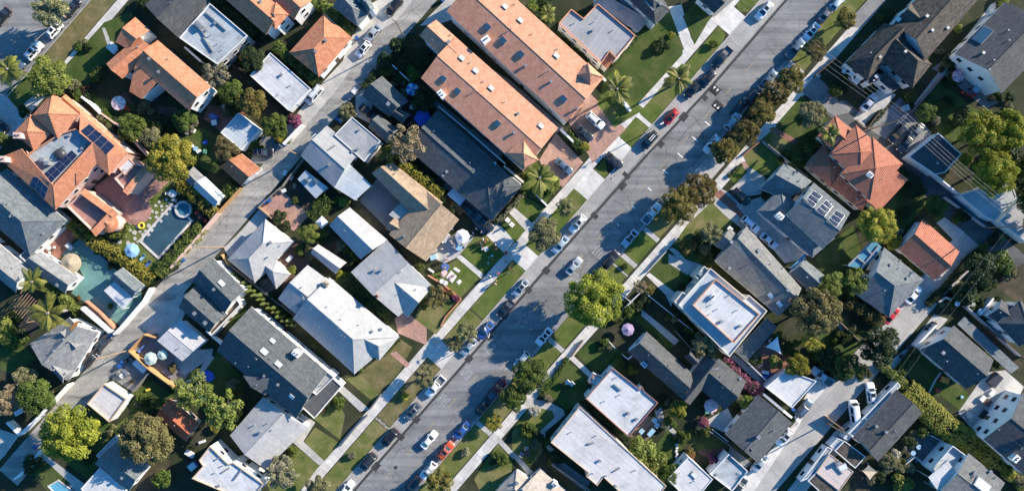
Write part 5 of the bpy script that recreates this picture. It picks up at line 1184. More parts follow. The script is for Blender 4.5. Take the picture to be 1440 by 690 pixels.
# ---- east of the main street
t(840, 345)
house('cream flat roofed building with raised centre and stepped orange copings', [('F', '342,250 478,95 628,220 640,208 718,276 558,470', 5.4, .4, dict(roof='metal_roof', trim='cream')), ('F', '402,252 500,142 686,290 576,412', 6.4, .35, dict(roof='membrane', trim='trim_orange')), ('F', '413,130 452,86 472,104 434,150', 5.0, .35, dict(trim='cream')), ('F', '325,237 360,194 378,210 343,252', 5.0, .35, dict(trim='cream'))],
  'cream', 'membrane_blue', 'chim:485,215,white,.5,.7; box:600,338; box:522,320; vent:505,268; vent:470,290; vent:555,210; vent:520,400', trim='cream', vents=3)
house('dark slatted carport behind the cream flat roofed building', [('F', '715,305 760,345 630,490 580,450', 2.6, .05, dict(roof='deck_grey', th=.15))], 'white', 'deck_grey', '', 'carport', 'carport', vents=0)
house('dark charcoal house with several gables and a pale half lit ridge', [('G', '208,362 410,548 345,634 128,447', 3.4, 5.4), ('G', '522,508 390,672 328,622 455,462', 3.4, 4.9), ('G', '505,468 628,572 538,692 415,590', 3.3, 4.6), ('G', '395,440 432,478 405,505 368,470', 3.6, 4.7, dict(nowall=True))], 'white', 'charcoal', 'vent:225,442; vent:300,505; vent:215,460; chim:195,500,white,.6,.8; box:600,560; vent:520,550; vent:430,635; duct:480,525,505,515', vents=3)
t(720, 460)
house('white flat roofed house with red coping and a square front porch', [('F', '425,171 540,262 552,250 560,272 617,318 492,462 310,300', 4.4, .3, dict(roof='membrane')), ('F', '323,237 345,194 385,214 362,252', 3.0, .2), ('F', '395,215 418,182 428,190 405,226', 3.4, .2)], 'white', 'membrane', 'box:490,360; box:525,385; duct:380,370,415,345; duct:430,240,460,265; vent:390,310; vent:440,210', trim='trim_red', vents=2)
house('very long white low roofed building at the bottom beside pale hedges', [('F', '285,333 652,668 560,790 430,672 386,632 360,668 312,627 322,612 163,485', 4.4, .15, dict(roof='membrane_pink'))], 'cream', 'membrane_pink', 'vent:355,455; duct:320,490,345,485; box:370,560; duct:430,605,455,590; vent:520,600; vent:250,440', trim='trim_tan', vents=4)
house('tan hip roofed house cut by the bottom edge with a small chimney', [('G', '120,598 260,720 110,880 -40,735', 3.2, 4.6), ('HA', '20,602 80,640 20,760 -70,690', 3.1, 4.2)], 'white', 'beige', 'chim:180,655,white,1,.8')
t(960, 230)
house('grey house with three solar panel arrays and a white chimney', [('G', '430,-5 546,75 440,150 326,105', 3.3, 4.6), ('G', '553,80 707,207 592,362 435,215', 5.8, 6.8), ('HP', '415,105 642,315 547,397 316,200', 3.4, 4.6)], 'white', 'bluegrey', 'solar:1,3|550,113 589,138 548,188 510,160; solar:1,3|605,152 634,180 598,224 556,198; solar:1,3|645,196 684,218 645,273 606,244; chim:400,222,white,1.5,1; vent:625,160; vent:485,160', vents=3)
house('wide midgrey house with white skylights between solar house and cream flat building', [('G', '270,263 502,525 405,642 133,410', 3.4, 4.7, dict(off=.36)), ('G', '200,270 240,312 180,372 136,345', 3.0, 3.9), ('F', '445,495 492,545 470,588 390,527', 3.5, .05)], 'white', 'midgrey', 'skyw:370,555,1.2,1; skyw:408,590,1.2,1; chim:455,580,terracotta,.6,.8; vent:305,412; vent:320,405; vent:370,422; vent:415,400; box:195,440; vent:420,440', vents=3)
t(1060, 330, 5.305)
house('small slate garage at the end of the long driveway under the trees', [('G', '375,178 527,300 416,427 270,285', 2.6, 3.7)], 'white', 'bluegrey', '', 'garage', 'garage', vents=1)
house('blue glazed patio cover against the grey house by the alley', [('F', '890,28 955,90 912,165 810,255 690,232', 2.6, .02, dict(roof='blue_glass', th=.06))], 'white', 'blue_glass', 'duct:890,40,700,228; duct:930,80,800,245; duct:835,110,905,165; duct:770,170,835,220', 'patio_cover', 'patio cover', vents=0)
house('pale blue canopy over the side gate between two grey houses', [('F', '385,135 398,152 292,258 274,244', 2.5, .02, dict(roof='blue_glass', th=.06))], 'white', 'blue_glass', '', 'gate_canopy', 'canopy', vents=0)
t(1080, 115)
house('salmon red tiled house with two hip roofed upper storeys', [('HA', '284,143 400,238 325,330 208,232', 4.8, 6.0), ('P', '372,183 490,290 390,420 260,306', 5.8, 7.2), ('P', '443,234 568,346 430,500 306,390', 5.9, 7.7), ('P', '240,262 345,365 265,446 160,355', 3.2, 4.4), ('S', '535,370,4.2 593,412,3.2 470,545,3.2 415,500,4.2'), ('S', '300,392,4.1 425,500,4.1 395,545,3.2 265,440,3.2')], 'cream', 'clay_dark', 'chim:425,393,white,.6,.8; vent:330,430; vent:480,410', trim='trim_red', vents=2)
house('salmon red tiled garage standing alone by the lane corner', [('G', '652,578 808,716 701,836 552,708', 3.0, 4.6)], 'white', 'clay_dark', '', 'garage', 'garage', trim='trim_red', vents=0)
t(1200, 230)
house('blue-grey hip gabled house with red car tucked under its eave', [('HB', '130,353 298,490 150,648 18,555', 3.4, 5.0)], 'white', 'bluegrey', 'box:155,425; box:225,482; vent:195,408; vent:212,415; vent:190,440', vents=1)
t(1180, 0, 5.75)
house('big weathered brown hip roofed house at the top right with white bay', [('HB', '362,190 50,510 225,650 560,330', 3.8, 6.0), ('HB', '480,240 748,520 592,715 320,470', 3.7, 5.8), ('F', '340,600 385,590 500,700 440,745 330,650', 3.0, .15), ('F', '225,655 310,590 345,615 255,690', 3.2, .1)], 'white', 'darkbrown', 'chim:290,600,white,.7,1; box:325,465; box:530,420; vent:250,430', trim='trim_dark', vents=2)
t(1200, 0)
house('tall brown shingled house touching the top edge with sunlit right slope', [('G', '305,257 560,-40 420,-170 165,105', 5.2, 7.0), ('G', '240,12 320,75 262,150 180,88', 5.2, 6.4)], 'white', 'darkbrown', 'skyw:188,80,1,1; box:330,130; box:395,120', trim='trim_dark', vents=2)
house('white walled house with broad dark roof beside the pink umbrella patio', [('G', '428,228 640,10 845,170 625,395', 5.0, 7.2)], 'white', 'charcoal', 'sky:545,150,3.2,2.4; box:545,225; vent:590,255; vent:570,295; vent:650,130', vents=2, wmax=10)
t(1270, 160, 3.63)
house('dark flat roofed garage with white parapet wall along the lane', [('F', '180,97 300,205 215,300 165,312 28,220', 2.9, .2, dict(roof='membrane_dark'))], 'white', 'membrane_dark', '', 'garage', 'garage', vents=1)
house('long pale blue flat roof beneath the pine by the lane', [('F', '545,335 580,425 468,548 415,525 290,415', 2.9, .1, dict(roof='membrane_blue'))], 'blue_wall', 'metal_roof', '', 'garage', 'garage', vents=2)  # shade tone put into the darker blue roof and wall colours
house('pale grey flat roof at the right picture edge behind the utility pole', [('F', '640,400 760,520 640,660 490,550', 2.9, .1, dict(roof='membrane_grey'))], 'white', 'membrane_grey', '', 'garage', 'garage', vents=1)
t(1320, 380, 5.75)
house('small grey roofed house with white wall at the right edge', [('G', '507,235 600,300 480,420 393,368', 3.6, 4.6), ('HA', '655,238 860,410 650,615 475,430', 4.6, 6.2)], 'white', 'charcoal', '', vents=2)
t(1200, 460)
house('charcoal gabled house beside the lawn with red toys', [('G', '425,-8 592,138 476,260 282,94', 3.4, 5.0), ('S', '440,-15,2.8 470,-45,2.6 700,170,2.6 665,195,2.8', dict(roof='bluegrey', nowall=True))], 'white', 'charcoal', 'vent:520,195', vents=2)
house('tall white house with dark roof and windowed wall at the right edge', [('G', '717,275 930,440 742,640 549,470', 5.6, 7.2), ('G', '650,460 740,370 800,420 700,520', 5.6, 7.6, dict(nowall=True))], 'white', 'charcoal', 'chim:668,545,white,1.3,1; vent:690,330; vent:610,430', vents=2, wmax=20)
house('grey flat roofed house with white balcony and louvred skylight at the bottom', [('G', '487,530 640,655 520,800 370,690', 5.4, 6.0), ('F', '330,600 420,498 485,545 395,650', 3.6, .7, dict(roof='metal_roof')), ('F', '318,632 400,560 437,615 358,690', 5.0, .1, dict(roof='membrane', th=.12))], 'white', 'midgrey', 'skyw:542,665,3,2.4; box:575,605; vent:600,630', vents=2)
t(1180, 520, 4.058)
house('charcoal low gabled house between the white vans and the long hedge', [('G', '328,110 85,372 222,522 475,245', 3.2, 4.3), ('F', '335,68 352,92 50,400 24,388', 2.6, .06, dict(roof='membrane_blue'))], 'white', 'charcoal', 'box:210,318; box:265,350; vent:320,350; vent:335,380; vent:315,345', vents=1, wmax=10)
t(960, 460)
house('slate gabled garage house beside white cars on the right alley', [('G', '320,285 178,450 318,572 462,402', 3.2, 4.5)], 'white', 'slate', 'dome:288,515,.4', vents=2)
house('white flat roofed carport with raised rim between alley and small brick yard', [('F', '440,180 566,226 463,340 350,253', 2.8, .25, dict(roof='membrane'))], 'white', 'membrane', '', 'garage', 'garage', vents=0)
house('square white flat roof with dark rim at the bottom beside the slate garage', [('F', '195,533 276,606 210,692 114,618', 3.3, .4, dict(roof='membrane_blue'))], 'white', 'membrane_blue', 'box:140,620', vents=0)
house('white flat roofed house with single skylight cut by the bottom edge', [('F', '25,545 128,640 40,745 -65,640', 4.0, .15, dict(roof='membrane_pink'))], 'white', 'membrane_pink', 'skyw:48,622,1.3,1', vents=1)
t(1080, 600, 7.667)
house('pinkish flat roofed house with teal rim near the tan shade sail', [('F', '665,285 925,480 770,690 520,490', 3.1, .1, dict(roof='membrane_tan', trim='trim_tan')), ('F', '520,490 770,690 660,790 430,580', 2.9, .1, dict(roof='darkbrown')), ('F', '640,212 700,240 420,560 350,590', 2.6, .15, dict(roof='membrane_blue'))], 'white', 'membrane_pink', 'duct:720,410,800,500; ac:740,385; skyw:800,430,1.6,1.4', vents=0)
house('purple-brown flat roofed garage with white alley door', [('F', '825,145 1055,320 940,445 720,255', 2.9, .15, dict(roof='darkbrown')), ('F', '750,122 822,150 735,250 665,205', 2.5, .1, dict(roof='membrane_blue'))], 'white', 'darkbrown', '', 'garage', 'garage', vents=0)
# ================================================================== vehicles
WK, EK = 'cars parked along the west kerb', 'cars parked along the east kerb'
t(480, 460)
car('sedan', 18, 685, 'u', 'white', 'white sedan at the west kerb cut by the bottom edge', WK)
car('suv', 112, 570, 'd', 'dark', 'dark SUV at the west kerb, nearest the manhole cover', WK); car('suv', 203, 467, 'd', 'black', 'black SUV at the west kerb between two dark cars', WK)
car('sedan', 302, 357, 'd', 'grey', 'grey sedan with dark roof just below the white pickup truck', WK, roofglass=True); car('pickup', 396, 250, 'd', 'white', 'white double cab pickup truck at the west kerb beside an olive tree', WK)
car('sedan', 538, 84, 'd', 'silver', 'silver sedan under the olive street tree above the white pickup', WK)
car('sedan', 370, 475, 'u', 'white', 'white sedan driving up the road with a long shadow'); car('suv', 440, 520, 'u', 'orange', 'bright orange-red SUV at the east kerb', EK, roofglass=True, rack=True); car('sedan', 508, 437, 'd', 'blue', 'deep blue sedan parked just above the orange SUV', EK)
car('suv', 366, 605, 'd', 'white', 'white SUV with roof bars parked below the orange SUV', EK, rack=True); car('suv', 300, 668, 'd', 'dark', 'dark SUV at the east kerb near the bottom edge', EK); car('sedan', 600, 335, 'u', 'black', 'black sedan at the east kerb next to the red pickup', EK); car('pickup', 655, 262, 'u', 'maroon', 'dark red pickup truck under the round dark street tree', EK)
t(600, 345)
car('sedan', 248, 360, 'd', 'blue', 'dark blue sedan beside the street lamp on the west kerb', WK); car('sedan', 333, 268, 'd', 'black', 'black sedan in the tree shade on the west kerb above the blue sedan', WK); car('sedan', 397, 180, 'd', 'silver', 'pale silver sedan at the west kerb below the wide driveway apron', WK, roofglass=True)
car('sedan', 495, 385, 'd', 'white', 'white sedan at the east kerb just below the big bright tree', EK, roofglass=True); car('hatch', 402, 480, 'd', 'paleblue', 'pale blue hatchback half hidden under the upper dark round tree', EK)
t(720, 230)
car('sedan', 205, 342, 'd', 'paleblue', 'pale blue sedan half under the round olive tree', WK); car('suv', 277, 254, 'd', 'white', 'white SUV with dark sunroof at the west kerb below the driveway', WK, roofglass=True); car('sedan', 262, 432, 'u', 'silver', 'silver sedan driving up the middle of the road by the faded lettering')
car('suv', 418, 405, 'u', 'black', 'black SUV at the east kerb above the big bright tree', EK); car('sedan', 358, 470, 'u', 'dark', 'dark sedan tucked beside the big bright tree', EK); car('coupe', 498, 315, 'd', 'paleblue', 'pale blue coupe at the east kerb below the white pickup', EK, roofglass=True); car('pickup', 590, 210, 'u', 'white', 'white pickup truck with dark empty bed under the rusty trees', EK)
t(840, 115)
car('suv', 222, 246, 'd', 'black', 'black SUV with white roof stripes on the west kerb', WK); o = kids_of(bpy.data.objects[0]) if 0 else None
car('hatch', 312, 147, 'd', 'red', 'bright red hatchback at the west kerb near the street palm', WK, roofglass=True); car('sedan', 72, 332, 'n', 'dark', 'dark sedan across the wide concrete driveway apron'); car('sedan', 405, 30, 'd', 'black', 'black sedan under the street palm beside the speed cushion', WK)
car('suv', 485, 263, 'd', 'white', 'white SUV at the east kerb partly under the lowest rusty tree of the row', EK, roofglass=True); car('suv', 572, 166, 'u', 'silver', 'silver SUV at the east kerb beside the white road ticks', EK)
t(960, 0)
car('pickup', 167, 243, 'd', 'dark', 'dark pickup truck with covered bed at the west kerb above the palm', WK); car('suv', 345, 45, 'd', 'white', 'white SUV at the west kerb near the top edge', WK, roofglass=True); car('suv', 103, 335, 'd', 'black', 'black SUV close behind the dark pickup near the palm', WK)
car('sedan', 244, 450, 'u', 'black', 'black sedan in deep shade just above the silver SUV', EK); car('suv', 302, 400, 'u', 'dark', 'dark SUV in deep shade between two rusty trees', EK); car('sedan', 366, 330, 'u', 'slateblue', 'slate blue sedan with bright bonnet beside the top rusty tree', EK)
car('pickup', 478, 205, 'u', 'slateblue', 'slate blue pickup truck at the corner of the east driveway', EK); car('sedan', 545, 135, 'd', 'white', 'white sedan with sunroof at the east kerb near the top', EK, roofglass=True); car('sedan', 610, 55, 'u', 'grey', 'grey sedan with shining roof at the east kerb near the top edge', EK); car('hatch', 657, 8, 'u', 'paleblue', 'pale blue hatchback at the east kerb cut by the top edge', EK)
t(0, 0)
car('suv', 140, 213, 'u', 'white', 'white SUV with roof bars on the left street', None, rack=True, roofglass=True); car('hatch', 226, 125, 'u', 'white', 'white hatchback parked above the roof-racked SUV on the left street', None, roofglass=True); car('sedan', 64, 292, 'u', 'slateblue', 'slate blue sedan partly covered by the left palm'); car('sedan', 3, 70, 'd', 'black', 'black sedan at the left picture edge on the street'); car('sedan', 300, 30, 'u', 'black', 'black sedan in the shade at the top of the left street'); car('sedan', -8, 522, 'n', 'black', 'black car on the pale driveway at the left edge')
t(720, 0)
car('suv', 352, 508, 'n', 'white', 'white SUV on the brick forecourt of the condominium'); car('sedan', 306, 562, 'n', 'dark', 'dark sedan beside the white SUV on the brick forecourt')
t(600, 115)
car('sedan', 578, 357, 'n', 'slateblue', 'slate blue sedan alone on the lower brick forecourt'); car('pickup', 240, 592, 'n', 'dark', 'dark pickup truck in the driveway beside the party lawn'); car('sedan', 175, 545, 'n', 'black', 'black car deep in the shade behind the dark driveway pickup')
t(240, 0)
car('suv', 390, 642, 0, 'black', 'black SUV with roof bars beside the pale blue garage', None, rack=True); car('van', 605, 400, 'd', 'cover', 'car under a pale silver cover beside the bougainvillea garage')
t(480, 0)
car('suv', 222, 28, 'd', 'black', 'black SUV at the top of the left alley'); car('sedan', 132, 140, 'd', 'silver', 'silver sedan parked by the white alley wall'); car('hatch', 92, 208, 'd', 'white', 'white hatchback with black glass roof by the blue bin', None, roofglass=True)
t(480, 120, 5.75); car('sedan', 215, 220, 'n', 'black', 'black sedan in shade beside the dark slate cottage')
t(0, 460)
car('suv', 384, 128, 'u', 'black', 'black SUV in the alley beside the rust stained grey house'); car('pickup', 428, 72, 'u', 'dark', 'dark pickup truck loaded with gear in the left alley')
t(960, 230)
car('suv', 287, 256, 'n', 'white', 'white SUV at the head of the long driveway by the solar house'); car('sedan', 365, 325, 'n', 'paleblue', 'pale blue sedan deeper in the long driveway'); car('suv', 250, 140, 'n', 'black', 'black SUV on the driveway beside the small square lawn')
t(960, 460)
car('pickup', 588, 208, 'w', 'silver', 'silver pickup truck by the white carport wall and conifer'); car('suv', 512, 342, 'u', 'slateblue', 'slate blue SUV in front of the white carport'); car('suv', 428, 462, 'd', 'white', 'white SUV close along the slate garage wall', None, roofglass=True); car('sedan', 325, 575, 'd', 'silver', 'silver sedan at the lower end of the slate garage'); car('sedan', 240, 668, 'u', 'dark', 'dark sedan at the bottom edge beside the square white roof')
t(1180, 520, 4.058)
car('suv', 182, 130, 97, 'white', 'white SUV with dark rear glass on the right alley driveway', None, roofglass=True); car('boxvan', 86, 238, 97, 'white', 'white van parked beside the white SUV near the utility pole')
t(1200, 0)
car('sedan', 68, 432, 'u', 'silver', 'silver sedan on the pale driveway under the power lines'); car('suv', 185, 565, 'd', 'black', 'black SUV left of the parked cars under the power lines'); car('sedan', 222, 605, 'd', 'dark', 'dark sedan nearest the lane under the power lines'); car('sedan', 265, 557, 'd', 'grey', 'grey sedan farthest from the lane beside the black SUV'); car('sedan', -5, 318, 'n', 'white', 'white sedan beside the brown house wall at the driveway top')
t(1080, 345)
car('sedan', 523, 292, 'u', 'red', 'red sedan tucked under the eave in the right lane'); car('sedan', 615, 208, 'u', 'white', 'white sedan just above the red sedan in the right lane')
for o in SC.objects:
    if o.get('label') == 'black SUV with white roof stripes on the west kerb':
        for k in (-.22, .22):
            b = MB(); b.box((-.55, k, 1.752), (1.7, .16, .02)); kid('roof_stripe', b.mesh('roof_stripe', 'trim'), o)
        break
# ================================================================== trees
ST = 'rusty street trees in a row along the east sidewalk'
t(960, 0)
for i, (x, y, r) in enumerate(((458, 335, 66), (395, 395, 64), (335, 478, 64), (275, 555, 64), (175, 640, 62))):
    tree('round', x, y, r, 'leaf_rust', ('rusty brown street tree at the upper end of the dense row', 'rusty brown street tree second from the upper end of the row', 'middle rusty brown street tree of the dense row', 'rusty brown street tree beside the silver SUV', 'rusty brown street tree at the lower end of the row')[i], 'street_tree', 'tree', ST, 1.05)
tree('round', 560, 215, 47, 'leaf_rust', 'small rusty street tree beside the slate blue pickup', 'street_tree'); tree('round', 685, 82, 52, 'leaf_rust', 'small rusty street tree near the top edge on the sidewalk', 'street_tree')
roundbush(128, 188, 22, 'leaf_green', 'small dark shrub on the bright green corner verge'); tree('round', 540, 480, 64, 'leaf_olive', 'pale creamy green tree in front of the salmon roofed house'); tree('bush', 560, 590, 48, 'leaf_green', 'dark green shrub below the pale creamy tree')
t(840, 115)
tree('big', 432, 455, 78, 'leaf_rust', 'broad dark rusty tree, upper of the two crowns by the pickup', 'street_tree'); tree('big', 345, 522, 84, 'leaf_rust', 'broad dark rusty tree, lower of the two crowns by the pickup', 'street_tree'); tree('loose', 478, 640, 52, 'leaf_olive', 'small olive tree on the lawn below the double rusty crown')
t(720, 230)
tree('big', 348, 578, 128, 'leaf_bright', 'huge bright yellow-green street tree by the dark parked cars', 'street_tree', hs=.95); tree('round', 140, 302, 76, 'leaf_olive', 'round olive-green street tree over the pale blue sedan', 'street_tree'); tree('loose', 225, 185, 44, 'leaf_olive', 'small loose olive tree on the verge beside the wide driveway', 'street_tree')
t(720, 460)
tree('big', 80, 200, 80, 'leaf_green', 'dark round street tree, upper of the pair over the red pickup', 'street_tree', hs=.9); tree('round', 8, 298, 62, 'leaf_green', 'dark round street tree, lower of the pair over the red pickup', 'street_tree')
tree('round', 700, 348, 45, 'leaf_bright', 'yellow-green round tree behind the charcoal house'); tree('bush', 540, 512, 66, 'leaf_lime', 'big pale tipped bush beside the long white roof'); tree('bush', 602, 572, 60, 'leaf_lime', 'second pale tipped bush lower along the long white roof'); tree('round', 670, 620, 52, 'leaf_green', 'green tree at the corner of the long white roof'); tree('bush', 452, 170, 26, 'leaf_green', 'small olive shrub at the corner of the red-coped white roof')
tree('bush', 95, 352, 28, 'leaf_white', 'white flowering shrub on the lawn by the curved path'); tree('bush', 150, 300, 22, 'leaf_pale', 'pale shrub at the start of the curved path')
t(480, 460)
tree('loose', 645, 400, 40, 'leaf_yellow', 'small yellow tree on the east verge by the red pickup', 'street_tree'); tree('bush', 524, 525, 24, 'leaf_pale', 'small pale round shrub on the east verge by the orange SUV'); tree('bush', 270, 290, 20, 'leaf_yellow', 'tiny yellow shrub on the west verge beside the white pickup'); tree('loose', 350, 210, 50, 'leaf_olive', 'olive street tree beside the white double cab pickup', 'street_tree'); tree('loose', 478, 70, 38, 'leaf_olive', 'lower half of the twin olive street trees by the silver sedan', 'street_tree'); tree('loose', 530, 20, 48, 'leaf_olive', 'upper half of the twin olive street trees by the silver sedan', 'street_tree'); tree('loose', 415, 650, 62, 'leaf_rust', 'brownish street tree at the bottom edge of the east verge', 'street_tree'); tree('bush', 45, 540, 20, 'leaf_pale', 'small spiky pale plant on the west verge near black SUV')
t(240, 460)
tree('loose', 468, 610, 78, 'leaf_pale', 'pale straw coloured tree in front of the stepped white house'); tree('round', 625, 680, 60, 'leaf_olive', 'grey-green tree on the verge at the bottom edge', 'street_tree'); tree('bush', 515, 520, 28, 'leaf_green', 'small green shrub at the corner of the pale grey roof')
tree('branchy', 100, 275, 92, 'leaf_lime', 'twisted branchy tree, left crown beside the red shed', asp=1.0); tree('branchy', 215, 350, 92, 'leaf_lime', 'twisted branchy tree, right crown near the playing lawn'); tree('bush', 190, 425, 24, 'leaf_yellow', 'small yellow shrub under the twisted branchy tree'); tree('bush', 285, 370, 40, 'leaf_dark', 'dark shrub beside the pale grey gabled roof'); tree('bush', 8, 172, 26, 'leaf_brown', 'dark reddish bush at the curved concrete path')
t(0, 460)
tree('round', 105, 215, 58, 'leaf_olive', 'grey-green tree beside the grey dormer house, upper of two'); tree('round', 160, 290, 84, 'leaf_green', 'large dark green tree beside the alley wall and bins'); tree('branchy', 25, 310, 70, 'leaf_dead', 'bare brown branched tree at the left edge'); tree('big', 290, 446, 126, 'leaf_bright', 'large bright yellow-green tree beside the left alley'); tree('big', 612, 470, 118, 'leaf_brown', 'large brown-green tree behind the pink flat garage'); tree('bush', 690, 640, 46, 'leaf_green', 'green bush at the foot of the brown-green tree'); tree('bush', 140, 575, 46, 'leaf_dark', 'dark shrub on the lawn near the lower left alley'); tree('bush', 20, 20, 62, 'leaf_lime', 'lime green shrub mass at the left edge below the palms'); tree('bush', 60, 60, 40, 'leaf_green', 'green shrub under the lime shrub mass at the left'); tree('bush', 440, 665, 16, 'leaf_lime', 'tiny shrub beside the bottom hot tub') if 0 else None
t(0, 0)
tree('loose', 215, 42, 84, 'leaf_olive', 'loose olive street tree over the left street verge', 'street_tree'); tree('round', 205, 332, 98, 'leaf_lime', 'bright feathery green tree beside the mansion and the street'); tree('bush', 366, 385, 27, 'leaf_flower', 'small orange flowering shrub by the front lawn path'); tree('round', 552, 535, 66, 'leaf_green', 'round green tree in the garden behind the mansion'); tree('round', 640, 580, 52, 'leaf_olive', 'grey-green tree beside the round green garden tree'); tree('bush', 690, 520, 46, 'leaf_dark', 'dark shrub in the shaded garden'); tree('bush', 610, 12, 44, 'leaf_dark', 'dark tree beside the dark roof at the top left'); tree('bush', 12, 590, 34, 'leaf_green', 'green bush at the left edge below the pale driveway'); tree('bush', 100, 470, 30, 'leaf_dark', 'dark shrub in front of the mansion'); tree('bush', 470, 515, 30, 'leaf_green', 'green shrub beside the striped umbrella lawn')
t(120, 115)
tree('big', 355, 322, 104, 'leaf_yellow', 'golden yellow tree at the corner of the pool garden'); tree('bush', 610, 458, 38, 'leaf_green', 'spiky green shrub behind the orange alley fence'); tree('round', 590, 285, 60, 'leaf_brown', 'brown-grey round tree beside the pale blue garage'); tree('round', 415, 165, 55, 'leaf_green', 'green tree on the lawn behind the orange roofed house'); tree('loose', 440, 180, 42, 'leaf_pale', 'pale flowering tree on the back lawn'); tree('bush', 315, 170, 40, 'leaf_dark', 'dark bush in the middle of the back garden')
t(240, 0)
tree('loose', 190, 312, 64, 'leaf_pale', 'grey straw coloured tree below the flat blue-white roof'); tree('round', 262, 388, 60, 'leaf_green', 'green tree, upper of three along the long garage'); tree('round', 345, 435, 70, 'leaf_rust', 'rust tinted green tree, middle of three along the long garage'); tree('round', 440, 530, 62, 'leaf_green', 'round green tree, lower of three along the long garage'); tree('bush', 527, 508, 35, 'leaf_pink', 'pink bougainvillea bush at the garage corner'); tree('bush', 460, 582, 26, 'leaf_yellow', 'small yellow-green shrub by the alley wall'); tree('round', 350, 250, 58, 'leaf_dark', 'dark green tree beside the small orange umbrella')
t(240, 230)
tree('bush', 458, 225, 36, 'leaf_dark', 'round dark bush on the pink brick patio edge'); tree('bush', 490, 262, 24, 'leaf_dark', 'smaller round bush below the dark patio bush'); tree('round', 583, 295, 48, 'leaf_lime', 'round lime green tree near the white pavilion'); tree('bush', 548, 366, 30, 'leaf_green', 'round green bush by the dark brick path'); tree('bush', 510, 448, 26, 'leaf_lime', 'small clipped lime bush beside the low hip roof'); tree('bush', 527, 155, 18, 'leaf_green', 'tiny potted shrub on the bare yard'); tree('bush', 130, 380, 24, 'leaf_green', 'green shrub at the pool fence corner') if 0 else None; tree('bush', 700, 245 if 0 else 155, 22, 'leaf_green', 'small green shrub between hedge and metal roof')
t(360, 345)
tree('bush', 358, 125, 26, 'leaf_bright', 'small bright yellow-green bush at the long shed corner'); tree('bush', 440, 525, 16, 'leaf_green', 'tiny green shrub at the front lawn corner')
t(360, 115)
tree('bush', 372, 505, 28, 'leaf_lime', 'small lime tree below the lattice patio cover'); tree('loose', 385, 128, 44, 'leaf_olive', 'small olive tree at the alley corner of the flat house'); tree('bush', 278, 470, 22, 'leaf_green', 'small shrub at the corner of the blue shed')
t(480, 120, 5.75)
tree('branchy', 520, 470, 165, 'leaf_dead', 'bare straw coloured gum tree between tan roof and dark cottage'); tree('branchy', 390, 560, 90, 'leaf_yellow', 'yellowish gum tree beside the straw coloured bare tree'); tree('round', 670, 110, 112, 'leaf_dark', 'dark round tree beside the cobalt blue umbrella')
t(480, 0)
tree('bush', 244, 200, 44, 'leaf_dark', 'dark clipped round shrub by the condominium garden'); tree('bush', 184, 260, 42, 'leaf_dark', 'dark clipped round shrub nearest the alley'); tree('bush', 300, 315, 42, 'leaf_green', 'green shrub above the sky blue umbrella'); tree('bush', 330, 250, 40, 'leaf_dark', 'dark shrub against the condominium wall'); tree('bush', 255, 280, 36, 'leaf_dark', 'dark shrub in the middle of the condominium garden')
t(480, 230)
tree('loose', 400, 560, 56, 'leaf_brown', 'dark brown-green tree on the lawn in front of the pale grey house'); tree('bush', 350, 590, 30, 'leaf_green', 'green shrub below the brown-green lawn tree'); tree('bush', 335, 435, 18, 'leaf_green', 'small green shrub at the tan house corner')
for x, y, r, m, l in ((195, 20, 0, '', ''),):
    pass
t(600, 115)
tree('palm', 478, 405, 96, 'leaf_palm', 'large green palm in front of the dark shingled house', 'palm_tree', 'palm', hs=.8); tree('bush', 525, 435, 44, 'leaf_lime', 'lime shrub beside the large green palm'); tree('bush', 432, 420, 38, 'leaf_green', 'green shrub left of the large green palm'); tree('bush', 425, 395, 24, 'leaf_yellow', 'yellow shrub by the condominium gate'); tree('bush', 668, 275, 24, 'leaf_yellow', 'yellow shrub at the end of the forecourt planter'); tree('loose', 600, 520, 0.01, 'leaf_green', 'x') if 0 else None
t(720, 0)
tree('palm', 445, 375, 84, 'leaf_palm', 'bright yellow-green palm beside the condominium turret', 'palm_tree', 'palm', hs=.85); tree('palm', 705, 330, 74, 'leaf_palm', 'street palm over the black sedan', 'palm_tree', 'palm', hs=.9); tree('bush', 140, 10, 40, 'leaf_dark', 'dark shrub behind the condominium at the top'); tree('palm', 150, 60, 44, 'leaf_palm', 'small palm beside the cream flat roofed building', 'palm_tree', 'palm'); tree('bush', 95, 20, 30, 'leaf_lime', 'lime shrub at the top edge behind the condominium'); tree('bush', 205, 145, 22, 'leaf_green', 'small round shrub at the corner of the cream building'); tree('bush', 672, 150, 18, 'leaf_yellow', 'tiny orange shrub alone on the shaded lawn'); tree('bush', 440, 395, 18, 'leaf_green', 'y') if 0 else None
t(0, 0); tree('palm', 28, 290, 76, 'leaf_palm', 'palm leaning over the left street at the picture edge', 'palm_tree', 'palm', hs=.85)
t(0, 330, 4.3125); tree('palm', 190, 285, 105, 'leaf_palm', 'upper of two golden palms beside the teal patio', 'palm_tree', 'palm', hs=.9); tree('palm', 285, 475, 130, 'leaf_palm', 'lower of two palms beside the teal patio', 'palm_tree', 'palm', hs=.8); tree('bush', 635, 525, 26, 'leaf_green', 'round green shrub on the white wall end by the teal patio'); tree('bush', 672, 432, 20, 'leaf_green', 'small potted shrub on the teal patio'); tree('bush', 590, 105, 22, 'leaf_dark', 'dark round pot shrub on the teal patio, upper'); tree('bush', 672, 190, 22, 'leaf_dark', 'dark round pot shrub on the teal patio, right'); tree('bush', 480, 380, 16, 'leaf_flower', 'tiny red flowering shrub beside the long white wall')
t(840, 345)
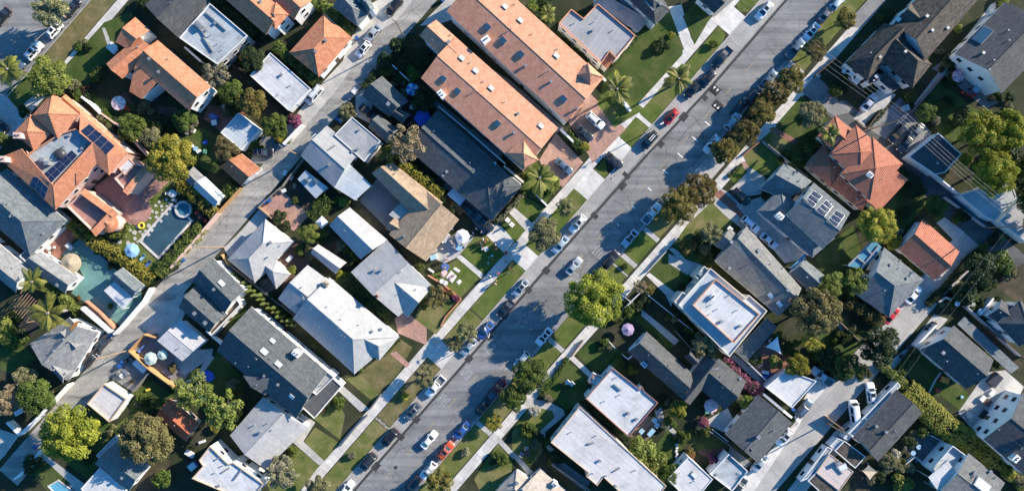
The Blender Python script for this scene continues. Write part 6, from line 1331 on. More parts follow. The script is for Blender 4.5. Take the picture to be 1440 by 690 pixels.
tree('loose', 455, 422, 62, 'leaf_olive', 'olive tree between charcoal house and cream flat building'); tree('bush', 92, 515, 28, 'leaf_green', 'clipped olive bush left of the charcoal house'); tree('loose', 180, 172, 32, 'leaf_dead', 'dry brown shrub beside the front path'); tree('bush', 220, 190, 26, 'leaf_rust', 'rusty shrub on the front bed'); tree('bush', 380, 5, 40, 'leaf_rust', 'brown-yellow bush by the front path at the gate'); tree('bush', 300, 305 if 0 else 300, 22, 'leaf_green', 'small shrub in the shaded front bed'); tree('bush', 115, 90, 16, 'leaf_dark', 'small round shrub on the east verge square'); tree('bush', 625, 655, 34, 'leaf_lime', 'lime bush at the slate garage corner'); tree('bush', 355, 180, 26, 'leaf_dark', 'dark shrub by the square porch of the cream building')
t(1080, 345)
tree('big', 205, 280, 108, 'leaf_brown', 'broad brown tree beside the small slate garage'); tree('round', 272, 165, 58, 'leaf_lime', 'pale green tree behind the broad brown tree'); tree('loose', 372, 150, 62, 'leaf_lime', 'light lime tree beside the glazed patio cover'); tree('conifer', 468, 420, 92, 'leaf_dark', 'very dark broad conifer by the right alley'); tree('loose', 178, 400, 44, 'leaf_yellow', 'yellow leafy tree below the broad brown tree'); tree('bush', 212, 428, 26, 'leaf_yellow', 'small yellow shrub below the broad brown tree'); tree('round', 126, 507, 56, 'leaf_bright', 'orange tipped green tree over the white carport'); tree('bush', 250, 470, 58, 'leaf_dark', 'dark shrub mass above the silver pickup'); tree('round', 335, 510, 62, 'leaf_green', 'dark green tree at the alley corner of the shady garden'); tree('bush', 120, 410, 24, 'leaf_green', 'green shrub beside the shade sail'); tree('bush', 30, 495, 34, 'leaf_lime', 'lime shrub between shade sail and white carport'); tree('bush', 45, 480, 18, 'leaf_pink', 'small pink flowering shrub beside the shade sail'); tree('bush', 130, 180, 44, 'leaf_dark', 'dark shrub behind the brick chimney house')
t(960, 460)
tree('bush', 272, 318, 36, 'leaf_lime', 'round lime bush at the top corner of the slate garage'); tree('bush', 85, 400, 30, 'leaf_pink', 'pink flowering shrub by the pale patio'); tree('bush', 130, 555, 28, 'leaf_pink', 'magenta bush by the square white roof'); tree('bush', 30, 530, 26, 'leaf_flower', 'orange-green shrub at the bottom yard path')
t(1200, 230)
tree('round', 348, 185, 54, 'leaf_green', 'round green tree casting shade on the salmon garage'); tree('big', 100, 262, 84, 'leaf_yellow', 'large yellow-green tree below the salmon roofed house'); tree('bush', 165, 330, 40, 'leaf_yellow', 'yellow-green tail of the large tree by the glazed patio'); tree('bush', 250, 120, 40, 'leaf_dark', 'dark shrub behind the salmon roofed house'); tree('bush', 620, 420, 56, 'leaf_green', 'green tree in the shaded yard beside the lane'); tree('round', 535, 440, 74, 'leaf_dark', 'dark tree in the shaded yard beside the lane'); tree('bush', 470, 545, 56, 'leaf_dark', 'dark shrub mass at the lower end of the shaded yard'); tree('bush', 345, 565, 30, 'leaf_dark', 'dark shrub at the lane corner opposite the salmon garage'); tree('bush', 220, 205, 30, 'leaf_dark', 'dark shrub beside the salmon garage path')
t(1270, 160, 3.63)
tree('big', 420, 100, 122, 'leaf_bright', 'yellow-green pine, upper left crown of the tall clump', hs=1.3); tree('big', 545, 80, 108, 'leaf_bright', 'yellow-green pine, right crown of the tall clump', hs=1.4); tree('big', 470, 300, 118, 'leaf_bright', 'yellow-green pine, lower open crown over the shade-tinted roof', hs=1.4); tree('round', 318, 235, 40, 'leaf_bright', 'small yellow-green pine crown over the dark flat garage'); tree('bush', 300, 20, 60, 'leaf_dark', 'dark tree behind the flat garage'); tree('bush', 545, 200, 70, 'leaf_dark', 'dark tree behind the pine clump'); tree('big', 640, 300, 90, 'leaf_green', 'dark green tree leaning in at the right edge beside the pine clump, added for shade', hs=1.5); tree('big', 660, 440, 80, 'leaf_green', 'dark green tree at the right edge above the pale roof, added for shade', hs=1.6); tree('big', 690, 560, 70, 'leaf_green', 'unseen dark green tree just past the right edge by the lane pole, added for shade', hs=1.6)  # last three trees added to throw shade over the lane roofs
tree('bush', 165, 32, 28, 'leaf_pale', 'pale shrub at the corner of the dark flat garage')
t(1200, 0)
tree('bush', 235, 412, 30, 'leaf_green', 'green shrub by the white bay of the brown house'); tree('round', 308, 475, 46, 'leaf_green', 'round green tree beside the utility pole'); tree('bush', 360, 215, 24, 'leaf_olive', 'grey shrub along the brown roof side'); tree('bush', 440, 120, 22, 'leaf_lime', 'lime shrub in the side yard strip'); tree('bush', 405, 255, 34, 'leaf_dark', 'dark shrub at the white house corner'); tree('bush', 630, 0, 30, 'leaf_lime', 'lime bush at the top edge by the broad dark roof'); tree('bush', 660, 410, 24, 'leaf_dark', 'dark shrub at the right side of the white house'); tree('bush', 150, 60, 30, 'leaf_dark', 'dark shrub on the shaded front strip')
t(1200, 460)
tree('round', 150, 570, 46, 'leaf_olive', 'pale round tree behind the charcoal low house'); tree('bush', 205, 655, 52, 'leaf_lime', 'lime bush at the bottom behind the shade sail'); tree('bush', 235, 485, 32, 'leaf_dark', 'dark shrub in the shaded deck yard'); tree('bush', 600, 150, 28, 'leaf_dark', 'dark palm-like shrub by the charcoal house corner'); tree('bush', 650, 600, 32, 'leaf_green', 'green shrub at the bottom right strip'); tree('bush', 700, 650, 32, 'leaf_olive', 'olive shrub in the bottom right corner'); tree('bush', 175, 535, 26, 'leaf_white', 'white flowering shrub behind the charcoal low house')
t(1080, 115)
tree('palm', 262, 222, 52, 'leaf_palm', 'small palm over the salmon tiled roof', 'palm_tree', 'palm', hs=1.3)
# cypress row
t(240, 230)
CG = 'cypresses in a row beside the dark slate house'
for i in range(26):
    f = i/25; x, y = 252+f*262, 462+f*220
    tree('cypress', x+(6 if i % 2 else -6), y-(5 if i % 2 else -5), 17+3*((i*7) % 3), 'leaf_green', 'narrow green cypress in the row between the dark slate house and pale roof', 'cypress_tree', 'tree', CG, 1.0)
# ------------------------------------------------------------------ hedges
t(0, 230); hedge('292,248 340,290 400,338 460,372 520,408 580,455 640,497', 2.9, 2.2, 'leaf_yellow', 'long golden hedge along the edge of the teal patio'); hedge('665,465 720,410 770,345 850,265', 3.2, 2.0, 'leaf_lime', 'lime hedge between swimming pool and alley wall'); hedge('185,490 240,545 300,608 330,625', 2.2, 1.8, 'leaf_lime', 'clipped lime hedge beside the lower palm')
t(120, 115); hedge('385,420 460,475 545,560', 3.2, 2.2, 'leaf_yellow', 'yellow-green hedge behind the round spa'); hedge('85,640 150,650 180,600', 1.6, 1.0, 'leaf_lime', 'low flowering hedge at the foot of the round mansion tower')
t(240, 0); hedge('440,190 520,262 612,345', 2.6, 2.2, 'leaf_green', 'green hedge between long garage and square hip roof'); hedge('600,-10 660,38 765,132', 2.8, 2.4, 'leaf_lime', 'green hedge above the square orange hip roof'); hedge('175,-10 260,65 350,150', 3.0, 2.5, 'leaf_dark', 'dark hedge beside the white turret house')
t(240, 230); hedge('590,228 632,186 668,145', 3.4, 1.8, 'leaf_green', 'thick clipped square hedge beside the blue shed')
t(480, 230); hedge('250,0 330,55 425,132', 2.6, 2.4, 'leaf_yellow', 'yellow-green hedge between tan roof and dark shingled roof'); hedge('20,470 120,540 205,625', 2.4, 1.8, 'leaf_green', 'green hedge below the pale grey front-gabled house'); hedge('-10,320 60,380', 1.8, 1.5, 'leaf_dark', 'dark hedge beside the long pale shed') if 0 else None
t(480, 0); hedge('95,370 150,300 200,285', 2.0, 1.8, 'leaf_dark', 'dark hedge along the alley by the dark slate cottage')
t(720, 0); hedge('235,565 310,640', 2.0, 1.3, 'leaf_green', 'low dark hedge in the forecourt planter'); hedge('225,150 330,255', 1.6, 1.5, 'leaf_dark', 'dark narrow hedge beside the cream flat building'); hedge('420,270 480,205 535,150', 1.2, .9, 'leaf_green', 'low flowering hedge in front of the cream building')
t(600, 115); hedge('300,590 400,480', 1.0, .9, 'leaf_pale', 'narrow flowering hedge in front of the dark shingled house')
t(960, 460); hedge('168,135 215,185 262,235 335,272', 3.0, 2.0, 'leaf_pink', 'pink bougainvillea hedge beside the brick yard')
t(1200, 460); hedge('225,262 300,330 370,400 440,455 570,530 605,562', 5.6, 2.5, 'leaf_hedge', 'massive golden hedge beside the toy lawn', wob=.06, dens=34, leaf=.2); hedge('118,155 170,200 225,250', 2.2, 1.8, 'leaf_lime', 'narrow hedge from the alley to the massive golden hedge'); hedge('612,572 660,620 740,690', 2.4, 1.4, 'leaf_hedge', 'low green hedge below the tall white house'); hedge('195,195 240,130 270,95', 2.0, 1.6, 'leaf_green', 'green hedge along the upper side of the toy lawn')
t(1080, 345); hedge('330,230 400,270 485,330', 3.0, 2.4, 'leaf_rust', 'brownish hedge beside the blue-grey hip gabled house'); hedge('75,145 110,185', 1.8, 1.5, 'leaf_green', 'short green hedge between grey house and slate garage'); hedge('190,430 260,500 330,560', 3.0, 2.2, 'leaf_green', 'dark hedge around the shady garden by the alley')
t(1200, 230); hedge('315,595 395,520 505,385 560,380', 1.6, 1.3, 'leaf_dark', 'narrow dark hedge along the lane corner'); hedge('190,20 260,70 300,130', 2.4, 2.0, 'leaf_dark', 'dark hedge behind the salmon roof by the lane'); hedge('205,380 300,465', 1.2, 1.2, 'leaf_green', 'thin hedge between salmon garage and blue-grey roof')
t(960, 230); hedge('200,70 235,15 245,-10', .8, .7, 'leaf_dark', 'low brick-side hedge at the small square lawn') if 0 else None
t(840, 115); hedge('555,400 610,350', .8, .7, 'leaf_green', 'low hedge at the small square lawn by the driveway')
t(720, 460); hedge('235,130 180,215 120,285', 1.2, .9, 'leaf_green', 'low hedge along the east sidewalk by the lawn'); hedge('150,480 260,350', 1.4, .9, 'leaf_dark', 'dark low hedge in front of the long white roof'); hedge('340,350 490,470', 1.6, 1.2, 'leaf_dark', 'dark planting between the two white flat roofs')
t(360, 345); hedge('345,140 440,215 570,300', 3.2, 1.6, 'leaf_green', 'green planting strip between two pale grey houses'); hedge('540,460 605,395', .8, .7, 'leaf_green', 'short low hedge by the front dry lawn')
t(1200, 0); hedge('65,530 130,465', 1.4, 1.1, 'leaf_dark', 'dark hedge between the two driveways under the power lines'); hedge('280,440 330,400', 1.0, .8, 'leaf_green', 'low hedge beside the long straight path')
# ================================================================== pools
def pool(P, label, water='pool_water', cop=.5, h=.06):
    P = [tuple(W(x, y, G).xy) for x, y in pts(P)]; I = inset(P, cop); O = ccw(P); b = MB(); c = sum((xy2(p) for p in P), Vector((0, 0)))/len(P); root = empty('swimming_pool', (c.x, c.y, G+.01)); tag(root, label, 'pool')
    z = h+.08
    for i in range(len(O)):
        j = (i+1) % len(O); b.face([(*O[i], z), (*O[j], z), (*I[j], z), (*I[i], z)]); b.face([(*O[i], -.1), (*O[j], -.1), (*O[j], z), (*O[i], z)]); b.face([(*I[j], -.05), (*I[i], -.05), (*I[i], z), (*I[j], z)][::-1])
    for nm, bb, mt in (('coping', b, 'sidewalk'),): m_ = bb.mesh(nm, mt); m_.transform(Matrix.Translation((-c.x, -c.y, 0))); kid(nm, m_, root)
    b = MB(); b.rface([(p[0]-c.x, p[1]-c.y, .03) for p in inset(P, cop-.02)]); kid('water', b.mesh('water', water), root); return root
t(0, 0)
pool('584,1016 726,856 818,930 670,1096', 'rectangular dark blue swimming pool with white coping beside the golden hedge'); 
def spa(x, y, r, label, water):
    p = at(x, y); R = r/ZF*S; root = empty('hot_tub', p); tag(root, label, 'hot tub'); b = MB(); n = 24
    rings = [[(q*math.cos(2*PI*i/n), q*math.sin(2*PI*i/n), z) for i in range(n)] for q, z in ((R, -.05), (R, .42), (R*.74, .42), (R*.74, .2))]; b.loft(rings, caps=False); kid('rim', b.mesh('rim', 'sidewalk'), root); b = MB(); b.tube((0, 0, .1), (0, 0, .26), R*.75, R*.75, n); kid('water', b.mesh('water', water), root)
spa(776, 883, 36, 'round spa with raised stone rim at the top corner of the swimming pool', 'spa_water')
t(0, 460); pool('200,668 248,640 315,690 262,735', 'small light blue tub pool at the bottom edge', 'pool_light', .3)
# ================================================================== fences and walls
t(240, 230)
fence('258,135 330,85', 1.6, 'wood_new', 'orange board fence beside the rust-orange garage') if 0 else None
fence('292,105 200,205', 1.7, 'wood_new', 'tall orange board fence along the alley beside the rust-orange garage'); fence('198,210 105,320 0,440', 1.8, 'pinkwall', 'long pink stucco wall between pool garden and alley', .3, 'wall', 'garden_wall', False)
fence('372,182 470,95 560,-20', 1.4, 'wood_grey', 'weathered fence between alley and pink brick patio'); fence('372,186 425,230', 1.6, 'wood', 'brown fence at the lower side of the pink brick patio'); fence('215,385 245,430', 1.8, 'wood_new', 'short orange fence between the two alley houses')
fence('235,420 350,510 520,640', 1.6, 'wood_grey', 'grey fence along the cypress row')
t(120, 345)
fence('120,375 150,345 245,235 275,180', 2.0, 'white', 'white stucco wall between teal patio and alley', .35, 'wall', 'garden_wall', False); fence('292,388 247,376 185,443', 2.0, 'wood_new', 'orange wooden fence along the alley side of the umbrella patio'); fence('187,448 265,520 388,610', 2.0, 'wood_new', 'orange wooden fence between umbrella patio and dark lawn')
fence('0,235 60,285 120,350', 1.6, 'terracotta', 'brown wall along the lower side of the teal patio', .25, 'wall', 'garden_wall', False); fence('-15,262 50,318 105,365', 2.2, 'white', 'long white wall below the teal patio', .6, 'wall', 'garden_wall', False)
fence('200,615 270,535', 1.6, 'wood_grey', 'grey fence behind the square pink flat garage'); fence('510,360 575,415', 1.6, 'white', 'short white wall beside the dark slate house deck', .3, 'wall', 'garden_wall', False)
t(0, 460); fence('85,452 175,365 290,240', 1.9, 'white', 'white alley wall behind the row of black bins', .35, 'wall', 'garden_wall', False); fence('85,455 30,400', 1.9, 'white', 'white side wall at the lower left driveway', .35, 'wall', 'garden_wall', False); fence('170,520 110,600 60,640', 1.6, 'white', 'white wall along the lower left alley', .3, 'wall', 'garden_wall', False)
t(0, 0); fence('345,408 385,440 425,480', 1.8, 'white', 'curved white wall beside the shaded lawn', .4, 'wall', 'garden_wall', False); fence('430,480 520,545 620,655', 1.7, 'pinkwall', 'pink wall between mansion and shaded garden', .3, 'wall', 'garden_wall', False); fence('380,2 330,55', 1.2, 'wood_grey', 'low fence at the top of the left street') if 0 else None
t(240, 0); fence('555,528 475,608', 1.8, 'white', 'white alley wall beside the pink bougainvillea', .4, 'wall', 'garden_wall', False); fence('60,200 130,262', 1.8, 'white', 'white side wall below the flat blue-white roof', .3, 'wall', 'garden_wall', False); fence('230,255 330,320', 1.6, 'wood_dark', 'dark fence between flat roof and back yard')
t(480, 0); fence('215,275 290,345', 1.8, 'blue_wall', 'pale blue wall beside the sky blue umbrella', .25, 'wall', 'garden_wall', False); fence('410,450 530,550 690,690', 1.6, 'white', 'white fence along the shaded condominium side', .2)
t(720, 0); fence('205,545 260,600', 1.3, 'white', 'white wall of the forecourt planter', .35, 'wall', 'garden_wall', False); fence('385,330 500,470', .9, 'white', 'low white wall beside the palm and brick forecourt', .3, 'wall', 'garden_wall', False)
t(600, 115); fence('325,355 410,425', 1.5, 'cream', 'cream wall at the condominium corner by the big palm', .4, 'wall', 'garden_wall', False); fence('460,475 510,525', .8, 'white', 'low white wall on the lawn under the big palm', .25, 'wall', 'garden_wall', False)
t(480, 230); fence('505,573 440,645 420,685', .5, 'terracotta', 'low brick edge of the lower front lawn', .3, 'wall', 'garden_wall', False); fence('365,470 430,510 505,573', .5, 'terracotta', 'low brick edge between picnic lawn and lower front lawn', .3, 'wall', 'garden_wall', False)
t(480, 460); fence('-5,500 60,420 110,370', .9, 'dark_wall', 'dark low wall along the west sidewalk by the front steps', .3, 'wall', 'garden_wall', False); fence('120,345 165,285', .9, 'dark_wall', 'dark low wall above the front steps', .3, 'wall', 'garden_wall', False)
t(840, 345)
rail_fence('110,270 190,190 400,358', 1.0, 'trim', 'white picket fence around the dark front bed'); rail_fence('105,210 145,240', 1.0, 'trim', 'short white picket fence at the sidewalk gate'); rail_fence('40,395 78,435', 1.1, 'trim', 'white rail in shade beside the bright tree'); rail_fence('105,460 130,480 148,465', 1.1, 'trim', 'white bent rail left of the charcoal house'); rail_fence('212,110 290,25', .8, 'concrete_pale', 'low pale wall along the front lawn of the cream building'); fence('330,360 400,440', 1.0, 'wood_grey', 'grey fence beside the olive tree')
fence('590,450 720,575', 1.7, 'grey_wall', 'grey wall beside the pink bougainvillea hedge', .3, 'wall', 'garden_wall', False)
t(720, 460); rail_fence('300,55 250,125', .8, 'wood', 'low brown fence along the shaded east lawn'); fence('170,575 330,690', 1.6, 'wood_grey', 'grey fence left of the long white roof'); fence('235,140 150,240', .5, 'concrete', 'low kerb wall along the east sidewalk', .3, 'wall', 'garden_wall', False)
t(960, 0); fence('255,655 335,590', .7, 'brick', 'low brick edge of the bright lower lawn', .3, 'wall', 'garden_wall', False); fence('335,595 450,690', .7, 'concrete', 'low pale edge above the bright lower lawn', .25, 'wall', 'garden_wall', False); fence('560,320 640,250', 1.2, 'wood_dark', 'dark fence along the shaded front bed')
t(1080, 115); fence('0,265 165,400', 1.2, 'wood_grey', 'grey fence between salmon house and solar house'); fence('420,195 470,130', 1.4, 'wood_dark', 'dark fence by the driveway and power pole')
t(1270, 160, 3.63); fence('28,222 165,314 290,415 415,525', 1.7, 'white', 'long white wall along the shaded lane', .2, 'wall', 'garden_wall', False); fence('215,425 420,575', .9, 'grey_wall', 'low grey wall along the foot of the white lane wall', .3, 'wall', 'garden_wall', False)
t(1320, 380, 5.75); fence('330,360 440,225', 1.6, 'white', 'short white wall by the grey roof at the right edge', .3, 'wall', 'garden_wall', False); fence('225,290 310,370 560,600 660,690', 1.4, 'grey_wall', 'grey wall along the right hand garden strip', .3, 'wall', 'garden_wall', False); fence('85,155 130,100 240,0', .9, 'concrete', 'pale low wall in the shaded lane yard', .4, 'wall', 'garden_wall', False); fence('0,255 60,220 100,235', 1.6, 'concrete', 'pale wall by the white satellite dishes', .4, 'wall', 'garden_wall', False)
t(1200, 460); fence('350,-10 265,80', 2.0, 'white', 'white wall at the alley end of the charcoal gabled house', .3, 'wall', 'garden_wall', False); fence('0,485 20,430 185,260', 2.4, 'white', 'white garage front wall facing the right alley', .25, 'wall', 'garden_wall', False) if 0 else None; fence('320,275 345,225 370,190', .5, 'trim', 'thin white curved edging on the toy lawn', .12, 'fence', 'edging', False); rail_fence('220,575 260,545 330,600', 1.1, 'trim', 'white balcony rail of the shaded deck yard'); rail_fence('325,455 420,500', 1.1, 'trim', 'white rail above the shaded deck yard')
fence('560,0 640,60 720,130', 1.4, 'wood_dark', 'dark fence on the upper right garden strip')
t(960, 460); fence('340,280 460,380', 1.8, 'white', 'white wall between carport and slate garage', .4, 'wall', 'garden_wall', False); fence('90,420 200,500', 1.4, 'wood_grey', 'grey fence beside the pale patio'); rail_fence('125,430 190,480', 1.0, 'trim', 'white railing of the back steps by the slate garage'); fence('610,380 720,460', 1.6, 'wood', 'brown fence by the alley utility pole')
t(1080, 345); fence('265,285 390,405', 1.3, 'wood', 'brown fence across the shady garden')
t(1200, 0); fence('250,470 380,320', 1.2, 'wood_grey', 'grey fence along the long straight path'); fence('60,540 20,505', .8, 'concrete', 'low wall by the lane driveway', .3, 'wall', 'garden_wall', False)
t(0, 330, 4.3125)
# pergola under the palms
root = empty('pergola', at(120, 430)); tag(root, 'brown slatted pergola between the two palms', 'pergola')
for k in range(9):
    x, y = 95+k*13, 340+k*11; a = W(*tp(x+48, y-8), 2.4)-root.location; c = W(*tp(x-40, y+110 if 0 else y+98), 2.4)-root.location; b = MB(); d = c-a; b.box(tuple((a+c)/2), (d.length, .12, .16), math.atan2(d.y, d.x)); kid('slat', b.mesh('slat', 'wood'), root)
for x, y in ((130, 340), (60, 440), (240, 430), (165, 530)):
    p = W(*tp(x, y), 2.4)-root.location; b = MB(); b.box((p.x, p.y, 1.15), (.14, .14, 2.3)); kid('post', b.mesh('post', 'wood'), root)
cloth('90,540 140,480 240,540 190,620', 'cl_black', 'dark pond cover under the lower palm', 'pond_cover', 'cover', .2)
boxes(130, 610, (2.6, 1.2, .9), 'n', 'grey_wall', 'grey outdoor kitchen counter at the left edge', 'kitchen_counter', 'counter', 'trim')
# ================================================================== umbrellas and furniture
t(0, 0); umbrella(495, 434, 30, 'cl_white', 'cl_pink', 'white and pink striped umbrella on the shaded lawn', 2.4, 12); table(532, 452, 'red table beside the white and pink striped umbrella', 'cl_red', False, -40); boxes(480, 205, (2.2, 1.8, .5), 'n', 'trim', 'white front step box by the orange gabled house', 'porch_step', 'step')
GC = 'dark garden chairs round the red table'
for a_, dx, dy in ((-60, -14, -12), (120, 18, 14)): chair(532+dx, 452+dy, a_, 'small dark chair drawn up to the red table', 'cl_red', 1, 'red chairs at the red table')
t(0, 230); umbrella(552, 366, 31, 'cl_sky', 'cl_sky', 'pale blue umbrella by the pool loungers', 2.5, 8); umbrella(292, 420, 42, 'cl_sand', 'cl_tan', 'round thatched umbrella on the teal patio', 2.6, 14)
for x, y, m, l in ((580, 380, 'cl_sky', 'pale blue sun lounger nearest the blue umbrella'), (604, 396, 'cl_sky', 'pale blue sun lounger in the middle of the three'), (628, 422, 'cl_blue', 'darker blue sun lounger farthest from the umbrella')): lounger(x, y, math.degrees(AU)+180, m, l)
p = at(598, 262); b = MB(); n = 20
rings = [[(.75+.22*math.cos(2*PI*j/8), 0, .16+.2*math.sin(2*PI*j/8)) for j in range(8)] for i in range(1)]
R = [[((.62+.22*math.cos(2*PI*j/8))*math.cos(2*PI*i/n), (.62+.22*math.cos(2*PI*j/8))*math.sin(2*PI*i/n), .2+.18*math.sin(2*PI*j/8)) for j in range(8)] for i in range(n)]; R.append(R[0]); b.loft(R, caps=False); tag(b.build('swim_ring', 'cl_yellow', None, True, p), 'yellow swim ring on the stone lawn by the pool', 'swim ring')
for x, y, l in ((215, 355, 'round white table on the brick porch'), ): table(x, y, l, 'trim', True)
for i, (x, y) in enumerate(((195, 352), (235, 352), (214, 375))): chair(x, y, 90*i, 'white chair at the round white porch table', 'trim', 1, 'white chairs on the brick porch')
lounger(300, 340, 140, 'cl_grey', 'grey folded lounger by the dark pot shrub'); boxes(300, 350, (1.6, .9, .7), 'n', 'grey_wall', 'grey box beside the grey lounger on the teal patio')
t(120, 115); table(375, 472, 'round white poolside table by the golden hedge', 'trim', True, 0, 1.7); chairs_round(375, 472, 24, 4, 'trim', 'white chair at the round poolside table', 'white poolside chairs')
t(240, 230)
for i, (x, y) in enumerate(((118, 205), (135, 225), (150, 240))): chair(x, y, 40+60*i, 'dark red cushioned chair behind the round spa', 'cl_red', 1.3, 'red chairs behind the spa')
table(128, 222, 'small dark table behind the round spa', 'wood_dark'); umbrella(636, 247, 27, 'cl_white', 'cl_white', 'small white four sided pavilion canopy', 2.3, 4)
for i, (x, y, m, l) in enumerate(((402, 162, 'bin_blue', 'blue wheeled bin nearest the alley on the brick patio'), (420, 157, 'bin_blue', 'second blue wheeled bin on the brick patio'), (428, 142, 'bin_grey', 'grey wheeled bin beside the blue bins on the brick patio'), (440, 130, 'bin_black', 'black wheeled bin in the middle of the brick patio row'), (452, 116, 'bin_black', 'black wheeled bin at the top of the brick patio row'))): wheelie(x, y, 'd', m, l)
for i, (x, y, m, l) in enumerate(((58, 405, 'bin_blue', 'blue bin at the pink wall along the alley'), (45, 420, 'bin_grey', 'grey bin between blue and black at the pink wall'), (30, 438, 'bin_black', 'black bin farthest from the blue one at the pink wall'))): wheelie(x, y, 'n', m, l)
table(505, 400, 'white garden table on the dark brick patio', 'trim', False, 45)
t(120, 345)
umbrella(271, 478, 28, 'cl_sage', 'cl_sage', 'larger sage green umbrella on the fenced patio', 2.5, 8); umbrella(323, 461, 22, 'cl_sage', 'cl_sage', 'smaller mint green umbrella on the fenced patio', 2.4, 8); 
table(271, 478, 'round table under the larger green umbrella', 'wood_dark', True, 0, 1.2); chairs_round(271, 478, 27, 5, 'wood_dark', 'dark chair under the larger green umbrella', 'chairs round the green umbrella table')
lounger(243, 432, math.degrees(AU), 'cl_blue', 'blue lounger inside the orange wooden fence'); boxes(365, 527, (2.6, 2.6, .5), 'u', 'brick', 'square red brick fire pit on the fenced patio', 'fire_pit', 'fire pit', 'cl_grey'); boxes(238, 507, (3.2, 1.3, .8), 'n', 'trim', 'white outdoor counter beside the orange fence', 'garden_counter', 'counter', 'cl_white')
for x, y, m, l in ((152, 507, 'bin_blue', 'bright blue bin among clutter behind the pink garage'), (165, 488, 'bin_blue', 'blue bin farther up beside the orange fence'), (148, 535, 'bin_grey', 'grey bin among clutter, left of the pair'), (185, 540, 'bin_grey', 'grey bin among clutter, right of the pair'), (178, 485, 'bin_black', 'black bin beside the orange fence'), (205, 568, 'bin_black', 'black bin by the grey fence behind the pink garage'), (300, 378, 'bin_black', 'black bin at the corner of the white garage')): wheelie(x, y, 'u', m, l)
for x, y, m, l in ((160, 548, 'trim', 'white crate among the clutter behind the pink garage'), (195, 575, 'wood', 'brown crate among the clutter behind the pink garage'), (170, 530, 'metal', 'metal crate among the clutter behind the pink garage')): boxes(x, y, (.9, .7, .6), 'n', m, l, 'crate', 'crate', m)
cloth('488,545 500,530 520,525 542,538 545,562 530,574 505,572 492,560', 'cl_cobalt', 'cobalt blue paddling pool cover on the dark lawn', 'pool_cover', 'cover', .25); boxes(267, 607, (.9, .4, .3), 20, 'cl_yellow', 'yellow toy box on the dark lawn by the white fence', 'toy', 'toy', 'cl_yellow')
wheelie(567, 372, 'u', 'bin_black', 'black bin by the dark house deck')
t(240, 460)
for i, (x, y, m, l) in enumerate(((252, 250, 'cl_yellow', 'yellow and red child chair, upper left of four on the lawn'), (292, 270, 'cl_red', 'red child chair nearest the dark slate house'), (266, 284, 'cl_yellow', 'yellow child chair in the middle of the lawn'), (254, 315, 'cl_red', 'red child chair nearest the branchy tree'))): chair(x, y, 60+i*80, l, m, 1.5); cloth(f'{x-4},{y-4} {x+4},{y-4} {x+4},{y+4} {x-4},{y+4}', 'cl_red', f'red cushion beside the {("yellow and red", "red", "yellow", "lower red")[i]} child chair', 'cushion', 'cushion', .3)
cloth('55,255 70,240 85,250 65,262', 'cl_sky', 'pale blue towel under the branchy tree', 'towel', 'towel', .3); boxes(145, 292, (1.6, 1.6, .7), 30, 'cl_green', 'green sandbox among the branchy tree crowns', 'sandbox', 'sandbox', 'cl_green'); boxes(85, 530, (2.0, .9, .7), -30, 'trim', 'white bench by the stepped white house', 'bench', 'bench'); boxes(100, 580, (1.6, 1.4, 1.1), 40, 'cl_blue', 'blue box at the corner of the stepped white house'); boxes(135, 480, (1.4, .5, .4), 20, 'trim', 'white plank box by the red shed')
hedge('640,360 690,290', .7, .6, 'leaf_flower', 'red flower box along the dark house front')
t(0, 460)
for x, y, l in ((185, 366, 'black bin nearest the bottom in the alley wall row'), (200, 353, 'black bin second from the bottom in the alley wall row'), (215, 341, 'black bin second from the top in the alley wall row'), (232, 322, 'black bin nearest the top in the alley wall row')): wheelie(x, y, 'n', 'bin_black', l)
wheelie(158, 500, 'u', 'bin_blue', 'blue bin at the lower left alley corner'); boxes(85, 355, (1.8, 1.0, .6), 30, 'trim', 'white box by the bare brown tree'); boxes(470, 38, (1.7, .8, .9), 'u', 'bin_blue', 'blue dumpster at the end of the white alley wall', 'dumpster', 'dumpster', 'bin_blue')
t(240, 0); umbrella(305, 240, 19, 'cl_orange', 'cl_orange', 'small orange umbrella beside the dark green tree', 2.3, 8)
cloth('160,482 180,478 205,492 200,505 172,508', 'cl_blue', 'blue tarp heap by the white gable wall', 'tarp', 'tarp', .6); boxes(190, 520, (1.1, 1.1, .8), 10, 'bin_blue', 'blue storage tub below the blue tarp heap'); cloth('133,605 145,588 158,598 148,612', 'cl_cobalt', 'blue cloth on the back lawn of the orange gabled house', 'cloth', 'cloth', .2)
for x, y, m, l in ((90, 618, 'trim', 'white crate on the back lawn, left end'), (108, 628, 'cl_sky', 'pale blue crate on the back lawn'), (122, 640, 'trim', 'white crate on the back lawn, right end'), (100, 552, 'trim', 'white crate under the pale flowering tree'), (72, 560, 'cl_grey', 'grey crate under the pale flowering tree'), (148, 640, 'cl_green', 'green crate on the back lawn')): boxes(x, y, (.9, .6, .5), rnd.randint(0, 90), m, l, 'crate', 'crate', m)
p = at(237, 450); root = empty('fountain', p); tag(root, 'round stone fountain on the brick patio by the long hedge', 'fountain'); b = MB(); b.tube((0, 0, 0), (0, 0, .4), 1.0, 1.0, 16); kid('basin', b.mesh('basin', 'steel_grey'), root); b = MB(); b.tube((0, 0, .4), (0, 0, 1.1), .15, .12, 8); b.tube((0, 0, 1.0), (0, 0, 1.15), .3, .5, 12); kid('bowl', b.mesh('bowl', 'steel_grey'), root)
boxes(20, 588 if 0 else 588, (1.8, 1.4, .1), 'n', 'cl_sky', 'pale blue sheet on the back garden path', 'sheet', 'sheet', 'cl_sky')
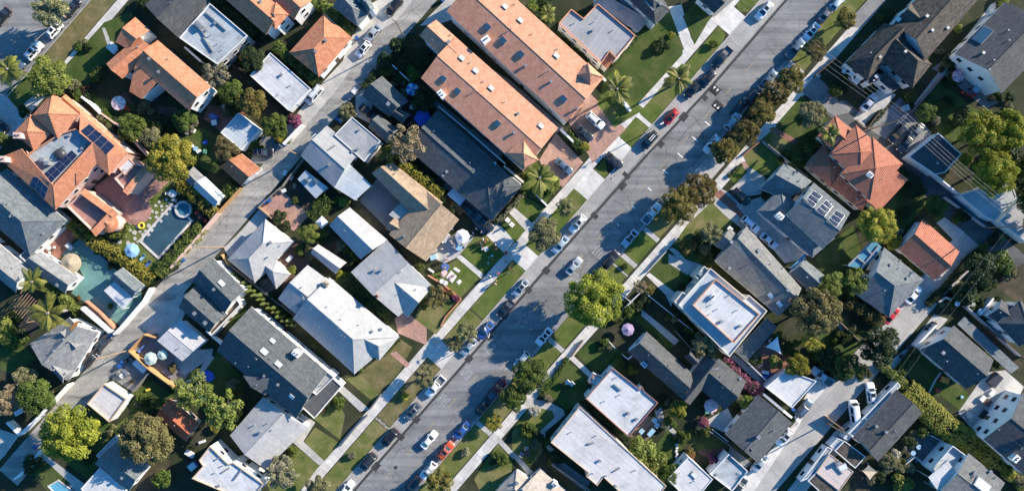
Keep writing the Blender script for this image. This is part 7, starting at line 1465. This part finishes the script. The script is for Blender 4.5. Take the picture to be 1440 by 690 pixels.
t(480, 0); umbrella(298, 376, 27, 'cl_sky', 'cl_blue', 'sky blue banded umbrella by the condominium garden', 2.4, 8); umbrella(342, 497, 36, 'cl_cobalt', 'cl_cobalt', 'large cobalt blue umbrella beside the dark cottage', 2.5, 6); boxes(285, 515, (1.5, 1.1, .75), 30, 'trim', 'white framed glass table beside the cobalt umbrella', 'patio_table', 'table', 'glass'); boxes(300, 455, (.8, .8, .7), 0, 'metal', 'small metal stool by the dark round tree', 'stool', 'stool')
wheelie(68, 165, 'd', 'bin_blue', 'blue bin beside the hatchback with black roof'); wheelie(52, 180, 'd', 'bin_grey', 'grey bin below the blue bin by the hatchback'); wheelie(300, 145, 'd', 'bin_black', 'black bin at the condominium alley corner'); wheelie(428, 5, 'd', 'bin_blue', 'blue bin at the top of the condominium driveway')
boxes(60, 395 if 0 else 388, (1.2, .9, 1.1), 'u', 'trim', 'white utility cabinet at the dark cottage alley corner', 'utility_cabinet', 'cabinet'); 
t(360, 115); wheelie(345, 158, 'd', 'bin_blue', 'blue bin under the small olive alley tree'); wheelie(358, 168, 'd', 'bin_blue', 'second blue bin under the small olive alley tree')
cloth('455,330 488,300 500,310 468,340', 'cl_cobalt', 'blue tarp in the gap beside the grey flat roof', 'tarp', 'tarp', .5)
for x, y, m, l in ((125, 385, 'trim', 'white junk box on the bare yard, left'), (150, 405, 'metal', 'metal junk box on the bare yard'), (120, 460, 'trim', 'white junk box near the brick patio bins'), (165, 440, 'wood', 'brown junk box on the bare yard')): boxes(x, y, (1.0, .7, .5), rnd.randint(0, 90), m, l, 'crate', 'crate', m)
t(600, 115); umbrella(150, 652, 31, 'cl_white', 'paper', 'white garden umbrella beside the party lawn', 2.5, 8); boxes(130, 485, (3.6, 2.2, 1.9), 'n', 'blue_wall', 'pale blue box trailer beside the dark shingled house', 'box_trailer', 'trailer', 'cl_sky')
for x, y, l in ((343, 584, 'white chair with pink cushion, upper of the lawn pair'), (360, 603, 'white chair with pink cushion, lower of the lawn pair')): chair(x, y, -40, l, 'trim', 1.9); cloth(f'{x-3},{y-3} {x+4},{y-4} {x+4},{y+4} {x-3},{y+3}', 'cl_red', l.replace('white chair with pink cushion,', 'pink cushion of the')+' of chairs', 'cushion', 'cushion', .95)
# ---- party lawns, from the enlarged view at (620,300)
t(620, 300, 6)
boxes(30, 200, (2.4, 1.6, .8), 'u', 'trim', 'white covered grill table beside the tan house', 'serving_table', 'table'); table(152, 285, 'round blue table below the white garden umbrella', 'cl_sky', True, 0, 1.4); chairs_round(152, 285, 38, 3, 'cl_blue', 'blue chair at the round blue table', 'blue chairs at the round table'); chairs_round(178, 195, 62, 4, 'wood_dark', 'dark chair under the white garden umbrella', 'chairs under the white umbrella'); table(178, 195, 'table under the white garden umbrella', 'wood_dark', True, 0, 1.2)
cloth('40,540 85,480 135,530 95,588', 'paper', 'large pale picnic blanket on the lawn'); cloth('100,470 118,452 165,482 145,500', 'cl_white', 'narrow white towel on the lawn', 'towel', 'towel'); cloth('128,580 155,555 178,572 150,605', 'paper', 'small pink-white blanket on the lawn'); cloth('0,440 30,415 75,445 55,485 10,475', 'cl_blue', 'blue picnic blanket beside the patio edge'); cloth('0,490 40,460 55,500 25,540 0,530', 'cl_pink', 'pink picnic blanket by the blue one')
boxes(383, 300, (.9, .8, .5), 30, 'trim', 'white cool box on the upper party lawn', 'cool_box', 'cool box'); boxes(355, 295, (.7, .5, .5), 10, 'cl_grey', 'grey cool box beside the white cool box', 'cool_box', 'cool box')
cloth('398,385 405,360 416,365 408,390', 'cl_green', 'green swim float on the upper party lawn', 'swim_float', 'float', .2); cloth('415,355 435,345 445,360 425,368', 'cl_sky', 'pale blue swim float on the upper party lawn', 'swim_float', 'float', .2); cloth('425,390 440,378 442,395', 'cl_orange', 'orange toy on the upper party lawn', 'toy', 'toy', .2); cloth('390,420 398,405 408,415 398,428', 'cl_sky', 'small pale blue toy near the green float', 'toy', 'toy', .2)
for x, y, l in ((12, 570, 'round white table left of the pale blankets'), (42, 585, 'round white table nearest the brick lawn edge')): table(x, y, l, 'trim', True)
PS = [('stand', 358, 220, 200, 'cl_white', 'cl_denim', 'person in white top standing at the top of the upper party lawn'), ('stand', 375, 240, 160, 'cl_red', 'cl_black', 'person in red top standing near the white cool box'), ('stand', 392, 222, 220, 'cl_orange', 'cl_denim', 'person in orange top standing on the party lawn edge'), ('stand', 420, 238, 180, 'cl_black', 'cl_tan', 'person in black top standing by the driveway edge'), ('sit', 338, 255, 20, 'cl_pink', 'cl_denim', 'person in pink top sitting on the upper party lawn'), ('stand', 462, 265, 200, 'cl_pink', 'cl_black', 'person in pink top standing at the driveway slab'), ('stand', 478, 290, 140, 'skin', 'cl_blue', 'bare-chested person in blue shorts by the driveway slab'), ('stand', 468, 300, 90, 'cl_red', 'cl_black', 'person in red top near the lawn corner'), ('sit', 350, 288, 60, 'cl_grey', 'cl_black', 'person in grey sitting beside the cool boxes'),
  ('walk', 508, 398, 50, 'cl_white', 'cl_blue', 'person in white walking up the sidewalk beside the hedge'), ('walk', 548, 405, 230, 'cl_black', 'cl_denim', 'person in black walking near the pale slab'), ('walk', 553, 360, 50, 'cl_sky', 'cl_black', 'person in pale blue walking by the driveway slab'), ('walk', 470, 508, 230, 'cl_blue', 'cl_denim', 'person in blue walking down the sidewalk'), ('walk', 412, 525, 50, 'cl_white', 'cl_black', 'person in white at the junction of path and sidewalk'), ('walk', 485, 500, 230, 'cl_red', 'cl_tan', 'person in red walking beside the one in blue'),
  ('stand', 465, 570, 140, 'cl_tan', 'cl_black', 'person in tan top standing on the verge grass'), ('stand', 460, 592, 60, 'cl_pink', 'cl_tan', 'person in pink standing on the verge grass'), ('sit', 15, 505, -30, 'cl_pink', 'cl_white', 'person in pink sitting on the pink blanket'), ('sit', 35, 455, 250, 'skin', 'cl_blue', 'person in blue shorts sitting on the blue blanket'), ('lie', 90, 535, 40, 'cl_pink', 'cl_black', 'person lying on the large pale blanket'), ('stand', 55, 388, 300, 'cl_red', 'cl_blue', 'person in red standing on the patio corner'), ('stand', 40, 380, 30, 'cl_blue', 'cl_black', 'person in blue standing on the patio corner'), ('stand', 272, 165, 200, 'cl_blue', 'cl_denim', 'person in blue standing in the shade by the pickup'), ('stand', 342, 158, 160, 'cl_grey', 'cl_black', 'person in grey standing in the shade by the pickup'), ('stand', 300, 130, 220, 'cl_white', 'cl_denim', 'person in white standing in the shade by the pickup'), ('stand', 100, 130, 20, 'cl_sky', 'cl_denim', 'person in pale blue standing beside the white umbrella'), ('stand', 10, 300, 100, 'cl_white', 'cl_blue', 'person in white standing by the tan house wall')]
for ps, x, y, a, sh, lg, lb in PS: person(ps, x, y, a, sh, lg, lb, z=G+.03)
boxes(588, 440, (1.7, .6, .25), 60, 'cl_red', 'red toy car tray lying on the verge', 'toy', 'toy', 'cl_orange'); bicycle(562, 505, 35, 'cl_sky', 'pale blue bicycle standing on the verge grass'); boxes(550, 330, (.6, .6, .6), 0, 'cl_pink', 'magenta bag at the driveway slab corner', 'bag', 'bag', 'cl_red')
boxes(40, 60 if 0 else 650, (2.6, .5, .5), -40, 'wood', 'brown planter with flowers at the lawn edge', 'planter', 'planter', 'leaf_flower'); 
t(480, 230); 
for x, y, m, l in ((458, 545, 'leaf_flower', 'red flowering plants at the lower picnic lawn edge'), (485, 568, 'leaf_pink', 'pink flowering plants at the brick lawn corner')): roundbush(x, y, 18, m, l, 'flowering_plant', 'plant')
boxes(380, 450, (1.4, .4, .4), -35, 'cl_orange', 'orange kayak box at the tan house corner', 'storage_box'); boxes(390, 395, (1.4, 1.0, .8), 20, 'trim', 'white sink table at the tan house corner', 'sink_table', 'table', 'cl_sky')
t(720, 460)
for x, y, l in ((233, 228, 'white lawn chair with red cushion, left of the pair'), (250, 234, 'white lawn chair with red cushion, right of the pair')): chair(x, y, -130, l, 'trim', 1.9); cloth(f'{x-3},{y-3} {x+3},{y-3} {x+3},{y+3} {x-3},{y+3}', 'cl_red', l.replace('white lawn chair with red cushion,', 'red cushion on the lawn chair,'), 'cushion', 'cushion', .95)
for x, y, a, m, l in ((62, 505, 0, 'cl_grey', 'grey armchair at the top of the lawn circle'), (40, 530, 60, 'cl_grey', 'grey armchair at the left of the lawn circle'), (100, 528, 200, 'cl_yellow', 'lime green armchair at the right of the lawn circle'), (73, 560, 90, 'cl_yellow', 'lime green armchair at the bottom of the lawn circle'), (85, 543, 120, 'cl_yellow', 'lime green stool in the lawn circle')): chair(x, y, a, l, 'leaf_lime' if m == 'cl_yellow' else m, 1.7)
table(68, 530, 'round dark table in the lawn chair circle', 'wood_dark', True, 0, 1.3)
for x, y, l in ((585, 440, 'grey sofa on the wooden deck behind the white roof'), (545, 435, 'grey armchair on the wooden deck behind the white roof'), (600, 390, 'white round tub on the wooden deck'), (610, 410, 'small grey stool on the wooden deck')): boxes(x, y, (1.8 if 'sofa' in l else 1.0, .9, .6), 'u', 'cl_grey' if 'grey' in l else 'trim', l, 'outdoor_seat', 'seat', 'cl_sky')
umbrella(490, 10, 27, 'cl_purple', 'cl_purple', 'lilac umbrella on the shaded lawn by the picket fence', 2.4, 8)
for i in range(6): boxes(695-(i % 2)*3, 480+i*13, (.5, .4, .3), 20*i, 'trim', 'white stepping block in the row beside the curved path', 'stepping_block', 'block')['group'] = 'white stepping blocks by the curved path'
t(960, 460); umbrella(122, 333, 30, 'cl_pink', 'cl_pink', 'pale pink umbrella behind the charcoal house', 2.4, 8); boxes(100, 355, (.8, .6, .5), 10, 'cl_green', 'small green crate beside the pale pink umbrella', 'crate', 'crate', 'cl_green'); chairs_round(122, 333, 26, 4, 'cl_grey', 'grey chair around the pale pink umbrella', 'chairs under the pink umbrella')
t(1040, 460, 6); sail('220,165 322,75 355,225', 2.6, 'cl_white', 'white triangular shade sail over the brick yard'); cloth('185,385 215,400 270,375 240,420 190,420', 'cl_cobalt', 'blue tarp on the brick yard by the carport', 'tarp', 'tarp', .4); boxes(210, 375, (1.5, .6, .6), -10, 'trim', 'white bench by the blue tarp', 'bench', 'bench'); boxes(260, 110, (.9, .9, .6), 30, 'trim', 'white stool beside the white triangular sail', 'stool', 'stool'); boxes(145, 300, (2.2, 1.4, .8), -40, 'dark_metal', 'dark outdoor table on the brick yard', 'patio_table', 'table', 'dark_metal'); wheelie(700 if 0 else 440, 685, 'u', 'bin_blue', 'blue bin at the lower corner of the white carport')
t(1080, 600, 7.667); sail('1015,470 1085,405 1180,480 1100,570', 2.8, 'cl_sand', 'tan four cornered shade sail behind the pinkish roof'); 
wheelie(410, 500, 'u', 'bin_blue', 'blue bin in front of the pinkish flat roofed house'); wheelie(440, 465, 'u', 'bin_black', 'black bin in front of the pinkish flat roofed house'); wheelie(470, 440, 'u', 'bin_black', 'black bin nearest the white alley wall')
t(1080, 345); cloth('250,522 268,515 285,532 270,545', 'cl_cobalt', 'dark blue tarp beside the silver pickup', 'tarp', 'tarp', .5)
for x, y, l in ((665, 352, 'black bin, lowest of three along the right alley wall'), (680, 340, 'black bin, middle of three along the right alley wall'), (693, 328, 'black bin, uppermost of three along the right alley wall'), (585, 425, 'black bin alone on the pale alley strip'), (560, 465, 'black bin near the conifer on the pale alley strip')): wheelie(x, y, 'n', 'bin_black', l)
wheelie(468, 515, 'u', 'bin_blue', 'blue bin at the alley end of the narrow hedge')
t(1200, 460); boxes(378, 220, (1.8, 1.2, .7), -20, 'cl_red', 'red and orange toy slide on the lawn', 'toy_slide', 'toy', 'cl_orange'); boxes(352, 265, (1.2, .7, .5), -30, 'cl_red', 'small red toy car on the lawn', 'toy_car', 'toy', 'cl_red'); boxes(455, 292, (.5, .5, .3), 0, 'cl_sky', 'pale blue ball box on the lawn corner', 'toy', 'toy', 'cl_sky')
boxes(590, 220, (3.0, 2.0, .75), 'u', 'dark_metal', 'dark rectangular table on the grey patio', 'patio_table', 'table', 'dark_metal')
for x, y, l in ((540, 198, 'white towel stand beside the charcoal gable corner'), (578, 275, 'white armchair at the head of the grey patio'), (540, 298, 'white armchair near the toy lawn on the grey patio')): boxes(x, y, (1.3, .9, .6), 'u', 'trim', l, 'outdoor_seat', 'seat', 'cl_white')
table(480, 365, 'round glass table with dark chairs on the grey patio', 'metal', True, 0, 1.4); chairs_round(480, 365, 24, 5, 'metal', 'metal chair around the glass table on the grey patio', 'metal chairs on the grey patio'); boxes(560, 315, (1.4, 1.0, .8), 'u', 'wood', 'brown wicker sofa against the white windowed wall', 'sofa', 'sofa', 'wood_dark'); boxes(545, 365, (2.0, .9, .7), 'u', 'dark_metal', 'black sofa against the white windowed wall', 'sofa', 'sofa', 'cl_black')
for x, y, l in ((268, 500, 'small round white table left on the shaded deck'), (245, 525, 'small round white table lower on the shaded deck')): table(x, y, l, 'cl_sky', True)
t(1200, 0); umbrella(447, 320, 26, 'cl_purple', 'cl_pink', 'pinkish lilac umbrella on the white house patio', 2.4, 8)
for x, y, a, l in ((455, 392, 30, 'red patio chair nearest the lilac umbrella'), (475, 400, 120, 'red patio chair in the middle of the white house patio'), (495, 408, 210, 'red patio chair farthest from the lilac umbrella')): chair(x, y, a, l, 'cl_red', 1.3)
table(510, 380, 'glass table on the white house patio', 'cl_sky', True, 0, 1.4); chairs_round(510, 380, 24, 4, 'dark_metal', 'dark chair at the glass table by the white house', 'dark chairs at the white house patio'); boxes(210, 460, (1.6, 1.2, 1.0), 20, 'wood_grey', 'grey utility shed beside the power pole', 'utility_box', 'cabinet', 'grey_wall')
t(1320, 380, 5.75)
for x, y, l in ((208, 270, 'large white dish on the shaded lane yard'), (238, 268, 'round white dish next to the large one'), (300, 326, 'small white dish farther along the lane yard'), (115, 265, 'small pale dish at the left of the lane yard')):
    p = at(x, y); root = empty('satellite_dish', p); tag(root, l, 'dish'); b = MB(); R = [[(q*math.cos(2*PI*i/14), q*math.sin(2*PI*i/14)*.9, z) for i in range(14)] for q, z in ((.62, 1.5), (.6, 1.52), (.3, 1.36), (.02, 1.3))]; b.loft(R); kid('dish', b.mesh('dish', 'trim'), root); b = MB(); b.tube((0, 0, 0), (0, 0, 1.35), .06, .05, 8); kid('post', b.mesh('post', 'metal'), root)
t(960, 230); boxes(195, 265 if 0 else 275, (1.0, .8, .9), 'n', 'trim', 'white cabinet at the midgrey house front', 'utility_cabinet', 'cabinet')
t(240, 230); wheelie(58, 300 if 0 else 402, 'n', 'bin_blue', 'x') if 0 else None
# ================================================================== poles, lamps and wires
t(240, 230); p1 = pole(225, 352, 13, 'utility pole leaning over the left alley by the pink wall', 1, az=AN)
t(0, 460); p2 = pole(545, 96, 12, 'utility pole at the corner of the orange wooden fence', 2, az=AN)
t(480, 0); p3 = pole(268, 165, 12, 'utility pole by the dark condominium hedge', 2, az=AN)
t(240, 0); p4 = pole(545, 655, 11, 'utility pole beside the white and grey flat roofed house', 1, az=AN); p0 = W(*qt(447, 640), 12)
for k in (-.9, .9):
    o_ = Vector((math.cos(AN)*k, math.sin(AN)*k, -.3)); side = 'upper' if k > 0 else 'lower'
    for a, c, l in ((p2, p1, 'lower left alley'), (p1, p4, 'middle left alley'), (p4, p3, 'upper left alley')): wire(a+o_, c+o_, f'thin overhead power line, {side} strand along the {l}')
t(1200, 0); q1 = pole(75, 545, 13, 'utility pole with two crossarms by the pale driveway', 2, az=AU); t(1320, 380, 5.75); q2 = pole(375, -345, 13, 'utility pole at the right end of the shaded lane', 1, az=AU)
t(960, 460); q3 = pole(605, 402, 13, 'utility pole at the right alley by the white vans', 2, az=AN, transformer=True)
q0 = W(*qt(940, 700), 12)
qa = W(*qt(905, 655), 12)
for k in (-1.1, -.4, .4, 1.1):
    o_ = Vector((math.cos(AU)*k, math.sin(AU)*k, -.3)); nm = {-1.1: 'lowest', -.4: 'lower middle', .4: 'upper middle', 1.1: 'uppermost'}[k]
    wire(W(980, -60, 12)+o_*2, q1+o_, f'{nm} power line crossing the main street to the driveway pole', .8); wire(q1+o_, q2+o_, f'{nm} power line along the shaded lane', .9)
for k in (-.9, .9):
    o_ = Vector((math.cos(AN)*k, math.sin(AN)*k, -.3)); wire(q3+o_, W(1420, 330, 12)+o_, f'{"right" if k > 0 else "left"} strand of power line running up the right alley', .9); wire(q3+o_, W(1050, 760, 12)+o_, f'{"right" if k > 0 else "left"} strand of power line running down the right alley', .8)
t(600, 345); street_lamp(265, 372, 108, 7, 'pale street lamp beside the dark blue sedan')
t(720, 0); street_lamp(565, 560, 20, 7, 'street lamp on the grass corner beside the red hatchback')
SP = [(150,160),(162,172),(185,165),(205,150),(225,185),(248,172),(105,120),(118,128),(345,78),(338,62),(322,50),(352,185),(358,205),(398,190),(955,440),(975,455),(1000,520),(1015,540),(915,475),(930,500),(870,505),(880,515),(990,350),(1000,365),(985,330),(1040,340),(1060,450),(1095,470),(1110,490),(1140,400),(1150,420),(1165,445),(1180,470),(1200,460),(1215,520),(1120,225),(1105,215),(1245,300),(1255,320),(1340,110),(1330,140),(1300,150),(1400,130),(1420,150),(1360,270),(1370,420),(1350,400),(1390,395),(1405,420),(1330,420),(1250,640),(1230,665),(1270,650),(1290,600),(1280,575),(700,640),(780,640),(745,600),(760,615),(800,590),(470,560),(330,540),(300,560),(200,560),(215,580),(130,640),(160,600),(30,470),(20,440),(480,345),(500,360),(430,350),(560,190),(545,95),(560,110),(575,125),(600,150),(850,60),(870,45),(815,20),(760,20),(930,60),(258,255),(275,275),(310,135),(325,150),(385,120),(395,135),(365,95),(180,60),(140,100),(118,60),(690,305),(640,290),(615,270),(520,330),(455,330),(380,420),(420,445),(450,470),(1060,500),(1040,560),(930,560),(940,590),(955,610),(985,600),(890,430),(905,420),(860,440),(850,480),(1150,150),(1130,200),(1180,120),(1195,100),(1230,20),(1290,80),(1310,60),(1330,90),(1290,370),(1310,350),(1350,300),(1380,350),(1420,380),(1400,330)]
t(0, 0, 1)
for x, y in [(x+dx, y+dy) for x, y in SP for dx, dy in ((0, 0), (7, 6), (-6, 8))]:
    p = W(x, y, G)
    if any(inside((p.x, p.y), F_) for F_ in FEET) or 780 < .756*x+.654*y < 944: continue
    roundbush(x, y, rnd.uniform(5, 10.5), rnd.choice(('leaf_dark', 'leaf_green', 'leaf_dark', 'leaf_green', 'leaf_olive')), 'green shrub filling the planting between houses and fences', 'garden_shrub', 'bush', 'shrubs filling the side yards', rnd.uniform(.8, 1.3))
# ================================================================== finish
for k in ('sedan', 'coupe', 'hatch', 'suv', 'van', 'boxvan', 'pickup'):
    def rm(o):
        for c in kids_of(o): rm(c)
        bpy.data.objects.remove(o)
    rm(CARS[k])
EL = math.radians(22); AZV = Vector((.88, .475, 0)).normalized()
sd = Vector((AZV.x*math.cos(EL), AZV.y*math.cos(EL), math.sin(EL)))
L = bpy.data.lights.new('sun', 'SUN'); L.energy = 5.0; L.angle = math.radians(.6); L.color = (1, .885, .73); so = bpy.data.objects.new('sun', L); COL.objects.link(so); so.rotation_euler = (-sd).to_track_quat('-Z', 'Y').to_euler()
w = bpy.data.worlds.new('World'); SC.world = w; w.use_nodes = True; nt = w.node_tree; sky = nt.nodes.new('ShaderNodeTexSky'); sky.sky_type = 'NISHITA'; sky.sun_disc = False; sky.sun_elevation = EL; sky.sun_rotation = math.atan2(sd.x, sd.y); sky.altitude = 50; sky.air_density = 1.0; sky.dust_density = .6; sky.ozone_density = 4.0
bg = nt.nodes['Background']; bg.inputs['Strength'].default_value = .108; hs = nt.nodes.new('ShaderNodeHueSaturation'); hs.inputs['Saturation'].default_value = 1.25; nt.links.new(sky.outputs[0], hs.inputs['Color']); mt = mixc(nt, 1, hs.outputs[0], (.68, 1.03, 1.1), 'MULTIPLY'); nt.links.new(mt, bg.inputs['Color'])
cd = bpy.data.cameras.new('camera'); cam = bpy.data.objects.new('camera', cd); COL.objects.link(cam); cam.location = (0, 0, CH); cam.rotation_euler = (0, 0, 0); cd.sensor_width = 36; cd.lens = 36*CH/(1440*S); cd.clip_end = 5000; cd.clip_start = 1
SC.camera = cam
SC.view_settings.view_transform = 'Standard'; SC.view_settings.look = 'None'; SC.view_settings.gamma = 1; SC.view_settings.exposure = 1.1; SC.view_settings.use_curve_mapping = False
import os
if os.environ.get('DBG'): open('/tmp/miss.txt', 'w').write('\n'.join(map(str, MISS)))
SC.cycles.max_bounces = 6; SC.cycles.diffuse_bounces = 3; SC.cycles.glossy_bounces = 2; SC.cycles.transmission_bounces = 3; SC.cycles.use_denoising = True
